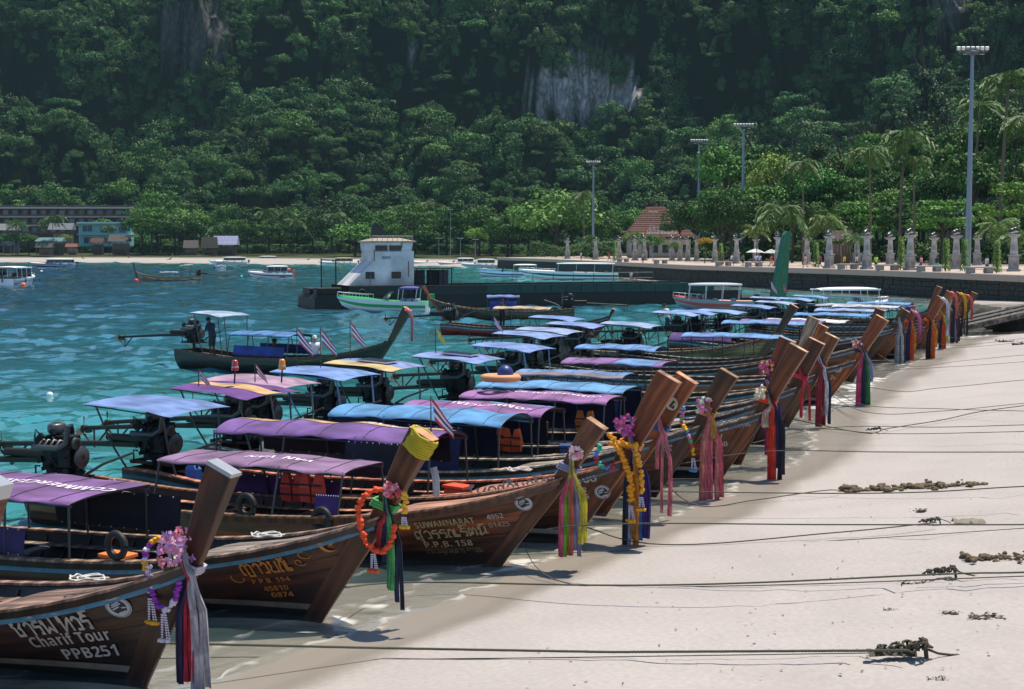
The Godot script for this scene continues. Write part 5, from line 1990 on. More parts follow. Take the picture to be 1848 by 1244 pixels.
func promenade() -> void:
	var w := wall_line()
	var pave := MB.new()
	var face := MB.new(); var cope := MB.new(); var stones := MB.new()
	var g := RandomNumberGenerator.new()
	g.seed = 5
	var rows := []; var fr := []
	for p in w:
		rows.append(PackedVector3Array([Vector3(p.x, 2.7, p.z), Vector3(p.x + 10, 2.7, p.z - 14), Vector3(p.x + 30, 2.71, p.z - 90)]))
		fr.append(PackedVector3Array([Vector3(p.x, 2.66, p.z), Vector3(p.x - 0.5, -1.2, p.z + 0.5)]))
	pave.grid(rows, 1, 1, true)
	struct("promenade_pavement", pave, mat("b8a89b", 0.85, {"tri": true, "world": true, "tex": ntex("sand", 0.03, 0.86, 1.0, 512), "scale": Vector3.ONE * 0.3}))
	var t := thing("sea_wall", "dark stone sea wall with a pale concrete coping below the promenade", "sea wall", Vector3.ZERO)
	face.grid(fr, 1, 1, false)
	part("wall_face", face, paint("3a403c", 0.9), t)
	for i in w.size() - 1:
		var a: Vector3 = w[i]; var b: Vector3 = w[i + 1]
		var d := (b - a).normalized()
		var bs := Basis(d, Vector3.UP, d.cross(Vector3.UP))
		cope.box((a + b) * 0.5 + Vector3(0, -0.3, 0) + bs.z * -0.1, Vector3(a.distance_to(b), 0.68, 0.9), bs)
		var L := a.distance_to(b)
		for r in 5:
			var x := g.randf() * 0.5
			while x < L - 0.4:
				var wd := g.randf_range(0.5, 1.3)
				var y := 1.95 - r * 0.52
				var o := a.lerp(b, (x + wd * 0.5) / L).lerp(a.lerp(b, (x + wd * 0.5) / L) + Vector3(-0.5, 0, 0.5), (2.66 - y) / 3.86)
				stones.box(Vector3(o.x, y, o.z), Vector3(wd - 0.05, 0.47, g.randf_range(0.16, 0.34)), bs)
				x += wd
	part("coping", cope, mat("a8968a", 0.85), t)
	part("stone", stones, mat("4a504a", 0.9, {"tri": true, "world": true, "tex": ntex("rock", 0.02, 0.25, 1.0, 512), "scale": Vector3.ONE * 0.4}), t, "stuff")
	# columns with fish sculptures
	var col := make_column()
	var spots := [[1829, 490], [1763, 479], [1725, 486], [1685, 479], [1642, 488], [1606, 480], [1564, 486], [1546, 479], [1496, 484.5], [1456, 478], [1404, 481], [1364, 474], [1329, 476], [1290, 474], [1257, 472], [1241, 472], [1227, 471.5], [1213, 471], [1163, 470.5], [1146, 470.5], [1117, 470], [1075, 469], [1024, 467.5]]
	for i in spots.size():
		var p := at_h(spots[i][0], spots[i][1], 2.7)
		var lb: String = "carved grey column with a fish sculpture, %s from the right along the promenade" % (ORD[i] if i > 0 else "nearest one, first")
		if i == 0:
			col.position = p; col.set_meta("label", lb)
		else:
			dup(col, lb, p, 0.1 * i)
	# benches
	var bn := thing("stone_bench", "", "bench", Vector3.ZERO, 0.0, "stone benches along the promenade")
	var mb := MB.new()
	mb.box(Vector3(0, 0.6, 0), Vector3(3.3, 0.16, 0.8))
	part("seat", mb, mat("a7a4a0", 0.85), bn)
	for x in [-1.1, 1.1]:
		mb = MB.new()
		mb.box(Vector3(x, 0.26, 0), Vector3(0.8, 0.52, 0.6))
		part("leg", mb, mat("8b8987", 0.9), bn)
	var bs2 := [1767, 1676, 1600, 1529, 1360, 1305, 1192, 1125]
	for i in bs2.size():
		var p := along_wall(bs2[i], 1.6)
		var lb: String = "pale stone bench, %s from the right along the promenade edge" % ORD[i]
		if i == 0:
			bn.position = p; bn.rotation.y = 0.35; bn.set_meta("label", lb)
		else:
			dup(bn, lb, p, 0.35 + 0.08 * i)
	var sl := ["clipped shrub at the far right between the last two columns", "clipped shrub between the third and fourth columns from the right", "clipped shrub between the fifth and sixth columns from the right", "clipped shrub right of the green ramp", "clipped shrub behind the tallest mast's foot", "clipped shrub below the hospital", "clipped shrub by the pale benches at the far end"]
	var sp := [[1798, 6], [1706, 6], [1625, 6], [1472, 8], [1740, 10], [1110, 8], [1300, 12]]
	for i in sp.size():
		shrub_column(along_wall(sp[i][0], sp[i][1]), 3.1 + 0.3 * (i % 3), sl[i])
	# masts
	var ml := [[1755, 92, 172], [1342, 228, 275], [1262, 256, 313], [1071, 294, 393]]
	var mn := ["tallest grey floodlight mast at the right", "floodlight mast right of the hospital, second from the right", "floodlight mast just left of the dark tree, third from the right", "leftmost slender floodlight mast beside the thin palm"]
	for i in 4:
		flood_mast(ml[i], mn[i])
	var lamp := MB.new()
	for q in [[1179, 382, 250, "short white lamp post in front of the hospital roof"], [813, 378, 420, "thin lamp post behind the wheelhouse"], [792, 430, 395, "small street lamp right of the wheelhouse, left one"], [831, 430, 395, "small street lamp right of the wheelhouse, middle one"], [858, 432, 395, "small street lamp right of the wheelhouse, right one"]]:
		var top := at_d(q[0], q[1], q[2])
		var l := thing("lamp_post", q[3], "lamp post", Vector3(top.x, 2.6, top.z), 0.0, "lamp posts along the shore")
		var pm := MB.new()
		pm.tube([Vector3(0, 0, 0), Vector3(0, top.y - 2.6, 0)], 0.07, 0.05, 8)
		part("pole", pm, metal("8f979c", 0.4), l)
		pm = MB.new()
		for s in [-1.0, 1.0]:
			pm.box(Vector3(s * 0.5, top.y - 2.6, 0), Vector3(0.5, 0.12, 0.25))
		pm.tube([Vector3(-0.9, top.y - 2.68, 0), Vector3(0.9, top.y - 2.68, 0)], 0.05)
		part("lamp_head", pm, mat("a9afb3", 0.4), l)

func flood_mast(q: Array, label: String) -> void:
	var top := at_d(q[0], q[1], q[2])
	var t := thing("floodlight_mast", label, "floodlight mast", Vector3(top.x, 2.7, top.z), 0.0, "floodlight masts behind the promenade")
	var H := top.y - 2.7
	var mb := MB.new()
	mb.tube([Vector3(0, 0, 0), Vector3(0, H * 0.5, 0), Vector3(0, H, 0)], 0.4, 0.2, 12)
	part("pole", mb, metal("7f8f9c", 0.5), t)
	mb = MB.new()
	mb.tube([Vector3(-1.9, H - 0.1, 0), Vector3(1.9, H - 0.1, 0)], 0.07)
	mb.tube([Vector3(-1.3, H - 0.5, 0.5), Vector3(1.3, H - 0.5, 0.5)], 0.05)
	mb.lathe(Vector3(0, H - 0.6, 0), [Vector2(0.2, 0), Vector2(0.9, 0.45), Vector2(0.9, 0.52), Vector2(0.2, 0.55)], 12)
	part("headframe", mb, metal("5f6a74", 0.5), t)
	for i in 7:
		var x := -1.75 + i * 0.58
		var l := MB.new()
		l.box(Vector3(x, H + 0.28, 0.1), Vector3(0.46, 0.42, 0.3), Basis(Vector3.RIGHT, 0.5))
		part("floodlight", l, metal("c9ced4", 0.3), t)

func make_column() -> Node3D:
	var t := thing("promenade_column", "", "column", Vector3.ZERO, 0.0, "carved columns along the promenade")
	var st := mat("c4c1bd", 0.85, {"tri": true, "tex": ntex("cloth", 0.01, 0.6, 1.0), "scale": Vector3.ONE * 0.2})
	var mb := MB.new()
	mb.box(Vector3(0, 0.14, 0), Vector3(1.15, 0.28, 1.15)); mb.box(Vector3(0, 0.95, 0), Vector3(0.92, 1.4, 0.92)); mb.box(Vector3(0, 1.72, 0), Vector3(1.05, 0.16, 1.05))
	part("pedestal", mb, st, t)
	mb = MB.new()
	var r := []
	for q in [[1.8, 0.38], [3.0, 0.31], [3.72, 0.27]]:
		var a: float = q[1]
		r.append([Vector3(a, q[0], a * 0.6), Vector3(a * 0.6, q[0], a), Vector3(-a * 0.6, q[0], a), Vector3(-a, q[0], a * 0.6), Vector3(-a, q[0], -a * 0.6), Vector3(-a * 0.6, q[0], -a), Vector3(a * 0.6, q[0], -a), Vector3(a, q[0], -a * 0.6)])
	mb.loft(r)
	part("shaft", mb, st, t)
	mb = MB.new()
	mb.box(Vector3(0, 3.8, 0), Vector3(0.85, 0.16, 0.85)); mb.box(Vector3(0, 3.96, 0), Vector3(1.05, 0.14, 1.05))
	part("capital", mb, st, t)
	for s in [0, 1]:
		var f := MB.new()
		var turn := Basis(Vector3.UP, 0.5 + s * 2.6)
		var rows := []
		for j in 11:
			var a := TAU * (j % 10) / 10.0
			var row := PackedVector3Array()
			for i in 9:
				var e := i / 8.0
				var rad := 0.30 * sin(PI * pow(e, 0.7)) + 0.015
				row.append(Vector3(0, 4.3 + 0.1 * s, 0) + turn * Vector3(-0.75 + 1.5 * e, 0.22 * sin(e * PI) + cos(a) * rad * 0.8, sin(a) * rad + (0.2 if s else -0.2)))
			rows.append(row)
		f.grid(rows)
		var fs := part("fish_sculpture", f, mat("20262c", 0.35), t)
		var fin := MB.new()
		var o := Transform3D(turn, Vector3(0, 4.3 + 0.1 * s, 0))
		fin.prism(PackedVector2Array([Vector2(-0.1, 0.4), Vector2(0.18, 0.42), Vector2(-0.2, 0.72)]), -0.03 + (0.2 if s else -0.2), 0.03 + (0.2 if s else -0.2), o)
		fin.prism(PackedVector2Array([Vector2(0.7, 0.0), Vector2(1.05, 0.28), Vector2(0.9, 0.0), Vector2(1.02, -0.2)]), -0.04 + (0.2 if s else -0.2), 0.04 + (0.2 if s else -0.2), o)
		part("fin", fin, mat("20262c", 0.35), fs)
		var bl := MB.new()
		bl.blob(o * Vector3(-0.15, 0.0, 0.2 if s else -0.2), Vector3(0.42, 0.16, 0.24), 0.0, null, 8, turn)
		part("white_belly", bl, mat("d9dde0", 0.5), fs)
	return t

func gable(mb: MB, c: Vector3, w: float, dp: float, h: float) -> void:
	mb.prism(PackedVector2Array([Vector2(-dp / 2, 0), Vector2(dp / 2, 0), Vector2(0, h)]), -w / 2, w / 2, Transform3D(Basis(Vector3(0, 0, -1), Vector3.UP, Vector3(1, 0, 0)), c))

func buildings() -> void:
	# hotel
	var d := 620.0
	var k := d / FOCAL
	var right := at_d(240, 440, d); var left := at_d(-60, 440, d)
	var W := right.x - left.x
	var t := thing("hotel", "long three storey hotel with brown columns and glazed balconies behind the beach", "hotel", Vector3(left.x, right.y - 2.0, right.z))
	var H := at_d(0, 376, d).y - right.y + 2.0
	var mb := MB.new()
	mb.box(Vector3(W / 2, H / 2, -6), Vector3(W, H, 9))
	part("wall", mb, paint("5c4a45", 0.85), t)
	var fl := [H, H - 15.5 * k, H - 31.0 * k]
	for y in fl:
		mb = MB.new()
		mb.box(Vector3(W / 2, y, -1.0), Vector3(W + 0.6, 0.7, 4.2))
		part("floor_slab", mb, paint("c9b8ae", 0.8), t)
	mb = MB.new()
	mb.box(Vector3(W / 2, H + 0.75, -6.0), Vector3(W - 2, 0.8, 11.0))
	part("roof", mb, paint("4d525c", 0.8), t)
	var wm := MB.new(); wm.box(Vector3.ZERO, Vector3(2.6, 2.5, 0.14)); var win := wm.mesh()
	var pm := MB.new(); pm.box(Vector3.ZERO, Vector3(0.45, 3.2, 0.5)); var pil := pm.mesh()
	var rm := MB.new(); rm.box(Vector3.ZERO, Vector3(3.9, 0.85, 0.08)); var rail := rm.mesh()
	var fmm := MB.new(); fmm.box(Vector3.ZERO, Vector3(0.12, 2.5, 0.2)); var mul := fmm.mesh()
	var n := int(W / 4.2)
	for r in 3:
		for i in n:
			var x := W - 2.4 - i * 4.2
			var y: float = fl[r] - 2.0
			var o := part("window", win, mat(["4e6478", "6a7f90", "3a4c5c"][(i * 7 + r) % 3], 0.2), t)
			o.position = Vector3(x, y, -1.48)
			var m := part("mullion", mul, paint("b8aaa0", 0.7), o)
			o = part("pillar", pil, paint("7a4a3a", 0.8), t)
			o.position = Vector3(x + 2.1, y + 0.1, 0.9)
			o = part("balcony_rail", rail, paint("6a5048", 0.7), t)
			o.position = Vector3(x, y - 1.15, 1.0)
	# turquoise building
	d = 590.0; k = d / FOCAL
	var a := at_d(141, 440, d); var b := at_d(233, 402, d)
	t = thing("turquoise_building", "turquoise flat roofed two storey building in front of the hotel", "building", Vector3(a.x, a.y - 1.5, a.z))
	W = b.x - a.x; H = b.y - a.y + 1.5
	mb = MB.new(); mb.box(Vector3(W / 2, H / 2, -4), Vector3(W, H, 7)); part("wall", mb, paint("8fd0d6", 0.7), t)
	mb = MB.new(); mb.box(Vector3(W / 2, H - 0.3, -3.6), Vector3(W + 0.8, 0.9, 8.6)); part("parapet", mb, paint("a6e0e4", 0.7), t)
	mb = MB.new(); mb.box(Vector3(W / 2, H * 0.52, -3.2), Vector3(W + 0.4, 0.4, 7.8)); part("floor_slab", mb, paint("b4e6ea", 0.7), t)
	for q in [[0.18, 0.76, 4.0], [0.5, 0.72, 3.0], [0.68, 0.72, 3.0], [0.86, 0.72, 3.0], [0.2, 0.28, 4.0], [0.55, 0.28, 4.0]]:
		mb = MB.new(); mb.box(Vector3(W * q[0], H * q[1], -0.46), Vector3(q[2], H * 0.24, 0.1))
		var o := part("window", mb, mat("2f5560", 0.2), t)
		mb = MB.new(); mb.box(Vector3(W * q[0], H * q[1], -0.38), Vector3(0.12, H * 0.24, 0.1))
		part("mullion", mb, paint("a6e0e4", 0.7), o)
	# hospital
	d = 345.0; k = d / FOCAL
	var e0 := at_d(1128, 428, d); var e1 := at_d(1258, 428, d); var pk := at_d(1185, 372, d)
	W = e1.x - e0.x
	t = thing("hospital_building", "building with a big red brown tiled roof lettered Island Hospital", "building", Vector3(e0.x, 2.6, e0.z))
	var ey := e0.y - 2.6; var py := pk.y - 2.6
	mb = MB.new(); mb.box(Vector3(W / 2, ey / 2 - 0.1, -6.5), Vector3(W - 2.6, ey - 0.2, 9.5)); part("wall", mb, paint("cfc4ba", 0.8), t)
	var rx0 := at_d(1172, 372, d).x - e0.x; var rx1 := at_d(1204, 372, d).x - e0.x
	var courses := 16
	var roof_m := paint("7a4a3e", 0.8)
	for i in courses:
		var q0 := float(i) / courses; var q1 := float(i + 1) / courses
		mb = MB.new()
		var f := func(q: float, up: float) -> Array:
			var cq := q * q * 0.35 + q * 0.65
			var y := lerpf(ey, py, q * 0.6 + q * q * 0.4) + up
			return [Vector3(lerpf(0, rx0, cq), y, lerpf(0, -6, q)), Vector3(lerpf(W, rx1, cq), y, lerpf(0, -6, q)), Vector3(lerpf(W, rx1, cq), y, lerpf(-13, -7, q)), Vector3(lerpf(0, rx0, cq), y, lerpf(-13, -7, q))]
		mb.loft([f.call(q0, 0.12), f.call(q1, 0.0)])
		part("roof_course", mb, [roof_m, paint("6d4238", 0.8), paint("85534a", 0.8)][i % 3], t)
	for x in range(1, 7):
		mb = MB.new(); mb.box(Vector3(W * x / 7.0, ey * 0.45, -1.7), Vector3(1.5, 2.0, 0.1))
		part("window", mb, mat("2c3840", 0.2), t)
	var sg := MB.new()
	var tris := latin_tris("Island Hospital", 0.75)
	for i in range(0, tris.size(), 3):
		var q := []
		for j in 3:
			q.append(Vector3(W * 0.30 + tris[i + j].x, ey + 0.5 + tris[i + j].y, 0.12))
		sg.tri(q[0], q[1], q[2])
	var tt := thai_tris("โรยานทาน", 0.8)
	for i in range(0, tt.size(), 3):
		sg.tri(Vector3(W * 0.33 + tt[i].x, ey + 1.7 + tt[i].y, 0.12), Vector3(W * 0.33 + tt[i + 1].x, ey + 1.7 + tt[i + 1].y, 0.12), Vector3(W * 0.33 + tt[i + 2].x, ey + 1.7 + tt[i + 2].y, 0.12))
	part("sign_lettering", sg, mat("eceae8", 0.6), t)
	mb = MB.new()
	for x in [0.28, 0.5, 0.75]:
		mb.tube([Vector3(W * x, ey + 0.2, -0.2), Vector3(W * x, ey + 2.6, 0.02)], 0.05)
	part("sign_frame", mb, metal("5a5a5a"), t)
	# huts, tents and stalls along the far beach
	var huts := [
		[345, 448, 24, 14, 520, "7d746a", "grey thatched beach hut under the trees, left of the lilac tent"], [378, 448, 26, 20, 525, "5c564e", "dark steep thatched hut beside the lilac tent"], [216, 436, 34, 12, 545, "6f675e", "wide thatched shelter right of the red roof"],
		[176, 438, 22, 8, 545, "75504a", "small building with a dull red roof"], [81, 447, 28, 9, 530, "5a605a", "dark roofed beach bar at left"], [130, 446, 20, 6, 530, "9a6a5a", "stall with an orange red awning"], [92, 436, 44, 7, 540, "6f9a9e", "long stall with a turquoise awning"],
		[408, 442, 40, 16, 530, "b8bce6", "lilac white tent beside the thatched huts"], [112, 415, 40, 12, 575, "8a9098", "pale grey roofed house below the hotel, middle one"], [16, 416, 34, 12, 575, "9aa0a4", "pale grey roofed house at the left edge below the hotel"],
		[1720, 402, 60, 20, 232, "8c929a", "house with a long veranda hidden behind the columns"], [1510, 432, 22, 16, 215, "8a7a70", "small thatched pavilion behind the middle columns, left one"], [1528, 432, 18, 16, 218, "8a7a70", "small thatched pavilion behind the middle columns, right one"]]
	for q in huts:
		var p := at_d(q[0], q[1], q[4])
		var kk: float = q[4] / FOCAL
		var w: float = q[2] * kk; var h: float = q[3] * kk
		var o := thing("beach_hut", q[6], "hut", Vector3(p.x, 2.4, p.z))
		var eh := p.y - 2.4
		mb = MB.new(); gable(mb, Vector3(0, eh, 0), w * 1.1, w * 0.7, h); part("roof", mb, mat(q[5], 0.9, {"tri": true, "tex": ntex("cloth", 0.01, 0.72, 1.0), "scale": Vector3(0.6, 2, 0.6)}), o)
		for s in [-0.46, -0.16, 0.16, 0.46]:
			mb = MB.new(); mb.box(Vector3(w * s, eh / 2, w * 0.3), Vector3(0.2, eh, 0.2)); part("post", mb, paint("6a5848", 0.9), o)
		mb = MB.new(); mb.box(Vector3(0, eh * 0.42, -w * 0.2), Vector3(w * 0.9, eh * 0.84, 0.2)); part("back_wall", mb, paint(["8a8078", "b0a498", "6d655c"][int(q[0]) % 3], 0.9), o)
		mb = MB.new(); mb.box(Vector3(0, eh * 0.22, w * 0.2), Vector3(w * 0.6, eh * 0.4, 0.6)); part("counter", mb, paint("5d4c40", 0.9), o)
	# parasols
	var pl := ["leftmost blue parasol on the far beach", "white parasol between the blue ones", "right hand blue parasol on the far beach", "white parasol behind the columns left of the green ramp", "pale parasol just left of the green ramp"]
	var k2 := 0
	for q in [[6, 440, 540, "3f8fc8", 2.6], [19, 441, 540, "e0e6ea", 2.6], [30, 440, 540, "3f8fc8", 2.6], [1363, 450, 215, "dfe6e4", 1.5], [1392, 451, 212, "cfd8d6", 1.3]]:
		var p := at_d(q[0], q[1], q[2])
		var o := thing("parasol", pl[k2], "parasol", Vector3(p.x, 2.6, p.z), 0.0, "parasols")
		var hh: float = maxf(p.y - 2.6, 2.1)
		mb = MB.new(); mb.lathe(Vector3(0, hh, 0), [Vector2(q[4], -0.5), Vector2(q[4] * 0.5, -0.15), Vector2(0.02, 0.1)], 8); part("canopy", mb, cloth(q[3]), o)
		mb = MB.new(); mb.tube([Vector3.ZERO, Vector3(0, hh, 0)], 0.05); part("pole", mb, metal("c0c0c0"), o)
		k2 += 1
	# slipway slabs, boulders, gangway at the end of the row
	var s := at_h(1766, 588, 0.6)
	t = thing("concrete_slipway", "broken concrete slabs sloping up against the sea wall at right", "slipway", s, -0.15)
	for i in 5:
		mb = MB.new()
		mb.box(Vector3(4.4, 1.15 + 0.1 * (i % 2), -1.2 * i), Vector3(10.5, 0.35, 1.05), Basis(Vector3.BACK, 0.24))
		part("slab", mb, mat(["9c958c", "8a847c", "a69f96"][i % 3], 0.9, {"tri": true, "tex": ntex("rock", 0.02, 0.25, 1.0, 512), "scale": Vector3.ONE * 0.3}), t)
	var g := RandomNumberGenerator.new()
	g.seed = 3
	var bl := ["flat topped boulder below the slipway", "dark boulder at the right edge below the slipway", "low boulder in the wash at the slipway's foot"]
	var bi := 0
	for q in [[1812, 585, 1.5], [1850, 592, 2.1], [1782, 577, 1.2]]:
		mb = MB.new()
		mb.blob(Vector3(0, 0.2, 0), Vector3(q[2], q[2] * 0.55, q[2] * 0.8), 0.14, g, 10)
		solo("boulder", mb, mat("5a5a52", 0.95, {"tri": true, "tex": ntex("rock", 0.02, 0.25, 1.0, 512), "scale": Vector3.ONE * 0.4}), bl[bi], "rock", at_h(q[0], q[1], 0.3), 0.0, "rocks by the slipway")
		bi += 1
	var ga := at_h(1490, 552, 1.2); var gb := at_h(1642, 562, 1.2)
	t = thing("gangway", "narrow metal gangway with railings behind the far prows", "gangway", ga, face_turn(ga, gb))
	var L := ga.distance_to(gb)
	mb = MB.new(); mb.box(Vector3(L / 2, 0, 0), Vector3(L, 0.1, 0.8)); part("walkway", mb, metal("7a7f80", 0.5), t)
	for z in [-0.38, 0.38]:
		mb = MB.new()
		for i in 12:
			mb.tube([Vector3(L * i / 11.0, 0, z), Vector3(L * i / 11.0, 0.75, z)], 0.03, 0.03, 5)
		mb.tube([Vector3(0, 0.75, z), Vector3(L, 0.75, z)], 0.035, 0.035, 5)
		part("railing", mb, metal("a8adad", 0.4), t)

# ------------------------------------------------------------------ people
# joints: [a, b, ra, rb]; a smooth union of tapered capsules meshed as surface nets
func sdf_mesh(bones: Array, cell: float, blend: float) -> MB:
	var lo := Vector3.ONE * 1e9; var hi := -lo
	for b in bones:
		var m: float = maxf(b[2], b[3]) + cell * 2.0
		lo = lo.min(b[0] - Vector3.ONE * m).min(b[1] - Vector3.ONE * m)
		hi = hi.max(b[0] + Vector3.ONE * m).max(b[1] + Vector3.ONE * m)
	var nx := int((hi.x - lo.x) / cell) + 2; var ny := int((hi.y - lo.y) / cell) + 2; var nz := int((hi.z - lo.z) / cell) + 2
	var f := PackedFloat32Array()
	f.resize(nx * ny * nz)
	f.fill(1.0)
	for b in bones:
		var m: float = maxf(b[2], b[3]) + cell * 2.5
		var a0: Vector3 = ((b[0] as Vector3).min(b[1]) - Vector3.ONE * m - lo) / cell
		var a1: Vector3 = ((b[0] as Vector3).max(b[1]) + Vector3.ONE * m - lo) / cell
		var ab: Vector3 = b[1] - b[0]
		var l2 := maxf(ab.length_squared(), 1e-8)
		for z in range(maxi(int(a0.z), 0), mini(int(a1.z) + 2, nz)):
			for y in range(maxi(int(a0.y), 0), mini(int(a1.y) + 2, ny)):
				for x in range(maxi(int(a0.x), 0), mini(int(a1.x) + 2, nx)):
					var p := lo + Vector3(x, y, z) * cell
					var t := clampf((p - b[0]).dot(ab) / l2, 0, 1)
					var dd: float = (p - b[0] - ab * t).length() - lerpf(b[2], b[3], t)
					var i := (z * ny + y) * nx + x
					var o := f[i]
					var h := maxf(blend - absf(o - dd), 0.0) / blend
					f[i] = minf(o, dd) - h * h * blend * 0.25
	var mb := MB.new()
	var ids := {}
	for z in nz - 1:
		for y in ny - 1:
			for x in nx - 1:
				var c := (z * ny + y) * nx + x
				var s := PackedFloat32Array([f[c], f[c + 1], f[c + nx], f[c + nx + 1], f[c + nx * ny], f[c + nx * ny + 1], f[c + nx * ny + nx], f[c + nx * ny + nx + 1]])
				var neg := 0
				for q in s:
					if q < 0: neg += 1
				if neg == 0 or neg == 8:
					continue
				var sum := Vector3.ZERO; var cnt := 0
				for e in [[0, 1], [2, 3], [4, 5], [6, 7], [0, 2], [1, 3], [4, 6], [5, 7], [0, 4], [1, 5], [2, 6], [3, 7]]:
					var u: float = s[e[0]]; var v: float = s[e[1]]
					if (u < 0) != (v < 0):
						var t := u / (u - v)
						var pa := Vector3(e[0] & 1, (e[0] >> 1) & 1, e[0] >> 2); var pb := Vector3(e[1] & 1, (e[1] >> 1) & 1, e[1] >> 2)
						sum += pa.lerp(pb, t); cnt += 1
				var g := Vector3(s[1] + s[3] + s[5] + s[7] - s[0] - s[2] - s[4] - s[6], s[2] + s[3] + s[6] + s[7] - s[0] - s[1] - s[4] - s[5], s[4] + s[5] + s[6] + s[7] - s[0] - s[1] - s[2] - s[3])
				var pp := lo + (Vector3(x, y, z) + sum / cnt) * cell
				ids[c] = mb.vert(pp, g.normalized(), Vector2(pp.x, pp.y))
	for c in ids:
		for ax in 3:
			var st: int = [1, nx, nx * ny][ax]; var u: int = [nx, nx * ny, 1][ax]; var v: int = [nx * ny, 1, nx][ax]
			if c + st >= f.size():
				continue
			var s0 := f[c]; var s1 := f[c + st]
			if (s0 < 0) == (s1 < 0) or not (ids.has(c - u) and ids.has(c - v) and ids.has(c - u - v)):
				continue
			var q := [ids[c], ids[c - u], ids[c - u - v], ids[c - v]]
			if s0 < 0:
				mb.ix.append_array([q[0], q[2], q[1], q[0], q[3], q[2]])
			else:
				mb.ix.append_array([q[0], q[1], q[2], q[0], q[2], q[3]])
	return mb

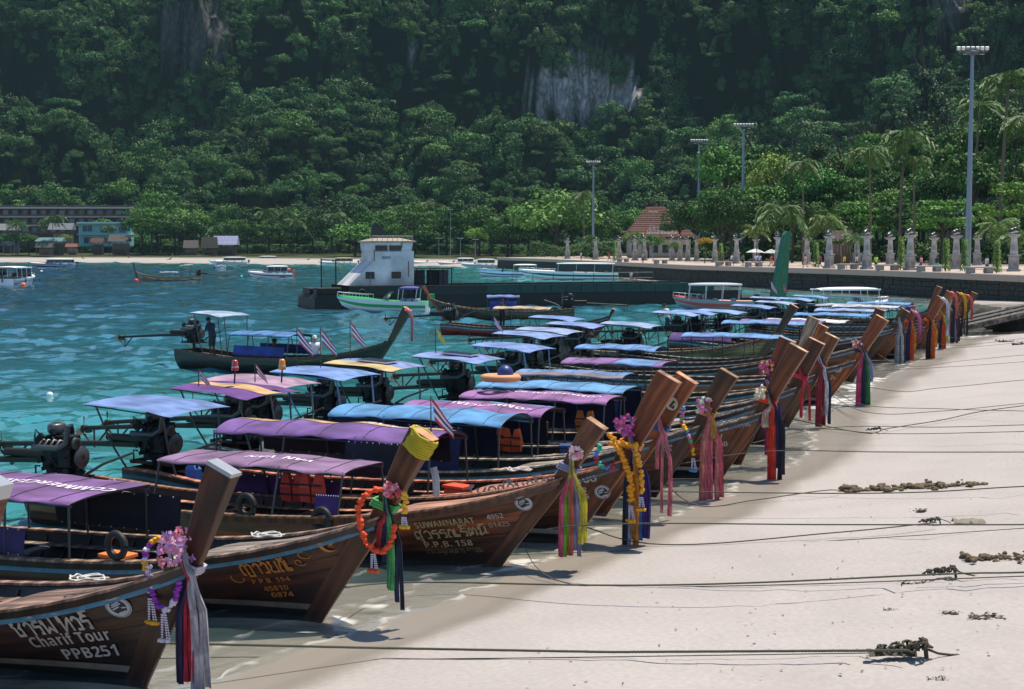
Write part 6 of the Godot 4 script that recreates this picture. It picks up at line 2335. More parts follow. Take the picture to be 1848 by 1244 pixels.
# a figure 1.7 m tall facing +x. pose: stand, walk, sit, bend, reach
func person(pose: String, look: Dictionary, label: String, where: Vector3, turn := 0.0, group := "") -> Node3D:
	var t := thing("person", label, "person", where, turn, group)
	var hip := Vector3(0, 0.92, 0); var chest := Vector3(0.02, 1.3, 0); var neck := Vector3(0.02, 1.46, 0); var head := Vector3(0.05, 1.58, 0)
	var kn := [Vector3(0.04, 0.49, 0.10), Vector3(0.04, 0.49, -0.10)]; var an := [Vector3(0, 0.08, 0.11), Vector3(0, 0.08, -0.11)]
	var el := [Vector3(-0.03, 1.12, 0.26), Vector3(-0.03, 1.12, -0.26)]; var wr := [Vector3(0.08, 0.87, 0.27), Vector3(0.08, 0.87, -0.27)]
	match pose:
		"walk":
			kn = [Vector3(0.2, 0.52, 0.1), Vector3(-0.02, 0.5, -0.1)]; an = [Vector3(0.26, 0.1, 0.1), Vector3(-0.3, 0.14, -0.1)]
			wr = [Vector3(-0.12, 0.9, 0.27), Vector3(0.22, 0.92, -0.27)]
		"sit":
			hip = Vector3(0, 0.5, 0); chest = Vector3(0.05, 0.88, 0); neck = Vector3(0.06, 1.04, 0); head = Vector3(0.09, 1.16, 0)
			kn = [Vector3(0.42, 0.52, 0.13), Vector3(0.42, 0.52, -0.13)]; an = [Vector3(0.42, 0.08, 0.13), Vector3(0.42, 0.08, -0.13)]
			el = [Vector3(0.05, 0.7, 0.26), Vector3(0.05, 0.7, -0.26)]; wr = [Vector3(0.3, 0.58, 0.16), Vector3(0.3, 0.58, -0.16)]
		"bend":
			chest = Vector3(0.34, 1.12, 0); neck = Vector3(0.48, 1.2, 0); head = Vector3(0.6, 1.2, 0)
			el = [Vector3(0.42, 0.84, 0.24), Vector3(0.42, 0.84, -0.24)]; wr = [Vector3(0.56, 0.6, 0.16), Vector3(0.56, 0.6, -0.16)]
		"reach":
			chest = Vector3(0.08, 1.29, 0); neck = Vector3(0.14, 1.44, 0); head = Vector3(0.2, 1.54, 0)
			el = [Vector3(0.26, 1.12, 0.22), Vector3(0.22, 1.1, -0.22)]; wr = [Vector3(0.5, 1.08, 0.18), Vector3(0.44, 1.0, -0.16)]
	var tor := (chest - hip).normalized()
	var sh := [chest + tor * 0.08 + Vector3(0, 0, 0.18), chest + tor * 0.08 - Vector3(0, 0, 0.18)]
	var hj := [hip + Vector3(0, -0.04, 0.09), hip + Vector3(0, -0.04, -0.09)]
	var nd := (head - neck).normalized()
	var fw := Vector3(nd.y, -nd.x, 0)
	var body := [[hip, chest, 0.125, 0.135], [hip + Vector3(0, 0, 0.05), hip - Vector3(0, 0, 0.05), 0.115, 0.115], [chest + Vector3(0, 0, 0.08), chest - Vector3(0, 0, 0.08), 0.115, 0.115], [chest, neck, 0.09, 0.05], [neck, head, 0.05, 0.055], [head, head + nd * 0.08, 0.085, 0.09], [head + fw * 0.07, head + fw * 0.095 + nd * 0.01, 0.018, 0.014], [head + fw * 0.04 - nd * 0.04, head + fw * 0.065 - nd * 0.04, 0.045, 0.035]]
	var shirt := [[hip + tor * 0.02, chest, 0.15, 0.16], [chest + Vector3(0, 0, 0.09), chest - Vector3(0, 0, 0.09), 0.135, 0.135], [hip + Vector3(0, 0, 0.04) + tor * 0.02, hip - Vector3(0, 0, 0.04) + tor * 0.02, 0.14, 0.14]]
	var trou := [[hip + Vector3(0, 0, 0.05), hip - Vector3(0, 0, 0.05), 0.135, 0.135]]
	for i in 2:
		body.append([sh[i], el[i], 0.055, 0.042]); body.append([el[i], wr[i], 0.042, 0.03])
		var hd: Vector3 = (wr[i] - el[i]).normalized()
		body.append([wr[i], wr[i] + hd * 0.08, 0.03, 0.034])
		for q in 4:
			body.append([wr[i] + hd * 0.08 + Vector3(0, 0, 0.018 * (q - 1.5)), wr[i] + hd * (0.15 - 0.01 * absf(q - 1.2)) + Vector3(-0.02, -0.015, 0.02 * (q - 1.5)), 0.012, 0.009])
		body.append([wr[i] + hd * 0.03, wr[i] + hd * 0.09 + fw * 0.045, 0.014, 0.01])
		body.append([hj[i], kn[i], 0.085, 0.058]); body.append([kn[i], an[i], 0.056, 0.036])
		body.append([an[i] - Vector3(0.04, 0.03, 0), an[i] + Vector3(0.15, -0.045, 0), 0.042, 0.03])
		body.append([head + Vector3(0, 0, 0.085 if i == 0 else -0.085) + nd * 0.03, head + Vector3(0, 0, 0.09 if i == 0 else -0.09) - nd * 0.0, 0.02, 0.015])
		shirt.append([sh[i], (sh[i] as Vector3).lerp(el[i], look.get("sleeve", 0.6)), 0.078, 0.066])
		trou.append([hj[i], (hj[i] as Vector3).lerp(kn[i], minf(look.get("leg", 1.0), 1.0)), 0.105, 0.08])
		if look.get("leg", 1.0) > 1.0:
			trou.append([kn[i], (kn[i] as Vector3).lerp(an[i], look.leg - 1.0), 0.078, 0.062])
	part("body", sdf_mesh(body, 0.024, 0.03), mat(look.get("skin", "8a5a40"), 0.6), t)
	part("shirt", sdf_mesh(shirt, 0.03, 0.04), mat(look.get("shirt", "24304a"), 0.85), t)
	part("trousers", sdf_mesh(trou, 0.03, 0.03), mat(look.get("trousers", "22252c"), 0.85), t)
	var hair := [[head + nd * 0.075 - fw * 0.02, head + nd * 0.09 + fw * 0.01, 0.098, 0.092]]
	if look.get("long", false):
		hair.append([head - fw * 0.06, neck - fw * 0.07 - nd * 0.1, 0.08, 0.05])
	part("cap" if look.has("cap") else "hair", sdf_mesh(hair, 0.024, 0.03), mat(look.get("cap", "17120f"), 0.8), t)
	if look.has("cap"):
		var br := sdf_mesh([[head + nd * 0.09 + fw * 0.08 + Vector3(0, 0, 0.04), head + nd * 0.085 + fw * 0.14, 0.02, 0.015], [head + nd * 0.09 + fw * 0.08 - Vector3(0, 0, 0.04), head + nd * 0.085 + fw * 0.14, 0.02, 0.015]], 0.015, 0.02)
		part("brim", br, mat(look.cap, 0.8), t.get_node("cap"))
	for s in [0.03, -0.03]:
		var ey := MB.new()
		ey.blob(head + fw * 0.083 + nd * 0.035 + Vector3(0, 0, s), Vector3.ONE * 0.011)
		part("eye", ey, mat("15110f", 0.3), t)
	return t

func on_boat(k: int, x: float, y: float, z := 0.0) -> Vector3:
	var d: Dictionary = boats[k]
	return d.at + Basis(Vector3.UP, -deg_to_rad(d.get("th", THETA))) * Vector3(x, y, z)

func people() -> void:
	var tn := -deg_to_rad(31.0)
	var wk := 24
	person("reach", {"shirt": "26324e", "trousers": "3a3a40", "leg": 1.0, "skin": "6d4632"}, "man in a dark blue shirt standing over the engine of the dark boat under way", on_boat(wk, -8.6, 0.55), tn + PI, "")
	person("sit", {"shirt": "e4e4e8", "trousers": "3a4a6a", "skin": "b07a60", "cap": "d8d2c4"}, "passenger in a white shirt and pale cap seated in front of the boat's canopy", on_boat(wk, -2.9, 0.32), tn - 0.6, "")
	person("sit", {"shirt": "3a2a2a", "trousers": "22252c", "skin": "6d4632"}, "dark haired passenger seated under the blue canopy of the dark boat", on_boat(wk, -5.0, 0.12, 0.2), tn + 1.2, "")
	person("stand", {"shirt": "15171c", "trousers": "121318", "leg": 1.9}, "person all in black standing on a boat beside the small blue canopy", at_h(906, 592, 0.4), 1.0, "")
	person("bend", {"shirt": "3d2f7a", "trousers": "2a2a38", "cap": "c83a7a", "leg": 1.8, "sleeve": 0.95}, "man in a purple shirt and pink cap bending over a boat at the far end", at_h(1628, 590, 0.55), -0.3, "")
	person("reach", {"shirt": "b9bcc4", "trousers": "2a3040"}, "person in a pale shirt working at an engine among the far canopies", at_h(1205, 604, 0.5), 2.6, "")
	# on the promenade
	var pr := [[1580, 5, "stand", {"shirt": "9be03a", "trousers": "23262a"}, "person in a lime green shirt standing on the promenade", -1.2], [1523, 5, "walk", {"shirt": "e0c83a", "trousers": "5a3028"}, "person in a yellow shirt behind a stone bench", 0.2], [1690, 6, "walk", {"shirt": "27304a", "trousers": "3fd08a"}, "person in navy shirt and bright green shorts by the fourth column", 0.4], [1453, 5, "walk", {"shirt": "d8b0a0", "trousers": "d8a898", "long": true}, "person in pale pink clothes right of the green ramp", 3.0], [1391, 5, "walk", {"shirt": "c8604a", "trousers": "d09078", "long": true}, "person in orange red clothes left of the green ramp", 0.3], [1364, 4, "stand", {"shirt": "d8d8e4", "trousers": "8a8aa0"}, "person in white standing behind a bench near the white parasol", -1.3], [1370, 4.6, "stand", {"shirt": "c0b8d0", "trousers": "50506a", "long": true}, "person in lilac beside the one in white near the parasol", -1.7], [1303, 6, "stand", {"shirt": "6a5a6a", "trousers": "2a2a34"}, "person in grey near the second column left of the yellow palm", 0.5], [1160, 4, "stand", {"shirt": "b0a0a8", "trousers": "30303a"}, "person in pale grey by the far columns below the hospital", 0.5], [1100, 4, "walk", {"shirt": "d05a48", "trousers": "2a2a34"}, "person in red walking at the far end of the promenade", 0.5], [1050, 5, "stand", {"shirt": "d8d8d8", "trousers": "2a3a5a"}, "person in white at the far left end of the promenade", 0.5],
		[1480, 7, "walk", {"shirt": "8a3a4a", "trousers": "2a3a5a", "long": true}, "person in maroon walking right of the green ramp", 2.6], [1545, 8, "walk", {"shirt": "d8d8d0", "trousers": "3a3a44"}, "person in an off white shirt behind the seventh column", 0.1], [1620, 9, "stand", {"shirt": "3a6aa0", "trousers": "c8c0b0"}, "person in a blue shirt and pale shorts near the shrub", -1.0], [1662, 9, "walk", {"shirt": "e8a8b8", "trousers": "5a5a6a", "long": true}, "person in light pink walking near the slim palm's foot", 2.9], [1712, 8, "stand", {"shirt": "4a4a50", "trousers": "8a7a60"}, "person in dark grey behind the third column from the right", -1.6], [1780, 8, "walk", {"shirt": "c8d0d8", "trousers": "26324e"}, "person in pale blue by the long bench at right", 0.2], [1320, 5, "walk", {"shirt": "e0e0e0", "trousers": "5a3a3a"}, "person in white and brown left of the white parasol", 0.3], [1340, 6, "stand", {"shirt": "5a7a5a", "trousers": "2a2a2a"}, "person in green beside the white parasol", -1.2]]
	for q in pr:
		person(q[2], q[3], q[4], along_wall(q[0], q[1]), q[5], "people on the promenade")
	# on the little beach below the wall: look-alikes at this distance
	var looks := [{"shirt": "2a2a34", "trousers": "1a1a22"}, {"shirt": "b8b8c4", "trousers": "4a5a50"}, {"shirt": "4a3a44", "trousers": "22222c"}, {"shirt": "3a4a6a", "trousers": "2a2a30"}]
	var protos := []
	var lb := ["first from the left", "second from the left", "third from the left", "fourth from the left", "fifth from the left", "sixth from the left", "seventh from the left", "eighth from the left", "ninth from the left"]
	var xs := [[1108, 502.5], [1139, 503.5], [1149, 503.5], [1163, 501], [1170, 501.5], [1175, 501], [1183, 500], [1238, 507], [1246, 509]]
	for i in xs.size():
		var p := at_h(xs[i][0], xs[i][1], 0.25)
		p.y = sand_h(p.x, p.z)
		var l: String = "bather on the little beach below the sea wall, %s" % lb[i]
		if i < 4:
			protos.append(person(["stand", "walk", "stand", "walk"][i], looks[i], l, p, i * 1.3, "people on the little beach"))
		else:
			dup(protos[i % 4], l, p, i * 0.9, 1.0, "people on the little beach")
	var fx := 0
	for q in [[205, 462, "far left before the thatched shelter"], [290, 461, "standing between the shelter and the lone palm"], [455, 467, "beside the orange striped speedboat"], [470, 466, "just right of the orange striped speedboat"], [840, 470, "right of the wheelhouse on the far sand"], [905, 468, "under the trees left of the biggest bright one"], [918, 469, "under the biggest bright tree, left one"], [935, 469, "under the biggest bright tree, middle one"], [950, 468, "under the biggest bright tree, right one"], [980, 468, "near the end of the sea wall"]]:
		var p := at_h(q[0], q[1], 2.2)
		p.y = sand_h(p.x, p.z)
		dup(protos[fx % 4], "tiny figure on the far beach, " + q[2], p, fx * 1.7, 1.0, "people on the far beach")
		fx += 1

var boats := []

func fleet() -> void:
	make_engine()
	var navy := "16182e"; var purple := "3b2260"
	var list := [
		{"foot": [-150, 1392], "tip": [6, 880], "wood": "4a2c1c", "post": "5e3823", "silver": true, "cap_h": 0.03, "cap_down": 0.13, "pw": 0.34, "engine": false, "label": "longtail boat at the left edge, only its silver tipped prow post in view"},
		{"foot": [265, 1234], "tip": [424, 858], "wood": "2e1b12", "post": "432a1e", "silver": true, "cap_h": 0.03, "cap_down": 0.02, "pw": 0.31, "pt": 0.2, "bottom": "141d1b", "stripe": "8d8378", "blue": "5a9cc4", "cap": "8b8386", "inner": "252b38", "deck": "777176", "engine": false, "emblem": [[-0.12, 1.02, 0.14]],
			"text": [{"s": "ชาริฟ ทัวร์", "thai": true, "x": -1.45, "y": 0.58, "h": 0.17, "len": 1.0, "wt": 1.1, "rot": 0.16, "col": "c9c7c5"}, {"s": "Charif Tour", "x": -1.33, "y": 0.41, "h": 0.15, "len": 1.02, "rot": 0.16, "col": "c9c7c5"}, {"s": "PPB251", "x": -1.0, "y": 0.25, "h": 0.15, "len": 0.72, "rot": 0.15, "col": "c9c7c5"}],
			"label": "nearest dark brown longtail boat lettered Charif Tour PPB251 in white"},
		{"foot": [583, 1117], "tip": [783, 795], "wood": "3b2013", "post": "53351f", "pw": 0.31, "bottom": "161a18", "stripe": "7d7368", "blue": "5794bc", "cap": "8f8a8c", "deck": "7d8794", "inner": "1d2028", "engine": false,
			"canopy": {"a": 3.7, "b": 7.4, "y": 1.60, "arch": 0.05, "w": 1.85, "col": "86609e", "text": ["COMMERCIAL", 0.24, 3.75, -0.25]}, "curtain": [[-5.6, -3.1, 0.80, 1.40, "1d1f33", -1], [-6.6, -4.55, 0.72, 1.12, "3b2a68", 1]],
			"text": [{"s": "ญาวัยณี", "thai": true, "x": -0.98, "y": 0.66, "h": 0.16, "len": 0.72, "rot": 0.14, "col": "c98436"}, {"s": "P P B  194", "x": -0.9, "y": 0.51, "h": 0.075, "len": 0.55, "rot": 0.13, "col": "b9742e"}, {"s": "45810", "x": -0.78, "y": 0.39, "h": 0.08, "len": 0.36, "rot": 0.12, "col": "b9742e"}, {"s": "0874", "x": -0.7, "y": 0.29, "h": 0.08, "len": 0.33, "rot": 0.12, "col": "b9742e"}],
			"label": "dark brown longtail boat with orange lettering and an orange crescent and star"},
		{"foot": [905, 1020], "tip": [1092, 775], "wood": "5a3826", "post": "5c4232", "capc": "8c8078", "pw": 0.28, "bottom": "33241a", "blue": "6b4634", "rail": "4a2e20", "cap": "7d6f68", "deck": "a08a88", "inner": "2a2528",
			"canopy": {"a": 2.6, "b": 6.5, "y": 1.52, "arch": 0.06, "w": 1.35, "col": "94749c", "text": ["VAN  VAN", 0.22, 2.9, -0.2]}, "curtain": [[-6.4, -3.6, 0.66, 1.05, "50307c", -1], [-6.4, -2.7, 1.16, 1.44, "2c2048", -1], [-3.1, -2.65, 0.66, 1.12, "4a2c74", 1]],
			"text": [{"s": "SUWANNARAT", "x": -1.28, "y": 0.63, "h": 0.11, "len": 0.98, "rot": 0.13, "col": "b8a87c"}, {"s": "สุวรรณรัตน์", "thai": true, "x": -1.34, "y": 0.42, "h": 0.14, "len": 1.22, "rot": 0.11, "col": "b8a87c"}, {"s": "P.P.B. 158", "x": -1.25, "y": 0.25, "h": 0.11, "len": 0.82, "rot": 0.10, "col": "b8a87c"}, {"s": "จำนวนผู้โดยสาร 8+1 คน", "thai": true, "x": -1.28, "y": 0.13, "h": 0.075, "len": 1.0, "rot": 0.09, "col": "8d7a52"}, {"s": "4952", "x": -0.1, "y": 0.82, "h": 0.09, "len": 0.26, "rot": 0.15, "col": "c4bba6"}, {"s": "01425", "x": -0.1, "y": 0.67, "h": 0.09, "len": 0.33, "rot": 0.13, "col": "a59a80"}], "emblem": [[0.5, 1.12, 0.13]],
			"label": "warm brown longtail boat lettered SUWANNARAT P.P.B. 158"},
		{"foot": [1037, 978], "tip": [1226, 692], "wood": "54351f", "post": "7d4e30", "pw": 0.36, "pt": 0.2, "capc": "96898a", "bottom": "3c2a1e", "stripe": "b7aeac", "blue": "557f9c", "cap": "a5807c", "deck": "a88a88", "inner": "1f2026", "board_shade": 0.72,
			"canopy": {"y": 1.76, "arch": 0.17, "w": 1.5, "col": "7a58a0", "stripe": "d0a878", "s0": -0.35, "s1": -0.05, "a": 2.5, "b": 7.3, "text": ["SIAM VAN", 0.2, 4.0, -0.5]}, "curtain": [[-7.2, -2.9, 1.15, 1.7, "14152a", -1], [-4.3, -3.0, 1.1, 1.7, "1a1a30", 1]], "ecan": {"col": "7796d4"},
			"text": [{"s": "โชคสวิมลทัวร์", "thai": true, "x": -1.7, "y": 0.76, "h": 0.19, "len": 1.75, "rot": 0.2, "col": "b9b2ae"}, {"s": "P100", "x": 0.05, "y": 1.1, "h": 0.14, "len": 0.46, "rot": 0.14, "col": "d5d0cc"}, {"s": "5852", "x": 0.02, "y": 0.93, "h": 0.085, "len": 0.3, "rot": 0.14, "col": "d5d0cc"}, {"s": "03955", "x": -0.02, "y": 0.79, "h": 0.085, "len": 0.36, "rot": 0.13, "col": "d5d0cc"}], "emblem": [[0.56, 0.96, 0.13]],
			"label": "brown longtail boat numbered 100 with a thick wooden prow and marigold garland"},
		{"sticker": true, "foot": [1095, 927], "tip": [1256, 693], "wood": "4c2f1e", "post": "8a552f", "pw": 0.36, "pt": 0.2, "bottom": "2c2018", "stripe": "b0a8a4", "cap": "9fb0bf", "deck": "8a94a0", "inner": "1d2126",
			"canopy": {"col": "5f9fd8", "a": 2.0, "b": 6.2, "y": 1.78, "arch": 0.16}, "curtain": [[-4.2, -2.9, 0.7, 1.65, "20285a", 1], [-7.0, -2.9, 0.8, 1.65, "1a2048", -1]], "ecan": {"col": "6d3f92", "stripe": "dcb27c"}, "label": "longtail boat with an orange brown prow post carrying a round sticker"},
		{"L": 10.4, "foot": [1186, 893], "tip": [1330, 682], "wood": "4b3122", "post": "4d3a2c", "pw": 0.33, "capc": "8a8078", "bottom": "2a2e2a", "stripe": "b0a8a4", "cap": "8b98a6", "deck": "98949a", "inner": "1d2126",
			"canopy": {"a": 2.4, "b": 5.9, "col": "9a68a8", "text": ["COMMERCIAL", 0.22, 3.1, 0.1], "stripe": "6fa0d0", "s0": -1.0, "s1": -0.45}, "curtain": [[-4.1, -3.5, 0.7, 1.2, "1c2244", 1], [-7.0, -2.9, 0.8, 1.6, "1a2048", -1]], "ecan": {"col": "b898b4", "frame": "7d828a"},
			"text": [{"s": "8", "x": -0.32, "y": 0.66, "h": 0.2, "rot": 0.1, "col": "c8c2be"}, {"s": "0000", "x": 0.22, "y": 1.06, "h": 0.06, "rot": 0.16, "col": "c8c2be"}, {"s": "0000", "x": 0.20, "y": 0.97, "h": 0.06, "rot": 0.16, "col": "c8c2be"}], "label": "dark hulled longtail boat with a grey brown prow and long salmon pink sash"},
		{"L": 10.9, "foot": [1304, 861], "tip": [1456, 636], "wood": "5f3d26", "post": "6b452c", "pw": 0.35, "capc": "b5a59a", "bottom": "1e241f", "stripe": "b4aca4", "blue": "5d88ac", "cap": "a9b4c0", "deck": "8fa3bc", "inner": "1d2126",
			"canopy": {"a": 2.6, "b": 6.4, "col": "a070ac", "text": ["COMMERCIAL BANK", 0.2, 3.5, 0.0]}, "curtain": [[-7.0, -2.9, 0.8, 1.6, "1a2048", -1], [-4.6, -4.0, 0.7, 1.2, "a85a24", 1]], "ecan": {"col": "7ba0e0", "frame": "7d9ad0"},
			"text": [{"s": "ตชนี", "thai": true, "x": -0.4, "y": 1.05, "h": 0.17, "wt": 1.4, "rot": 0.17, "col": "c8c2be"}, {"s": "ay", "x": -0.1, "y": 0.88, "h": 0.13, "rot": 0.14, "col": "c8c2be"}, {"s": "080", "x": -0.1, "y": 0.72, "h": 0.12, "rot": 0.13, "col": "c8c2be"}, {"s": "5952", "x": 0.4, "y": 1.32, "h": 0.085, "rot": 0.18, "col": "b8b0aa"}, {"s": "05195", "x": 0.36, "y": 1.19, "h": 0.085, "rot": 0.16, "col": "b8b0aa"}], "label": "brown longtail boat with a tall plank prow and an orange red sash"},
		{"L": 10.8, "foot": [1338, 835], "tip": [1434, 618], "wood": "4f3020", "post": "6d3f27", "pw": 0.34, "cap": "9fb0c0", "silver": true, "bottom": "1e241f", "canopy": {"col": "6aa6dc", "b": 7.0}, "curtain": [[-7.0, -2.9, 0.8, 1.6, "1a2048", -1], [-3.6, -2.95, 0.7, 1.5, "223068", 1]], "ecan": {"col": "8ca4de", "solar": true, "frame": "4a4f58", "stripe": "d5bd86", "s0": 0.0, "s1": 0.3}, "label": "longtail boat with a reddish prow post showing just behind the tall plank prow"},
		{"foot": [1385, 800], "tip": [1487, 622], "wood": "4a3022", "post": "503526", "pw": 0.37, "capc": "a09490", "cap": "9fb0c0", "canopy": {"a": 3.9, "b": 7.2, "col": "6b9ad4", "stripe": "8c8390", "s0": 0.55, "s1": 1.0}, "ecan": {"col": "869edc", "solar": true}, "label": "longtail boat with a very dark brown prow between two lighter ones"},
		{"foot": [1424, 768], "tip": [1513, 612], "wood": "55382a", "post": "705038", "pw": 0.36, "capc": "b5a59a", "cap": "9fb0c0", "canopy": {"a": 3.8, "b": 7.2, "col": "8f6aa8", "patch": "6f9ed8", "p0": 0.55, "p1": 0.92}, "ecan": {"col": "7f9cde", "frame": "6f94c8"}, "label": "longtail boat whose grey brown prow bears a dark red sash"},
		{"L": 11.5, "foot": [1490, 730], "tip": [1602, 580], "wood": "6a452c", "post": "8d5a36", "pw": 0.37, "capc": "c09c84", "bottom": "1a201c", "stripe": "9d9990", "blue": "6d92b0", "cap": "a9b4c0", "deck": "8fa3bc", "canopy": {"a": 5.9, "b": 9.0, "col": "6f9cd8"}, "ecan": {"col": "8aa4dc"},
			"text": [{"s": "SIMA", "x": -0.3, "y": 0.78, "h": 0.15, "len": 0.7, "rot": 0.17, "col": "b8a890", "face": "Droid Serif"}, {"s": "PPB 101", "x": -0.3, "y": 0.6, "h": 0.09, "rot": 0.16, "col": "a89a80", "face": "Droid Serif"}], "emblem": [[0.45, 1.25, 0.13]], "label": "light brown longtail boat lettered SIMA with an orange prow post"},
		{"foot": [1415, 708], "tip": [1478, 578], "wood": "55402f", "post": "8f9090", "pw": 0.36, "pt": 0.2, "capc": "9a9a9a", "lod": 1, "ecan": {"col": "9ab2e0"}, "label": "longtail boat with a pale grey weathered prow post"},
		{"foot": [1436, 690], "tip": [1494, 592], "wood": "55402f", "post": "8a6040", "pw": 0.36, "lod": 1, "ecan": {"col": "86a4e0"}, "label": "longtail boat with a short brown prow just behind the pale grey one"},
		{"foot": [1362, 668], "tip": [1440, 556], "wood": "7f8a78", "post": "4c4a42", "pw": 0.31, "lod": 1, "sc": 1.05, "blue": "7a6a5c", "rail": "6a4c44", "cap": "a9a49a", "canopy": {"a": 0.9, "b": 3.7, "y": 1.3, "w": 1.3, "col": "52327c", "arch": 0.3}, "ecan": {"col": "7f9fe0"}, "bottom": "2a3340",
			"text": [{"s": "374  BOONRAWD", "x": -2.3, "y": 0.75, "h": 0.22, "rot": 0.12, "col": "b5bfb0"}], "label": "pale green grey longtail boat lying farther out, beyond the moored row"},
		{"foot": [1540, 688], "tip": [1597, 562], "wood": "5f4430", "post": "5c3a28", "pw": 0.34, "lod": 1, "blue": "6f97bc", "cap": "93a7ba", "canopy": {"col": "6fa0dc"}, "ecan": {"col": "9ab0e0"}, "label": "longtail boat with a reddish dark prow behind the orange one"},
		{"foot": [1567, 652], "tip": [1641, 564], "wood": "4f3a2c", "post": "4b3a2c", "pw": 0.34, "lod": 1, "cap": "93a7ba", "canopy": {"col": "70a2dc"}, "ecan": {"col": "8fb0e6"}, "emblem": [[-0.1, 1.0, 0.14]], "label": "dark longtail boat with grey striped ribbons near the purple shirted man"},
		{"foot": [1596, 648], "tip": [1655, 566], "wood": "6a482e", "post": "855a36", "pw": 0.28, "lod": 1, "canopy": {"col": "8a68a4"}, "ecan": {"col": "7f9fe0"}, "label": "brown longtail boat with a thin prow and a pink ribbon at its tip"},
		{"foot": [1638, 647], "tip": [1706, 541], "wood": "6e4a30", "post": "7d5030", "pw": 0.36, "lod": 1, "bottom": "23261f", "stripe": "a8a49c", "cap": "c08c94", "canopy": {"col": "e2e4e8"}, "ecan": {"col": "8fb0e6"}, "label": "brown longtail boat with a white wrap over its prow tip"},
		{"foot": [1672, 630], "tip": [1722, 530], "wood": "6e4a30", "post": "855a3a", "pw": 0.36, "lod": 1, "canopy": {"col": "5f9fdc"}, "ecan": {"col": "7fa0e0"}, "label": "longtail boat whose brown prow has a coral ribbon hanging from its tip"},
		{"foot": [1694, 618], "tip": [1738, 532], "wood": "5f4430", "post": "6d4a30", "pw": 0.34, "lod": 1, "canopy": {"col": "9bb6e6"}, "ecan": {"col": "a0b6e0"}, "label": "longtail boat with a bright yellow ribbon over its prow"},
		{"foot": [1712, 607], "tip": [1750, 535], "wood": "6e4a30", "post": "8a5c3a", "pw": 0.34, "lod": 1, "canopy": {"col": "c9cfdd"}, "ecan": {"col": "8fb0e6"}, "label": "longtail boat with a salmon ribbon, second farthest of the row"},
		{"foot": [1728, 598], "tip": [1764, 531], "wood": "5f4430", "post": "75523a", "pw": 0.34, "lod": 1, "canopy": {"col": "6f9fd8"}, "ecan": {"col": "7fa0e0"}, "label": "farthest longtail boat of the moored row, prow bare at its tip"},
		{"foot": [1658, 603], "tip": [1700, 520], "wood": "5a4634", "post": "6d4e36", "pw": 0.31, "lod": 1, "canopy": {"col": "b8c2d4"}, "ecan": {"col": "8fb0e6"}, "label": "longtail boat with a tall thin prow rising against the sea wall"},
		{"foot": [668, 682], "tip": [741, 562], "th": 31.0, "L": 10.2, "wood": "27302b", "post": "3a3328", "pw": 0.29, "lod": 1, "blue": "2d2f2b", "rail": "26241f", "cap": "4b4a45", "bottom": "15201c", "group": "longtail boats afloat off the beach", "canopy": {"col": "5a8fd0", "a": 3.6, "b": 7.0, "y": 1.65}, "curtain": [[-6.6, -3.8, 0.75, 1.15, "28439a", 1], [-6.6, -3.8, 0.75, 1.15, "28439a", -1]], "ecan": {"col": "a7bede", "y": 2.5, "x0": -9.0, "x1": -7.2}, "eng_in": 0.5, "eng_y": 1.15,
			"text": [{"s": "PPB 056", "x": -0.75, "y": 0.98, "h": 0.1, "rot": 0.16, "col": "b8b84a"}, {"s": "YUPAPORN TOUR", "x": -3.0, "y": 0.55, "h": 0.16, "rot": 0.1, "col": "a8a840"}], "label": "dark green black longtail boat under way with a man standing at its engine"},
		{"foot": [800, 577], "tip": [762, 518], "th": 178.0, "L": 9.6, "wood": "4d5148", "post": "a85a34", "pw": 0.19, "lod": 1, "blue": "8a8478", "cap": "a39c92", "group": "longtail boats afloat off the beach", "canopy": {"col": "7590dc", "a": 3.2, "b": 5.6, "y": 1.75}, "curtain": [[-5.4, -3.4, 0.75, 1.4, "2c3f94", 1], [-5.4, -3.4, 0.75, 1.4, "2c3f94", -1]], "label": "grey green longtail boat facing left in front of the landing craft"},
		{"foot": [1075, 610], "tip": [1110, 560], "th": 20.0, "wood": "6d3028", "post": "4a3528", "pw": 0.17, "lod": 1, "sc": 0.85, "group": "longtail boats afloat off the beach", "canopy": {"col": "cdb79c", "a": 2.6, "b": 6.2, "stripe": "7f9ce0", "s0": -1.0, "s1": -0.2}, "label": "red brown boat under a tan canopy in the open water gap"},
		{"foot": [152, 473], "tip": [146, 460], "th": 178.0, "L": 9.0, "wood": "8a7c68", "post": "6a5a48", "pw": 0.3, "lod": 1, "engine": false, "group": "longtail boats drawn up on the far beach", "label": "tan longtail boat on the far beach, leftmost of three"},
		{"foot": [236, 473], "tip": [229, 459], "th": 176.0, "L": 9.0, "wood": "7a6a58", "post": "5a4a3c", "pw": 0.3, "lod": 1, "engine": false, "group": "longtail boats drawn up on the far beach", "label": "brown longtail boat on the far beach, middle one of three"},
		{"foot": [306, 474], "tip": [312, 460], "th": 2.0, "L": 9.0, "wood": "87705a", "post": "8a5a44", "pw": 0.3, "lod": 1, "engine": false, "group": "longtail boats drawn up on the far beach", "label": "longtail boat on the far beach with its bow to the right"},
		{"foot": [248, 508], "tip": [240, 476], "th": 172.0, "L": 9.8, "wood": "8f9a98", "post": "46464a", "pw": 0.26, "lod": 1, "blue": "b0a080", "cap": "b8b4a8", "group": "longtail boats afloat off the beach", "canopy": {"col": "aab8c4", "a": 3.5, "b": 7.0, "arch": 0.12, "y": 1.45}, "ecan": {"col": "e6ecf2", "y": 2.6, "x0": -8.6, "x1": -6.6}, "label": "pale grey longtail boat floating alone in the blue bay at left"},
	]
	for d in list:
		if not d.has("th"):
			d.th = THETA + 2.2 * sin(d.foot[0] * 1.7)
		build_boat(d)
		boats.append(d)

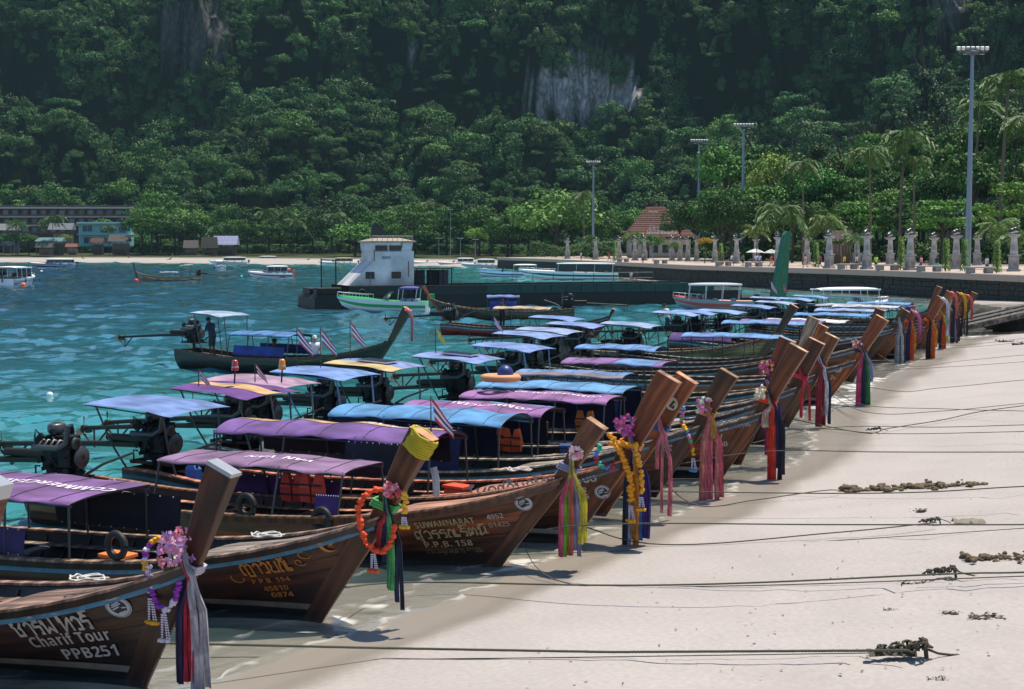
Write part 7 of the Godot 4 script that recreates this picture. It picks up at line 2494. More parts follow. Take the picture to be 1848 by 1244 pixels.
func flag(p: Vector3, h: float, label: String, turn := 0.3, cols := ["b8293a", "e8e4e8", "2e2f6e", "e8e4e8", "b8293a"], size := 0.68) -> void:
	var t := thing("small_flag", label, "flag", p, turn, "small flags on the boats")
	var mb := MB.new()
	mb.tube([Vector3(0, -h, 0), Vector3(0, size * 0.75, 0)], 0.014, 0.01, 5)
	part("pole", mb, mat("3a3530", 0.7), t)
	var n := cols.size()
	for k in n:
		mb = MB.new()
		var rows := []
		for i in 11:
			var e := i / 10.0
			var r := PackedVector3Array()
			for j in 3:
				var v := (k + j / 2.0) / n
				r.append(Vector3(0.01 + e * size * 0.55 + v * 0.05, size * 0.7 - v * size * 0.62 - e * size * (0.75 - 0.2 * v), 0.05 * sin(e * 6.0 + v * 2.0)))
			rows.append(r)
		mb.grid(rows, 1, 1, false)
		part("flag_stripe", mb, mat(cols[k], 0.8, {"back": Color(0.3, 0.3, 0.3)}), t)

func dressing() -> void:
	var O := "e8641e"
	# flower garlands and ribbons, nearest boat first
	ribbons(boats[1], 1.42, ["2c2450", "c0304a", "c8203c", "b9b4bc", "c6c3ca", "b4b0b8"], [1.30, 1.30, 1.34, 1.42, 1.44, 1.38], "navy, red and grey white sash on the nearest prow")
	bunch(boats[1], 1.78, Vector3(-0.38, -0.02, 0.16), ["d98ac0", "e07a90", "b88ad0", "e8a8c8"], "pink and lilac orchids tied behind the nearest prow", 0.2)
	garland(boats[1], 1.42, [Vector3(-0.42, 0.42, 0.14), Vector3(-0.58, 0.3, 0.2), Vector3(-0.56, 0.05, 0.22), Vector3(-0.5, -0.25, 0.22)], ["e8a828", "e8a828", "9a3ab0", "d8d0e0", "9a3ab0", "d8d0e0"], 0.045, "yellow and violet garland hanging left of the nearest sash", 0.28)
	garland(boats[1], 1.30, [Vector3(-0.46, 0.2, 0.23), Vector3(-0.4, -0.1, 0.24), Vector3(-0.24, -0.3, 0.24), Vector3(-0.08, -0.12, 0.24), Vector3(-0.02, 0.1, 0.22)], ["d8d0e0", "9a3ab0"], 0.04, "white and violet looped garland on the nearest hull", 0.3)
	ribbons(boats[2], 1.62, ["c02838", "2a2a58", "3a9a78", "56b060", "2f3a60", "1f2c48"], [0.5, 0.7, 1.1, 1.05, 1.25, 1.4], "green, blue and red sash on the crescent boat's prow", 0.06)
	garland(boats[2], 1.62, [Vector3(-0.1, 0.36, 0.2), Vector3(-0.36, 0.2, 0.24), Vector3(-0.36, -0.15, 0.26), Vector3(-0.16, -0.5, 0.26), Vector3(0.1, -0.4, 0.26), Vector3(0.14, -0.1, 0.22)], ["f0582a"], 0.05, "thick orange garland looped on the crescent boat's prow", 0.22)
	bunch(boats[2], 1.95, Vector3(-0.14, 0.0, 0.14), ["e0506a", "f0a0a8"], "small pink flowers above the orange garland", 0.1)
	ribbons(boats[3], 1.62, ["e05a80", "8ac83a", "7ac040", "c86048", "8c8ca8", "9a98b8", "d8c83a", "e0d040"], [1.35, 1.38, 1.4, 1.3, 1.25, 1.4, 1.1, 1.1], "pink, green, grey and yellow sash on the SUWANNARAT prow", 0.065)
	bunch(boats[3], 1.98, Vector3(-0.2, 0.0, 0.14), ["f0a0b0", "f8d0d0"], "pale pink flowers above the yellow knotted sash", 0.1)
	ribbons(boats[4], 1.72, ["22304a", "b8b8c8", "d08a38", "d8903a", "3f78b0", "5a3a9a", "3a2a7a"], [1.8, 1.7, 1.65, 1.7, 1.6, 1.6, 1.5], "blue, orange and purple long sash on the thick prow numbered 100", 0.075)
	garland(boats[4], 1.75, [Vector3(-0.5, 0.25, 0.14), Vector3(-0.3, 0.12, 0.2), Vector3(-0.06, 0.1, 0.2), Vector3(0.08, 0.12, 0.12)], ["f0a020"], 0.065, "marigold garland wound round the thick prow", 0.0)
	garland(boats[4], 1.75, [Vector3(-0.4, 0.14, 0.22), Vector3(-0.2, -0.1, 0.26), Vector3(-0.06, -0.5, 0.27), Vector3(-0.04, -0.9, 0.27)], ["f0a020"], 0.065, "marigold chain hanging down the thick prow", 0.25)
	garland(boats[4], 1.75, [Vector3(0.0, 0.1, 0.24), Vector3(0.14, -0.3, 0.27), Vector3(0.15, -0.75, 0.27)], ["f0a828"], 0.05, "thinner marigold chain on the right of the thick prow", 0.2)
	garland(boats[4], 1.55, [Vector3(-0.5, 0.25, 0.2), Vector3(-0.58, 0.05, 0.24), Vector3(-0.42, -0.12, 0.26), Vector3(-0.2, -0.1, 0.26)], ["4ac0a0", "6a8ad8", "c03a50"], 0.05, "turquoise and red flower loop left of the marigolds", 0.0)
	bunch(boats[4], 2.1, Vector3(-0.46, 0.06, 0.1), ["c03a90", "d85aa0", "8a3a90"], "magenta orchids behind the thick prow", 0.18)
	ribbons(boats[5], 1.7, ["e07a80", "e88a90", "3a5a8a", "e87a88"], [0.7, 1.6, 0.5, 1.6], "salmon ribbons on the orange brown prow with the sticker", 0.06)
	ribbons(boats[6], 1.72, ["f08a80", "f0808a", "e8788a", "c8a040", "f09090", "e87080"], [1.75, 1.85, 1.9, 0.4, 1.8, 1.75], "long salmon pink sash on the grey brown prow", 0.085)
	garland(boats[6], 1.62, [Vector3(-0.5, 0.3, 0.2), Vector3(-0.52, 0.0, 0.24), Vector3(-0.34, -0.3, 0.25), Vector3(-0.26, -0.7, 0.25)], ["5a9ad0", "e080a8", "60b878", "d04040", "f0c030", "f0c030"], 0.05, "many coloured garland ending in yellow left of the salmon sash", 0.25)
	bunch(boats[6], 2.0, Vector3(-0.3, 0.0, 0.14), ["e8e8d0", "e070b0", "d8e0c0"], "cream and pink flowers on the grey brown prow", 0.14)
	ribbons(boats[7], 1.72, ["e8b0b0", "b8d890", "e03028", "f0402a", "f04828", "2a2560", "1e1c3a", "181a2c"], [0.5, 0.5, 1.9, 1.95, 1.95, 1.5, 1.75, 1.6], "bright orange red and navy sash on the tall plank prow", 0.075)
	bunch(boats[7], 2.0, Vector3(-0.45, 0.0, 0.15), ["e8e0b0", "d8c8c0"], "cream flowers beside the orange red sash", 0.1)
	ribbons(boats[8], 1.75, ["c03a70", "b83a78", "d8d0e0", "c8c8e0", "4a3a80"], [1.5, 1.45, 1.2, 1.7, 1.7], "magenta, white and violet sash right of the orange red one", 0.07)
	garland(boats[8], 1.8, [Vector3(-0.2, 0.1, 0.2), Vector3(0.0, 0.0, 0.24), Vector3(0.1, -0.2, 0.24)], ["f0a020"], 0.06, "short marigold garland over the magenta sash", 0.0)
	bunch(boats[8], 2.3, Vector3(-0.35, 0.1, 0.2), ["d84a90", "f0a060", "8a3a80"], "pink flower string climbing the reddish prow", 0.16)
	ribbons(boats[9], 1.75, ["e0384a", "d83848"], [1.0, 1.1], "short red ribbons below the very dark prow", 0.06)
	ribbons(boats[10], 1.78, ["a82838", "b03040", "98222e", "d8d8dc", "2a3050"], [1.75, 1.8, 1.8, 1.4, 1.7], "dark red sash with a navy edge on the grey brown prow", 0.08)
	ribbons(boats[11], 1.75, ["e04a80", "e05088", "1e2c3a", "243644", "2f8a4a", "3a9a50", "a8a0c8"], [2.0, 2.0, 2.0, 2.05, 2.1, 2.1, 0.9], "pink, black and green sash on the SIMA prow", 0.085)
	bunch(boats[11], 2.0, Vector3(-0.4, 0.05, 0.12), ["d8b0b0", "a84a50"], "dusty pink flowers behind the SIMA prow", 0.16)
	ribbons(boats[16], 1.75, ["8a8a8e", "b8b4b4", "6a6a72", "c0bcbc", "5a4a44"], [2.0, 2.1, 2.1, 2.2, 1.9], "grey and white striped sash in the far group", 0.09)
	ribbons(boats[17], 1.7, ["2a2a50", "38306a", "f0582a", "f0602a", "f0a030"], [1.9, 1.9, 1.8, 2.1, 1.4], "orange and violet sash in the far group", 0.09)
	ribbons(boats[18], 1.75, ["22202c", "1c1c28", "f0702a", "f07830", "e8a040"], [2.2, 2.1, 2.1, 2.1, 1.2], "black and orange sash below the white wrapped prow", 0.1)
	ribbons(boats[19], 1.7, ["1c2030", "f0502a", "f0582a", "b8d040"], [1.9, 1.8, 1.9, 1.3], "orange red sash with a lime edge in the far group", 0.1)
	ribbons(boats[20], 1.75, ["20283c", "1f2a44", "a8a4ac", "5a2a3a", "20283c"], [2.0, 2.0, 1.8, 1.9, 1.7], "navy and grey sash in the far group", 0.1)
	ribbons(boats[21], 1.7, ["2a2a30", "6a4a40", "30303a"], [1.8, 1.6, 1.7], "dark brown sash second from the far end", 0.1)
	# cloths tied over the tips
	var tips := [[2, "d8c428", "yellow cloth wrapped round the crescent boat's prow tip", 0.0], [18, "dcdce4", "white cloth over the prow tip in the far group", 1.7], [19, "f07a70", "coral ribbon over the prow tip in the far group", 1.3], [20, "f0b818", "bright yellow ribbon over the prow tip", 1.3], [21, "f06a60", "salmon ribbon over the second farthest prow tip", 1.4], [17, "f070a8", "pink ribbon over the thin prow tip", 1.2], [24, "e8848c", "pink ribbon on the prow tip of the dark boat under way", 1.2]]
	for q in tips:
		var d: Dictionary = boats[q[0]]
		var h: Hull = d.hull
		var pw: float = d.get("pw", 0.36) * d.get("flare", 1.12)
		var tk: float = d.get("pt", 0.17) * 0.5 + 0.02
		var o := thing("prow_cloth", q[2], "cloth", prow(d, d.hgt), -deg_to_rad(d.get("th", THETA)), "cloths over the prow tips")
		var mb := MB.new()
		var ax := Vector3(h.k, 1, 0).normalized()
		if q[3] == 0.0:
			for k in 9:
				var r := []
				for a in 13:
					var t := TAU * a / 12.0
					var wob := 1.0 + 0.05 * sin(t * 5.0 + k * 1.7)
					var side := Vector3(1, -h.k, 0).normalized()
					r.append(ax * (-0.02 - 0.032 * k + 0.01 * sin(t * 3.0 + k)) + Vector3(-0.05, 0, 0) + side * (-pw * 0.42 + cos(t) * pw * 0.60 * wob) + Vector3(0, 0, sin(t) * (tk + 0.05) * wob))
				mb.tube(r, 0.024, 0.024, 6, false)
			part("wrap", mb, cloth(q[1]), o)
			mb = MB.new()
			strip(mb, [Vector3(0.0, -0.35, 0.12), Vector3(0.04, -0.5, 0.13), Vector3(0.05, -0.75, 0.13)], 0.1, 0.12, Vector3(1, 0, 0.2), 0.5)
			part("tail", mb, cloth("b8b4bc"), o)
			garland(d, d.hgt - 0.72, [Vector3(0.05, 0.0, 0.16), Vector3(0.05, -0.3, 0.16)], ["e8b030"], 0.05, "small marigold tassel hanging from the yellow wrapped tip", 0.12)
		else:
			strip(mb, [Vector3(-pw * 0.8, 0.05, -tk), Vector3(-pw * 0.5, 0.1, tk), Vector3(0.0, -0.05, tk + 0.02), Vector3(0.1, -0.25, tk + 0.02), Vector3(0.12, -q[3] * 0.6, tk + 0.02), Vector3(0.1, -q[3], tk + 0.03)], 0.2, 0.16, Vector3(1, 0, 0.2), 0.7)
			part("ribbon", mb, cloth(q[1]), o)
	# crescent and star
	var b2: Dictionary = boats[2]
	var cm := MB.new()
	var h2: Hull = b2.hull
	var c0 := Vector2(0.27, 1.16)
	for i in 14:
		var a0 := lerpf(0.9, TAU - 0.9, i / 14.0); var a1 := lerpf(0.9, TAU - 0.9, (i + 1) / 14.0)
		var q := []
		for v in [[a0, 1.0], [a1, 1.0], [a1, 0.0], [a0, 0.0]]:
			var e: float = v[0]
			var th: float = 0.05 * sin((e - 0.9) / (TAU - 1.8) * PI)
			var p: Vector2 = c0 + Vector2(cos(e + 0.25), sin(e + 0.25)) * (0.12 - th * (1.0 - v[1]))
			q.append(h2.at(p.x, p.y, 1.0, 0.03))
		cm.quad(q[0], q[1], q[2], q[3])
	for i in 5:
		var a := TAU * i / 5.0 + 0.3
		var s := c0 + Vector2(0.035, 0.005)
		var p0 := s + Vector2(cos(a), sin(a)) * 0.055; var p1 := s + Vector2(cos(a + 2.2), sin(a + 2.2)) * 0.018; var p2 := s + Vector2(cos(a - 2.2), sin(a - 2.2)) * 0.018
		cm.tri(h2.at(p0.x, p0.y, 1.0, 0.03), h2.at(p1.x, p1.y, 1.0, 0.03), h2.at(p2.x, p2.y, 1.0, 0.03))
	part("crescent_and_star", cm, paint("d08a3a", 0.6), b2.node)
	var sw := MB.new()
	for k in 3:
		var pts := []
		var o0: Vector2 = [Vector2(-0.22, 0.86), Vector2(-0.12, 0.98), Vector2(-1.12, 0.58)][k]
		for i in 18:
			var t := i * 0.42
			pts.append(h2.at(o0.x + cos(t + k) * (0.08 - 0.004 * i) + 0.008 * i, o0.y + sin(t + k) * (0.07 - 0.0036 * i), 1.0, 0.03))
		sw.tube(pts, 0.007, 0.007, 4)
	part("ornament", sw, paint("c98436", 0.6), b2.node)
	# lettering on the side panels inside
	for q in [[2, "SCB", 0.14, -6.3, 0.86, 1.0], [3, "SCB", 0.16, -4.6, 0.76, -1.0]]:
		var d: Dictionary = boats[q[0]]
		var h: Hull = d.hull
		var mb := MB.new()
		var tris := latin_tris(q[1], q[2])
		for i in range(0, tris.size(), 3):
			var v := []
			for j in 3:
				var x: float = q[3] + tris[i + j].x; var y: float = q[4] + tris[i + j].y
				var s := (x + h.L) / h.L
				v.append(Vector3(x, y, (lerpf(h.hb(s) - 0.04, d.canopy.w * 0.485, clampf((y - h.yg(s)) / (d.canopy.y - h.yg(s)), 0, 1)) + 0.02) * q[5] + 0.045))
			mb.tri(v[0], v[1], v[2])
		part("lettering", mb, mat("c2bcd0", 0.7), d.node.get_node("side_curtain"))
	# flags on the canopies
	flag(on_boat(4, -2.75, 2.05, 0.3), 0.3, "striped flag on the purple canopy with the tan band")
	flag(on_boat(7, -11.55, 2.72, -0.2), 0.6, "striped flag in front of the dark boat, left one")
	flag(on_boat(7, -10.95, 2.72, -0.4), 0.6, "striped flag in front of the dark boat, right one")
	flag(on_boat(8, -11.4, 2.75, -0.2), 0.6, "striped flag before the bow of the dark boat")
	flag(on_boat(5, -9.9, 2.25, 0.5), 0.15, "small striped flag at the left end of the purple engine roof", 0.3, ["b8293a", "e8e4e8", "2e2f6e", "e8e4e8", "b8293a"], 0.42)
	flag(on_boat(5, -9.0, 2.35, -0.4), 0.15, "small striped flag between the red and amber beacons", 0.3, ["b8293a", "e8e4e8", "2e2f6e", "e8e4e8", "b8293a"], 0.42)
	flag(on_boat(9, -10.0, 2.6, 0.0), 0.5, "small yellow flag above the solar panels", 0.3, ["e0c828", "e0c828"], 0.45)
	flag(on_boat(10, -10.0, 2.7, 0.0), 0.6, "striped pink flag above the blue engine roofs", 0.3, ["c05a70", "e8e4e8", "7a6aa8", "e8e4e8", "c05a70"], 0.5)
	flag(at_d(1390, 522, 90.0), 0.8, "small striped flag left of the green ramp among far boats", 0.3, ["b8293a", "e8e4e8", "2e2f6e", "e8e4e8", "b8293a"], 0.8)
	flag(at_d(1412, 524, 92.0), 0.8, "small red flag below the green ramp", 0.3, ["c8404a", "e0707a"], 0.7)
	# beacons
	for q in [[-9.2, 0.1, "b8303a", "red beacon on the purple engine roof"], [-8.4, -0.6, "e89020", "amber beacon on the purple engine roof"]]:
		var p: Vector3 = on_boat(5, q[0], 2.2, q[1])
		var t := thing("beacon_lamp", q[3], "beacon", p, 0.0, "beacons on the engine roofs")
		var mb := MB.new()
		mb.tube([Vector3(0, 0, 0), Vector3(0.02, 0.3, 0)], 0.02)
		part("stalk", mb, mat("2a2a2c", 0.6), t)
		mb = MB.new()
		mb.lathe(Vector3(0.02, 0.3, 0), [Vector2(0.0, 0.0), Vector2(0.085, 0.0), Vector2(0.085, 0.06), Vector2(0.075, 0.07), Vector2(0.07, 0.2), Vector2(0.05, 0.24), Vector2(0, 0.25)], 12)
		part("lens", mb, mat(q[2], 0.25, {"coat": 0.5}), t)
		mb = MB.new()
		mb.lathe(Vector3(0.02, 0.37, 0), [Vector2(0.08, 0.0), Vector2(0.088, 0.01), Vector2(0.08, 0.025)], 12)
		part("band", mb, mat("d8b8a0", 0.5), t)
	# tyres, jackets, rings, fenders
	var ty := [[4, -3.0, 0.95, 0.9, "black tyre hung at the front of the purple canopy with the tan band"], [3, -2.9, 0.72, 0.95, "black tyre hung at the front of the mauve canopy"], [3, -4.4, 0.85, 0.95, "black tube propped on the purple side panel"], [2, -2.9, 1.0, 0.9, "small black tyre by the dark curtain"]]
	for q in ty:
		var mb := MB.new()
		var r := []
		for i in 19:
			var t := TAU * i / 18.0
			r.append(Vector3(cos(t) * 0.17, sin(t) * 0.17, 0.02 * cos(t)))
		mb.tube(r, 0.055, 0.055, 8, false)
		solo("tyre_fender", mb, mat("1b1c1f", 0.6), q[4], "tyre", on_boat(q[0], q[1], q[2], q[3]), -deg_to_rad(THETA), "black tyres hung on the boats")
	var jk := [[3, -3.35, 1.15, 0.5, "d8483a", "red life jacket hanging under the mauve canopy, right one"], [3, -3.8, 1.12, 0.4, "c83a34", "red life jacket hanging under the mauve canopy, left one"], [6, -3.1, 1.1, 0.7, "e0602a", "orange life jacket hanging in the blue striped mauve canopy"], [6, -3.5, 1.12, 0.7, "d85028", "striped orange life jacket left of the plain one"], [7, -3.2, 1.2, 0.5, "c87028", "amber life jacket at the front of the bank lettered canopy"]]
	for q in jk:
		var t := thing("life_jacket", q[5], "life jacket", on_boat(q[0], q[1], q[2], q[3]), -deg_to_rad(THETA), "life jackets hanging in the boats")
		for s in [-1.0, 1.0]:
			var mb := MB.new()
			mb.loft([[Vector3(s * 0.02, -0.26, 0.04), Vector3(s * 0.22, -0.24, 0.05), Vector3(s * 0.22, -0.24, -0.05), Vector3(s * 0.02, -0.26, -0.04)], [Vector3(s * 0.02, 0.0, 0.07), Vector3(s * 0.24, 0.0, 0.07), Vector3(s * 0.24, 0.0, -0.05), Vector3(s * 0.02, 0.0, -0.05)], [Vector3(s * 0.08, 0.24, 0.05), Vector3(s * 0.18, 0.26, 0.05), Vector3(s * 0.18, 0.26, -0.04), Vector3(s * 0.08, 0.24, -0.04)]])
			part("panel", mb, cloth(q[4]), t)
		var st := MB.new()
		for y in [-0.12, 0.06]:
			st.box(Vector3(0, y, 0.075), Vector3(0.46, 0.03, 0.015))
		part("strap", st, mat("1c1a1a", 0.8), t)
	var ring := MB.new()
	var rp := []
	for i in 25:
		var t := TAU * i / 24.0
		rp.append(Vector3(cos(t) * 0.42, 0, sin(t) * 0.3))
	ring.tube(rp, 0.09, 0.09, 8, false)
	solo("life_ring", ring, mat("d89a6a", 0.6), "orange tan life ring lying on the bank lettered canopy", "life ring", on_boat(7, -5.6, 2.1, 0.0), 0.0)
	var ball := MB.new()
	ball.blob(Vector3(0, 0.12, 0), Vector3.ONE * 0.2, 0.0, null, 14)
	solo("ball_float", ball, mat("2f3a78", 0.4), "dark blue ball float lying in the life ring", "float", on_boat(7, -5.5, 2.1, -0.05), 0.0)
	var fd := thing("boat_fender", "white fender with a blue end on the nearest boat's far gunwale", "fender", on_boat(1, -3.6, 0.98, -0.75), -deg_to_rad(THETA))
	var mb := MB.new()
	mb.lathe(Vector3(-0.35, 0.05, 0), [Vector2(0, 0), Vector2(0.06, 0.02), Vector2(0.12, 0.14), Vector2(0.14, 0.3)], 12, Basis(Vector3.FORWARD, 1.9))
	part("blue_end", mb, mat("4a4f9e", 0.5), fd)
	mb = MB.new()
	mb.lathe(Vector3(-0.05, -0.05, 0), [Vector2(0.14, 0.0), Vector2(0.14, 0.3), Vector2(0.11, 0.4), Vector2(0, 0.44)], 12, Basis(Vector3.FORWARD, 1.9))
	part("body", mb, mat("c9c6ba", 0.6), fd)
	mb = MB.new()
	rope(mb, [Vector3(-0.34, 0.07, 0), Vector3(-0.6, 0.1, 0), Vector3(-0.9, 0.3, 0.1)], 0.025)
	part("rope", mb, mat("b8b4aa", 0.9), fd)
	var pp := thing("blue_awning_frame", "grey pipe frame with a blue panel at the nearest boat's left end", "frame", on_boat(1, -3.95, 0.8, 0.5), -deg_to_rad(THETA))
	mb = MB.new()
	mb.tube([Vector3(0, -0.2, 0), Vector3(0, 0.85, 0), Vector3(-0.06, 0.98, 0), Vector3(-0.2, 1.02, 0), Vector3(-0.9, 1.02, 0)], 0.022, 0.022, 8)
	part("pipe", mb, metal("8a94a4", 0.35), pp)
	mb = MB.new()
	mb.box(Vector3(-0.35, 0.25, 0), Vector3(0.6, 0.75, 0.03))
	part("panel", mb, cloth("24326a"), pp)
	# coils of white line on the foredecks
	var cl := [[1, -0.9, 1.18, 0.0, "white line coiled on the nearest boat's foredeck"], [2, -0.9, 1.12, 0.1, "white line coiled on the crescent boat's foredeck"], [4, -1.1, 1.22, 0.1, "white line coiled on the deck of boat 100"], [7, -1.2, 1.2, 0.0, "white line coiled on the tall plank boat's deck"]]
	for q in cl:
		mb = MB.new()
		var pts := []
		for i in 40:
			var t := i * 0.55
			pts.append(Vector3(cos(t) * (0.16 + 0.05 * sin(i * 1.3)) + 0.1 * sin(i * 0.2), 0.03 + 0.01 * (i % 5), sin(t) * (0.12 + 0.04 * cos(i * 0.9))))
		rope(mb, pts, 0.012, 5, 0.03)
		solo("coiled_line", mb, mat("c9c8c4", 0.9), q[4], "rope", on_boat(q[0], q[1], q[2], q[3]), 0.0, "white lines coiled on the foredecks")

# loose gear standing in the open boats
func gear() -> void:
	var l := [
		[2, -2.3, 0.62, 0.1, 0, "c9ccd0", "white cooler box on the deck of the crescent boat"], [3, -2.0, 0.55, 0.2, 1, "3050a0", "blue jerrycan on the deck of the SUWANNARAT boat"],
		[4, -2.2, 0.62, 0.3, 0, "b8482e", "red orange cooler box ahead of the tan banded canopy"], [4, -8.0, 0.6, 0.5, 1, "2f5fb0", "blue jerrycan near the stern of boat 100"],
		[5, -8.0, 0.62, 0.5, 1, "c8c4b8", "white jerrycan near the stern under the purple engine roof"], [6, -1.9, 0.7, 0.25, 0, "28406e", "navy crate ahead of the blue striped mauve canopy"],
		[7, -1.9, 0.75, 0.3, 0, "8f979c", "grey crate ahead of the bank lettered canopy"], [3, -7.6, 0.6, 0.55, 1, "b8b0a0", "pale jerrycan near the stern of the SUWANNARAT boat"],
		[1, -3.4, 0.45, 0.2, 0, "6f7d94", "grey blue box inside the nearest boat"], [2, -3.1, 0.5, 0.62, 0, "d0723a", "orange bundle beside the dark curtain"]]
	for q in l:
		var t := thing("cooler_box" if q[4] == 0 else "jerrycan", q[6], "box" if q[4] == 0 else "jerrycan", on_boat(q[0], q[1], q[2], q[3]), -deg_to_rad(THETA) + 0.3 * sin(q[1] * 9.0), "loose gear in the boats")
		var mb := MB.new()
		if q[4] == 0:
			mb.box(Vector3(0, 0.13, 0), Vector3(0.46, 0.26, 0.3))
			part("body", mb, mat(q[5], 0.5), t)
			mb = MB.new()
			mb.box(Vector3(0, 0.285, 0), Vector3(0.49, 0.05, 0.33))
			part("lid", mb, mat(shade(q[5], 1.15), 0.5), t)
		else:
			mb.loft([[Vector3(-0.14, 0, 0.09), Vector3(0.14, 0, 0.09), Vector3(0.14, 0, -0.09), Vector3(-0.14, 0, -0.09)], [Vector3(-0.14, 0.28, 0.09), Vector3(0.14, 0.28, 0.09), Vector3(0.14, 0.28, -0.09), Vector3(-0.14, 0.28, -0.09)], [Vector3(-0.1, 0.36, 0.06), Vector3(0.06, 0.36, 0.06), Vector3(0.06, 0.36, -0.06), Vector3(-0.1, 0.36, -0.06)]])
			part("body", mb, mat(q[5], 0.45), t)
			mb = MB.new()
			mb.tube([Vector3(0.09, 0.33, 0), Vector3(0.13, 0.4, 0)], 0.03)
			part("cap", mb, mat("20242c", 0.5), t)
			mb = MB.new()
			mb.tube([Vector3(-0.1, 0.36, 0), Vector3(-0.06, 0.43, 0), Vector3(0.02, 0.43, 0), Vector3(0.06, 0.36, 0)], 0.016)
			part("handle", mb, mat(q[5], 0.45), t)

func sand_point(px: float, py: float, lift := 0.0) -> Vector3:
	var p := at_h(px, py, 0.3)
	for i in 3:
		p = at_h(px, py, sand_h(p.x, p.z) + lift)
	return p

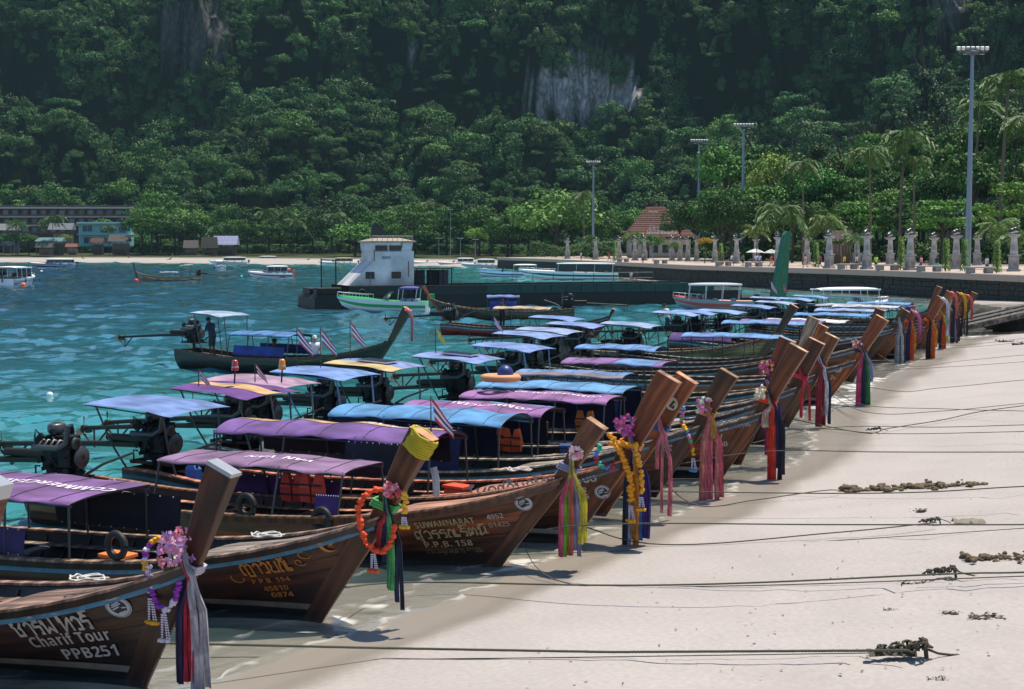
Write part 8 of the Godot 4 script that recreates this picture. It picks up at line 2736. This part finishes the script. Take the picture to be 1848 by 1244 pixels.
func beach_things() -> void:
	var dark := mat("55564a", 0.9); var mid := mat("55544a", 0.9)
	# mooring ropes: [radius, boat, height on its stem, points on the sand]
	var ropes := [
		[0.016, 1, 0.55, [[700, 1170, 0.12], [1100, 1177, 0.1], [1640, 1174, 0.16]], "thickest laid rope, from the nearest bow to the nearest stake", true],
		[0.010, 1, 0.35, [[470, 1186, 0.0], [720, 1190, 0.0], [1620, 1178, 0.05]], "thin line lying just under the thickest rope"],
		[0.020, 2, 0.5, [[760, 1051, 0.2], [1200, 1056, 0.3], [1712, 1036, 0.2], [1848, 1033, 0.2], [2100, 1020, 0.2]], "rope from the crescent boat passing the coiled knot"],
		[0.012, 3, 0.45, [[1020, 1052, 0.03], [1300, 1058, 0.02], [1848, 1040, 0.05]], "thin line below the rope of the crescent boat"],
		[0.016, 3, 0.6, [[1100, 946, 0.9], [1500, 947, 0.9], [1848, 947, 0.8], [2150, 945, 0.6]], "taut straight rope crossing the sand from the SUWANNARAT bow"],
		[0.016, 4, 0.3, [[1200, 983, 0.03], [1500, 962, 0.1], [1690, 943, 0.12]], "rope rising from the wet sand to the rag covered knot"],
		[0.010, 3, 0.2, [[1150, 993, 0.0], [1500, 976, 0.0], [1900, 950, 0.02]], "faint thin line lying between the taut rope and the coil"],
		[0.017, 5, 0.5, [[1250, 888, 0.5], [1600, 890, 0.45], [1848, 878, 0.45], [2100, 868, 0.4]], "rope crossing in front of the long heap of sand"],
		[0.015, 6, 0.25, [[1262, 913, 0.03], [1360, 903, 0.06], [1480, 886, 0.15], [1516, 885, 0.1]], "curved rope leading to the long heap of sand"],
		[0.015, 6, 0.7, [[1380, 815, 0.9], [1600, 816, 0.9], [1848, 816, 0.8], [2100, 815, 0.6]], "taut rope crossing at the tall plank bow"],
		[0.014, 8, 0.5, [[1500, 772, 0.6], [1700, 771, 0.6], [1848, 767, 0.6], [2050, 762, 0.5]], "upper of the two close ropes right of the dark red sash"],
		[0.014, 9, 0.4, [[1500, 775, 0.4], [1610, 783, 0.3], [1848, 779, 0.3], [2050, 775, 0.3]], "lower of the two close ropes right of the dark red sash"],
		[0.020, 10, 0.2, [[1562, 782, 0.05], [1600, 774, 0.1], [1700, 758, 0.08], [1776, 742, 0.08], [1900, 726, 0.08]], "kinked rope running up from the black tangle"],
		[0.014, 11, 0.5, [[1560, 731, 0.4], [1700, 738, 0.3], [1848, 742, 0.3], [2000, 744, 0.3]], "rope leaving the SIMA bow"],
		[0.014, 11, 0.3, [[1570, 745, 0.3], [1700, 742, 0.3], [1848, 728, 0.3], [1950, 720, 0.3]], "second rope leaving the SIMA bow, just below the first"],
		[0.014, 13, 0.5, [[1600, 704, 0.4], [1700, 700, 0.4], [1848, 686, 0.4], [1950, 680, 0.4]], "rope to the right of the pink and green sash"],
		[0.013, 16, 0.4, [[1640, 661, 0.3], [1740, 651, 0.3], [1848, 641, 0.3], [1920, 636, 0.3]], "rope running right from the grey striped sash, upper one"],
		[0.013, 15, 0.4, [[1600, 668, 0.3], [1720, 662, 0.3], [1848, 653, 0.3], [1920, 648, 0.3]], "rope running right from below the grey striped sash"],
		[0.013, 18, 0.4, [[1700, 629, 0.3], [1760, 626, 0.3], [1848, 618, 0.3], [1920, 613, 0.3]], "rope from the white wrapped prow"],
		[0.013, 19, 0.4, [[1720, 624, 0.3], [1780, 619, 0.3], [1848, 611, 0.3], [1920, 606, 0.3]], "rope from the coral ribboned prow"],
		[0.013, 20, 0.4, [[1745, 613, 0.3], [1800, 607, 0.3], [1848, 600, 0.3], [1920, 592, 0.3]], "farthest rope, from the yellow ribboned prow"],
	]
	for r in ropes:
		var d: Dictionary = boats[r[1]]
		var h: Hull = d.hull
		var pts := [prow(d, r[2], -0.02, 0.05)]
		for q in r[3]:
			pts.append(sand_point(q[0], q[1], q[2]))
		var mb := MB.new()
		if r.size() > 5:
			laid_rope(mb, pts, r[0])
		else:
			rope(mb, pts, r[0] * 0.72, 6)
		solo("mooring_rope", mb, dark if r[0] > 0.013 else mid, "dark " + r[4], "rope", Vector3.ZERO, 0.0, "mooring ropes across the beach")
	# stakes with knotted rope
	var g := RandomNumberGenerator.new()
	g.seed = 8
	for q in [[1660, 1185, 1.0, "nearest stake wrapped in rope and a wet rag"], [1716, 1041, 0.75, "short stake with a big coil of dark rope"], [1690, 946, 0.55, "stake with a rag of pale cloth and rope"], [1585, 779, 0.6, "black tangle of rope on the wet sand"]]:
		var p := sand_point(q[0], q[1])
		var t := thing("rope_stake", q[3], "stake", p, 0.0, "stakes that hold the mooring ropes")
		var s: float = q[2]
		var mb := MB.new()
		mb.tube([Vector3(0.1, -0.2, 0), Vector3(0.05, 0.2 * s, 0)], 0.03 * s, 0.024 * s, 7)
		part("stake", mb, mat("3c3a30", 0.9), t)
		mb = MB.new()
		var pts := []
		for i in 130:
			var a := i * 0.62
			var e := i / 129.0
			pts.append(Vector3(lerpf(-0.5, 0.1, e) * s + cos(a) * (0.05 + 0.05 * sin(i * 0.31)) * s + g.randf_range(-0.03, 0.03) * s, 0.03 + (0.05 + 0.05 * sin(a * 1.3) + 0.09 * e * e) * s, sin(a) * (0.07 + 0.04 * cos(i * 0.23)) * s + g.randf_range(-0.02, 0.02)))
		rope(mb, pts, 0.017 * s, 6, 0.03)
		rope(mb, [Vector3(0.05, 0.1, 0), Vector3(0.2, 0.05, 0.05), Vector3(0.45 * s, 0.02, 0.02)], 0.015 * s, 6, 0.05)
		part("knotted_rope", mb, mat("474438", 0.95), t)
		if s == 1.0 or s == 0.55:
			mb = MB.new()
			var rows := []
			for i in 14:
				var row := PackedVector3Array()
				for j in 5:
					row.append(Vector3(lerpf(-0.62, -0.05, i / 13.0) + (0.9 if s < 0.9 else 0.0), 0.03 + 0.07 * sin(PI * j / 4.0) * g.randf_range(0.5, 1.3), (j - 2) * 0.05 * g.randf_range(0.7, 1.3)))
				rows.append(row)
			mb.grid(rows, 1, 1, true)
			part("rag", mb, cloth("4a4536" if s == 1.0 else "8a8272"), t)
	# heaps of dug sand
	for q in [[1520, 888, 1780, 875, 60, 0.09, "long heap of dug brown sand along a rope"], [1740, 1012, 1880, 1002, 34, 0.055, "low heap of dug sand at the right edge"]]:
		var mb := MB.new()
		var a := sand_point(q[0], q[1]); var b := sand_point(q[2], q[3])
		for i in q[4] * 4:
			var e := g.randf()
			var p := a.lerp(b, e) + Vector3(0, 0, g.randfn(0.0, 0.11) * (1.0 + 0.5 * sin(e * 23.0)))
			p.y = sand_h(p.x, p.z) + 0.05 * maxf(0.0, sin(e * 31.0) + 0.4) * g.randf()
			var r: float = q[5] * g.randf_range(0.25, 0.9) * (1.0 - 0.5 * e)
			mb.blob(p + Vector3(0, r * 0.3, 0), Vector3(r * 1.4, r * 0.9, r * 1.1), 0.4, g, 6)
		solo("sand_heap", mb, mat("665b48", 1.0), q[6], "sand heap", Vector3.ZERO, 0.0, "heaps of dug sand").set_meta("kind", "stuff")
	# driftwood and weed
	var wl := ["scrap of dark weed on the sand, nearest the right edge", "dark weed clump left of the stripe of leaves", "weed scrap midway up the beach", "weed scrap above the coil of rope", "scatter of weed near the rag covered knot", "long dark leaf lying alone on the sand", "dark weed clump far up the beach at right", "weed strip far up the beach at right"]
	var wi := 0
	for q in [[1690, 1228, 0.10], [1715, 1107, 0.1], [1605, 1102, 0.08], [1645, 1055, 0.14], [1660, 922, 0.12], [1780, 1115, 0.2], [1815, 617, 0.4], [1838, 622, 0.45]]:
		var mb := MB.new()
		var p := sand_point(q[0], q[1])
		for i in 26:
			var o: Vector3 = Vector3(g.randf_range(-1, 1), 0, g.randf_range(-0.5, 0.5)) * q[2] * 1.3
			mb.leaf(o + Vector3(0, 0.015, 0), Vector3(g.randf_range(-0.4, 0.4), 1, g.randf_range(-0.4, 0.4)).normalized(), Vector3(g.randf_range(-1, 1), 0.25, g.randf_range(-0.5, 0.5)).normalized(), q[2] * g.randf_range(0.25, 0.5), q[2] * 0.22)
			mb.blob(o * 0.7, Vector3(0.3, 0.12, 0.22) * q[2] * g.randf_range(0.4, 1.0), 0.4, g, 6)
		solo("seaweed_scrap", mb, mat("4a4238", 0.95), wl[wi], "seaweed", p, 0.0, "scraps of weed on the sand")
		wi += 1
	var mb := MB.new()
	for i in 220:
		var py := 650.0 + 590.0 * sqrt(g.randf())
		var px := g.randf_range(900, 1900)
		var p := at_h(px, py, 0.4)
		if sd(p.x, p.z) < 2.8:
			continue
		p.y = sand_h(p.x, p.z) + 0.004
		var s := g.randf_range(0.01, 0.034)
		mb.leaf(p, Vector3(0, 1, 0), Vector3(g.randf_range(-1, 1), 0.1, g.randf_range(-0.5, 0.5)).normalized(), s * 2.0, s)
	var o := part("beach_litter", mb, mat("57503f", 0.95), self, "stuff")
	tag(o, "tiny dark bits of leaf and weed scattered over the sand", "litter")

func finish() -> void:
	pass

func _ready() -> void:
	# camera
	var cam := Camera3D.new()
	cam.name = "camera"
	cam.fov = 27.93; cam.far = 5000.0; cam.near = 0.1
	cam.position = EYE; cam.rotation.x = -PITCH
	add_child(cam)
	# sky, exposure, air
	var we := WorldEnvironment.new()
	we.name = "world_environment"
	var env := Environment.new()
	var sky := Sky.new()
	var sm := ProceduralSkyMaterial.new()
	sm.sky_top_color = Color(0.34, 0.47, 0.64)
	sm.sky_horizon_color = Color(0.78, 0.84, 0.88)
	sm.sky_curve = 0.12
	sm.ground_bottom_color = Color(0.25, 0.28, 0.28); sm.ground_horizon_color = Color(0.6, 0.68, 0.72)
	sky.sky_material = sm
	env.background_mode = Environment.BG_SKY
	env.sky = sky
	env.background_energy_multiplier = 1.2
	env.tonemap_mode = Environment.TONE_MAPPER_LINEAR
	env.tonemap_exposure = 1.22
	env.sdfgi_enabled = true; env.ssao_enabled = true; env.ssil_enabled = true
	env.fog_enabled = true
	env.fog_density = 0.00006
	env.fog_light_color = Color(0.62, 0.80, 0.86)
	we.environment = env
	add_child(we)
	var sun := DirectionalLight3D.new()
	sun.name = "sun"
	sun.light_color = Color(1.0, 0.95, 0.87)
	sun.light_energy = 1.55
	sun.light_angular_distance = 0.5
	sun.shadow_enabled = true
	add_child(sun)
	sun.look_at_from_position(Vector3(0.24, 0.95, -0.20) * 100.0, Vector3.ZERO)

	rng.seed = 4242
	noise.seed = 5; noise.frequency = 0.1; noise.noise_type = FastNoiseLite.TYPE_SIMPLEX_SMOOTH; noise.fractal_octaves = 3
	noise2.seed = 19; noise2.frequency = 0.1; noise2.noise_type = FastNoiseLite.TYPE_SIMPLEX; noise2.fractal_octaves = 2
	shore_points()
	build_ground()
	build_water()
	foam()
	foam_patches()
	build_hills()
	build_forest()
	promenade()
	buildings()
	vegetation()
	fleet()
	vessels()
	dressing()
	gear()
	beach_things()
	people()
	finish()
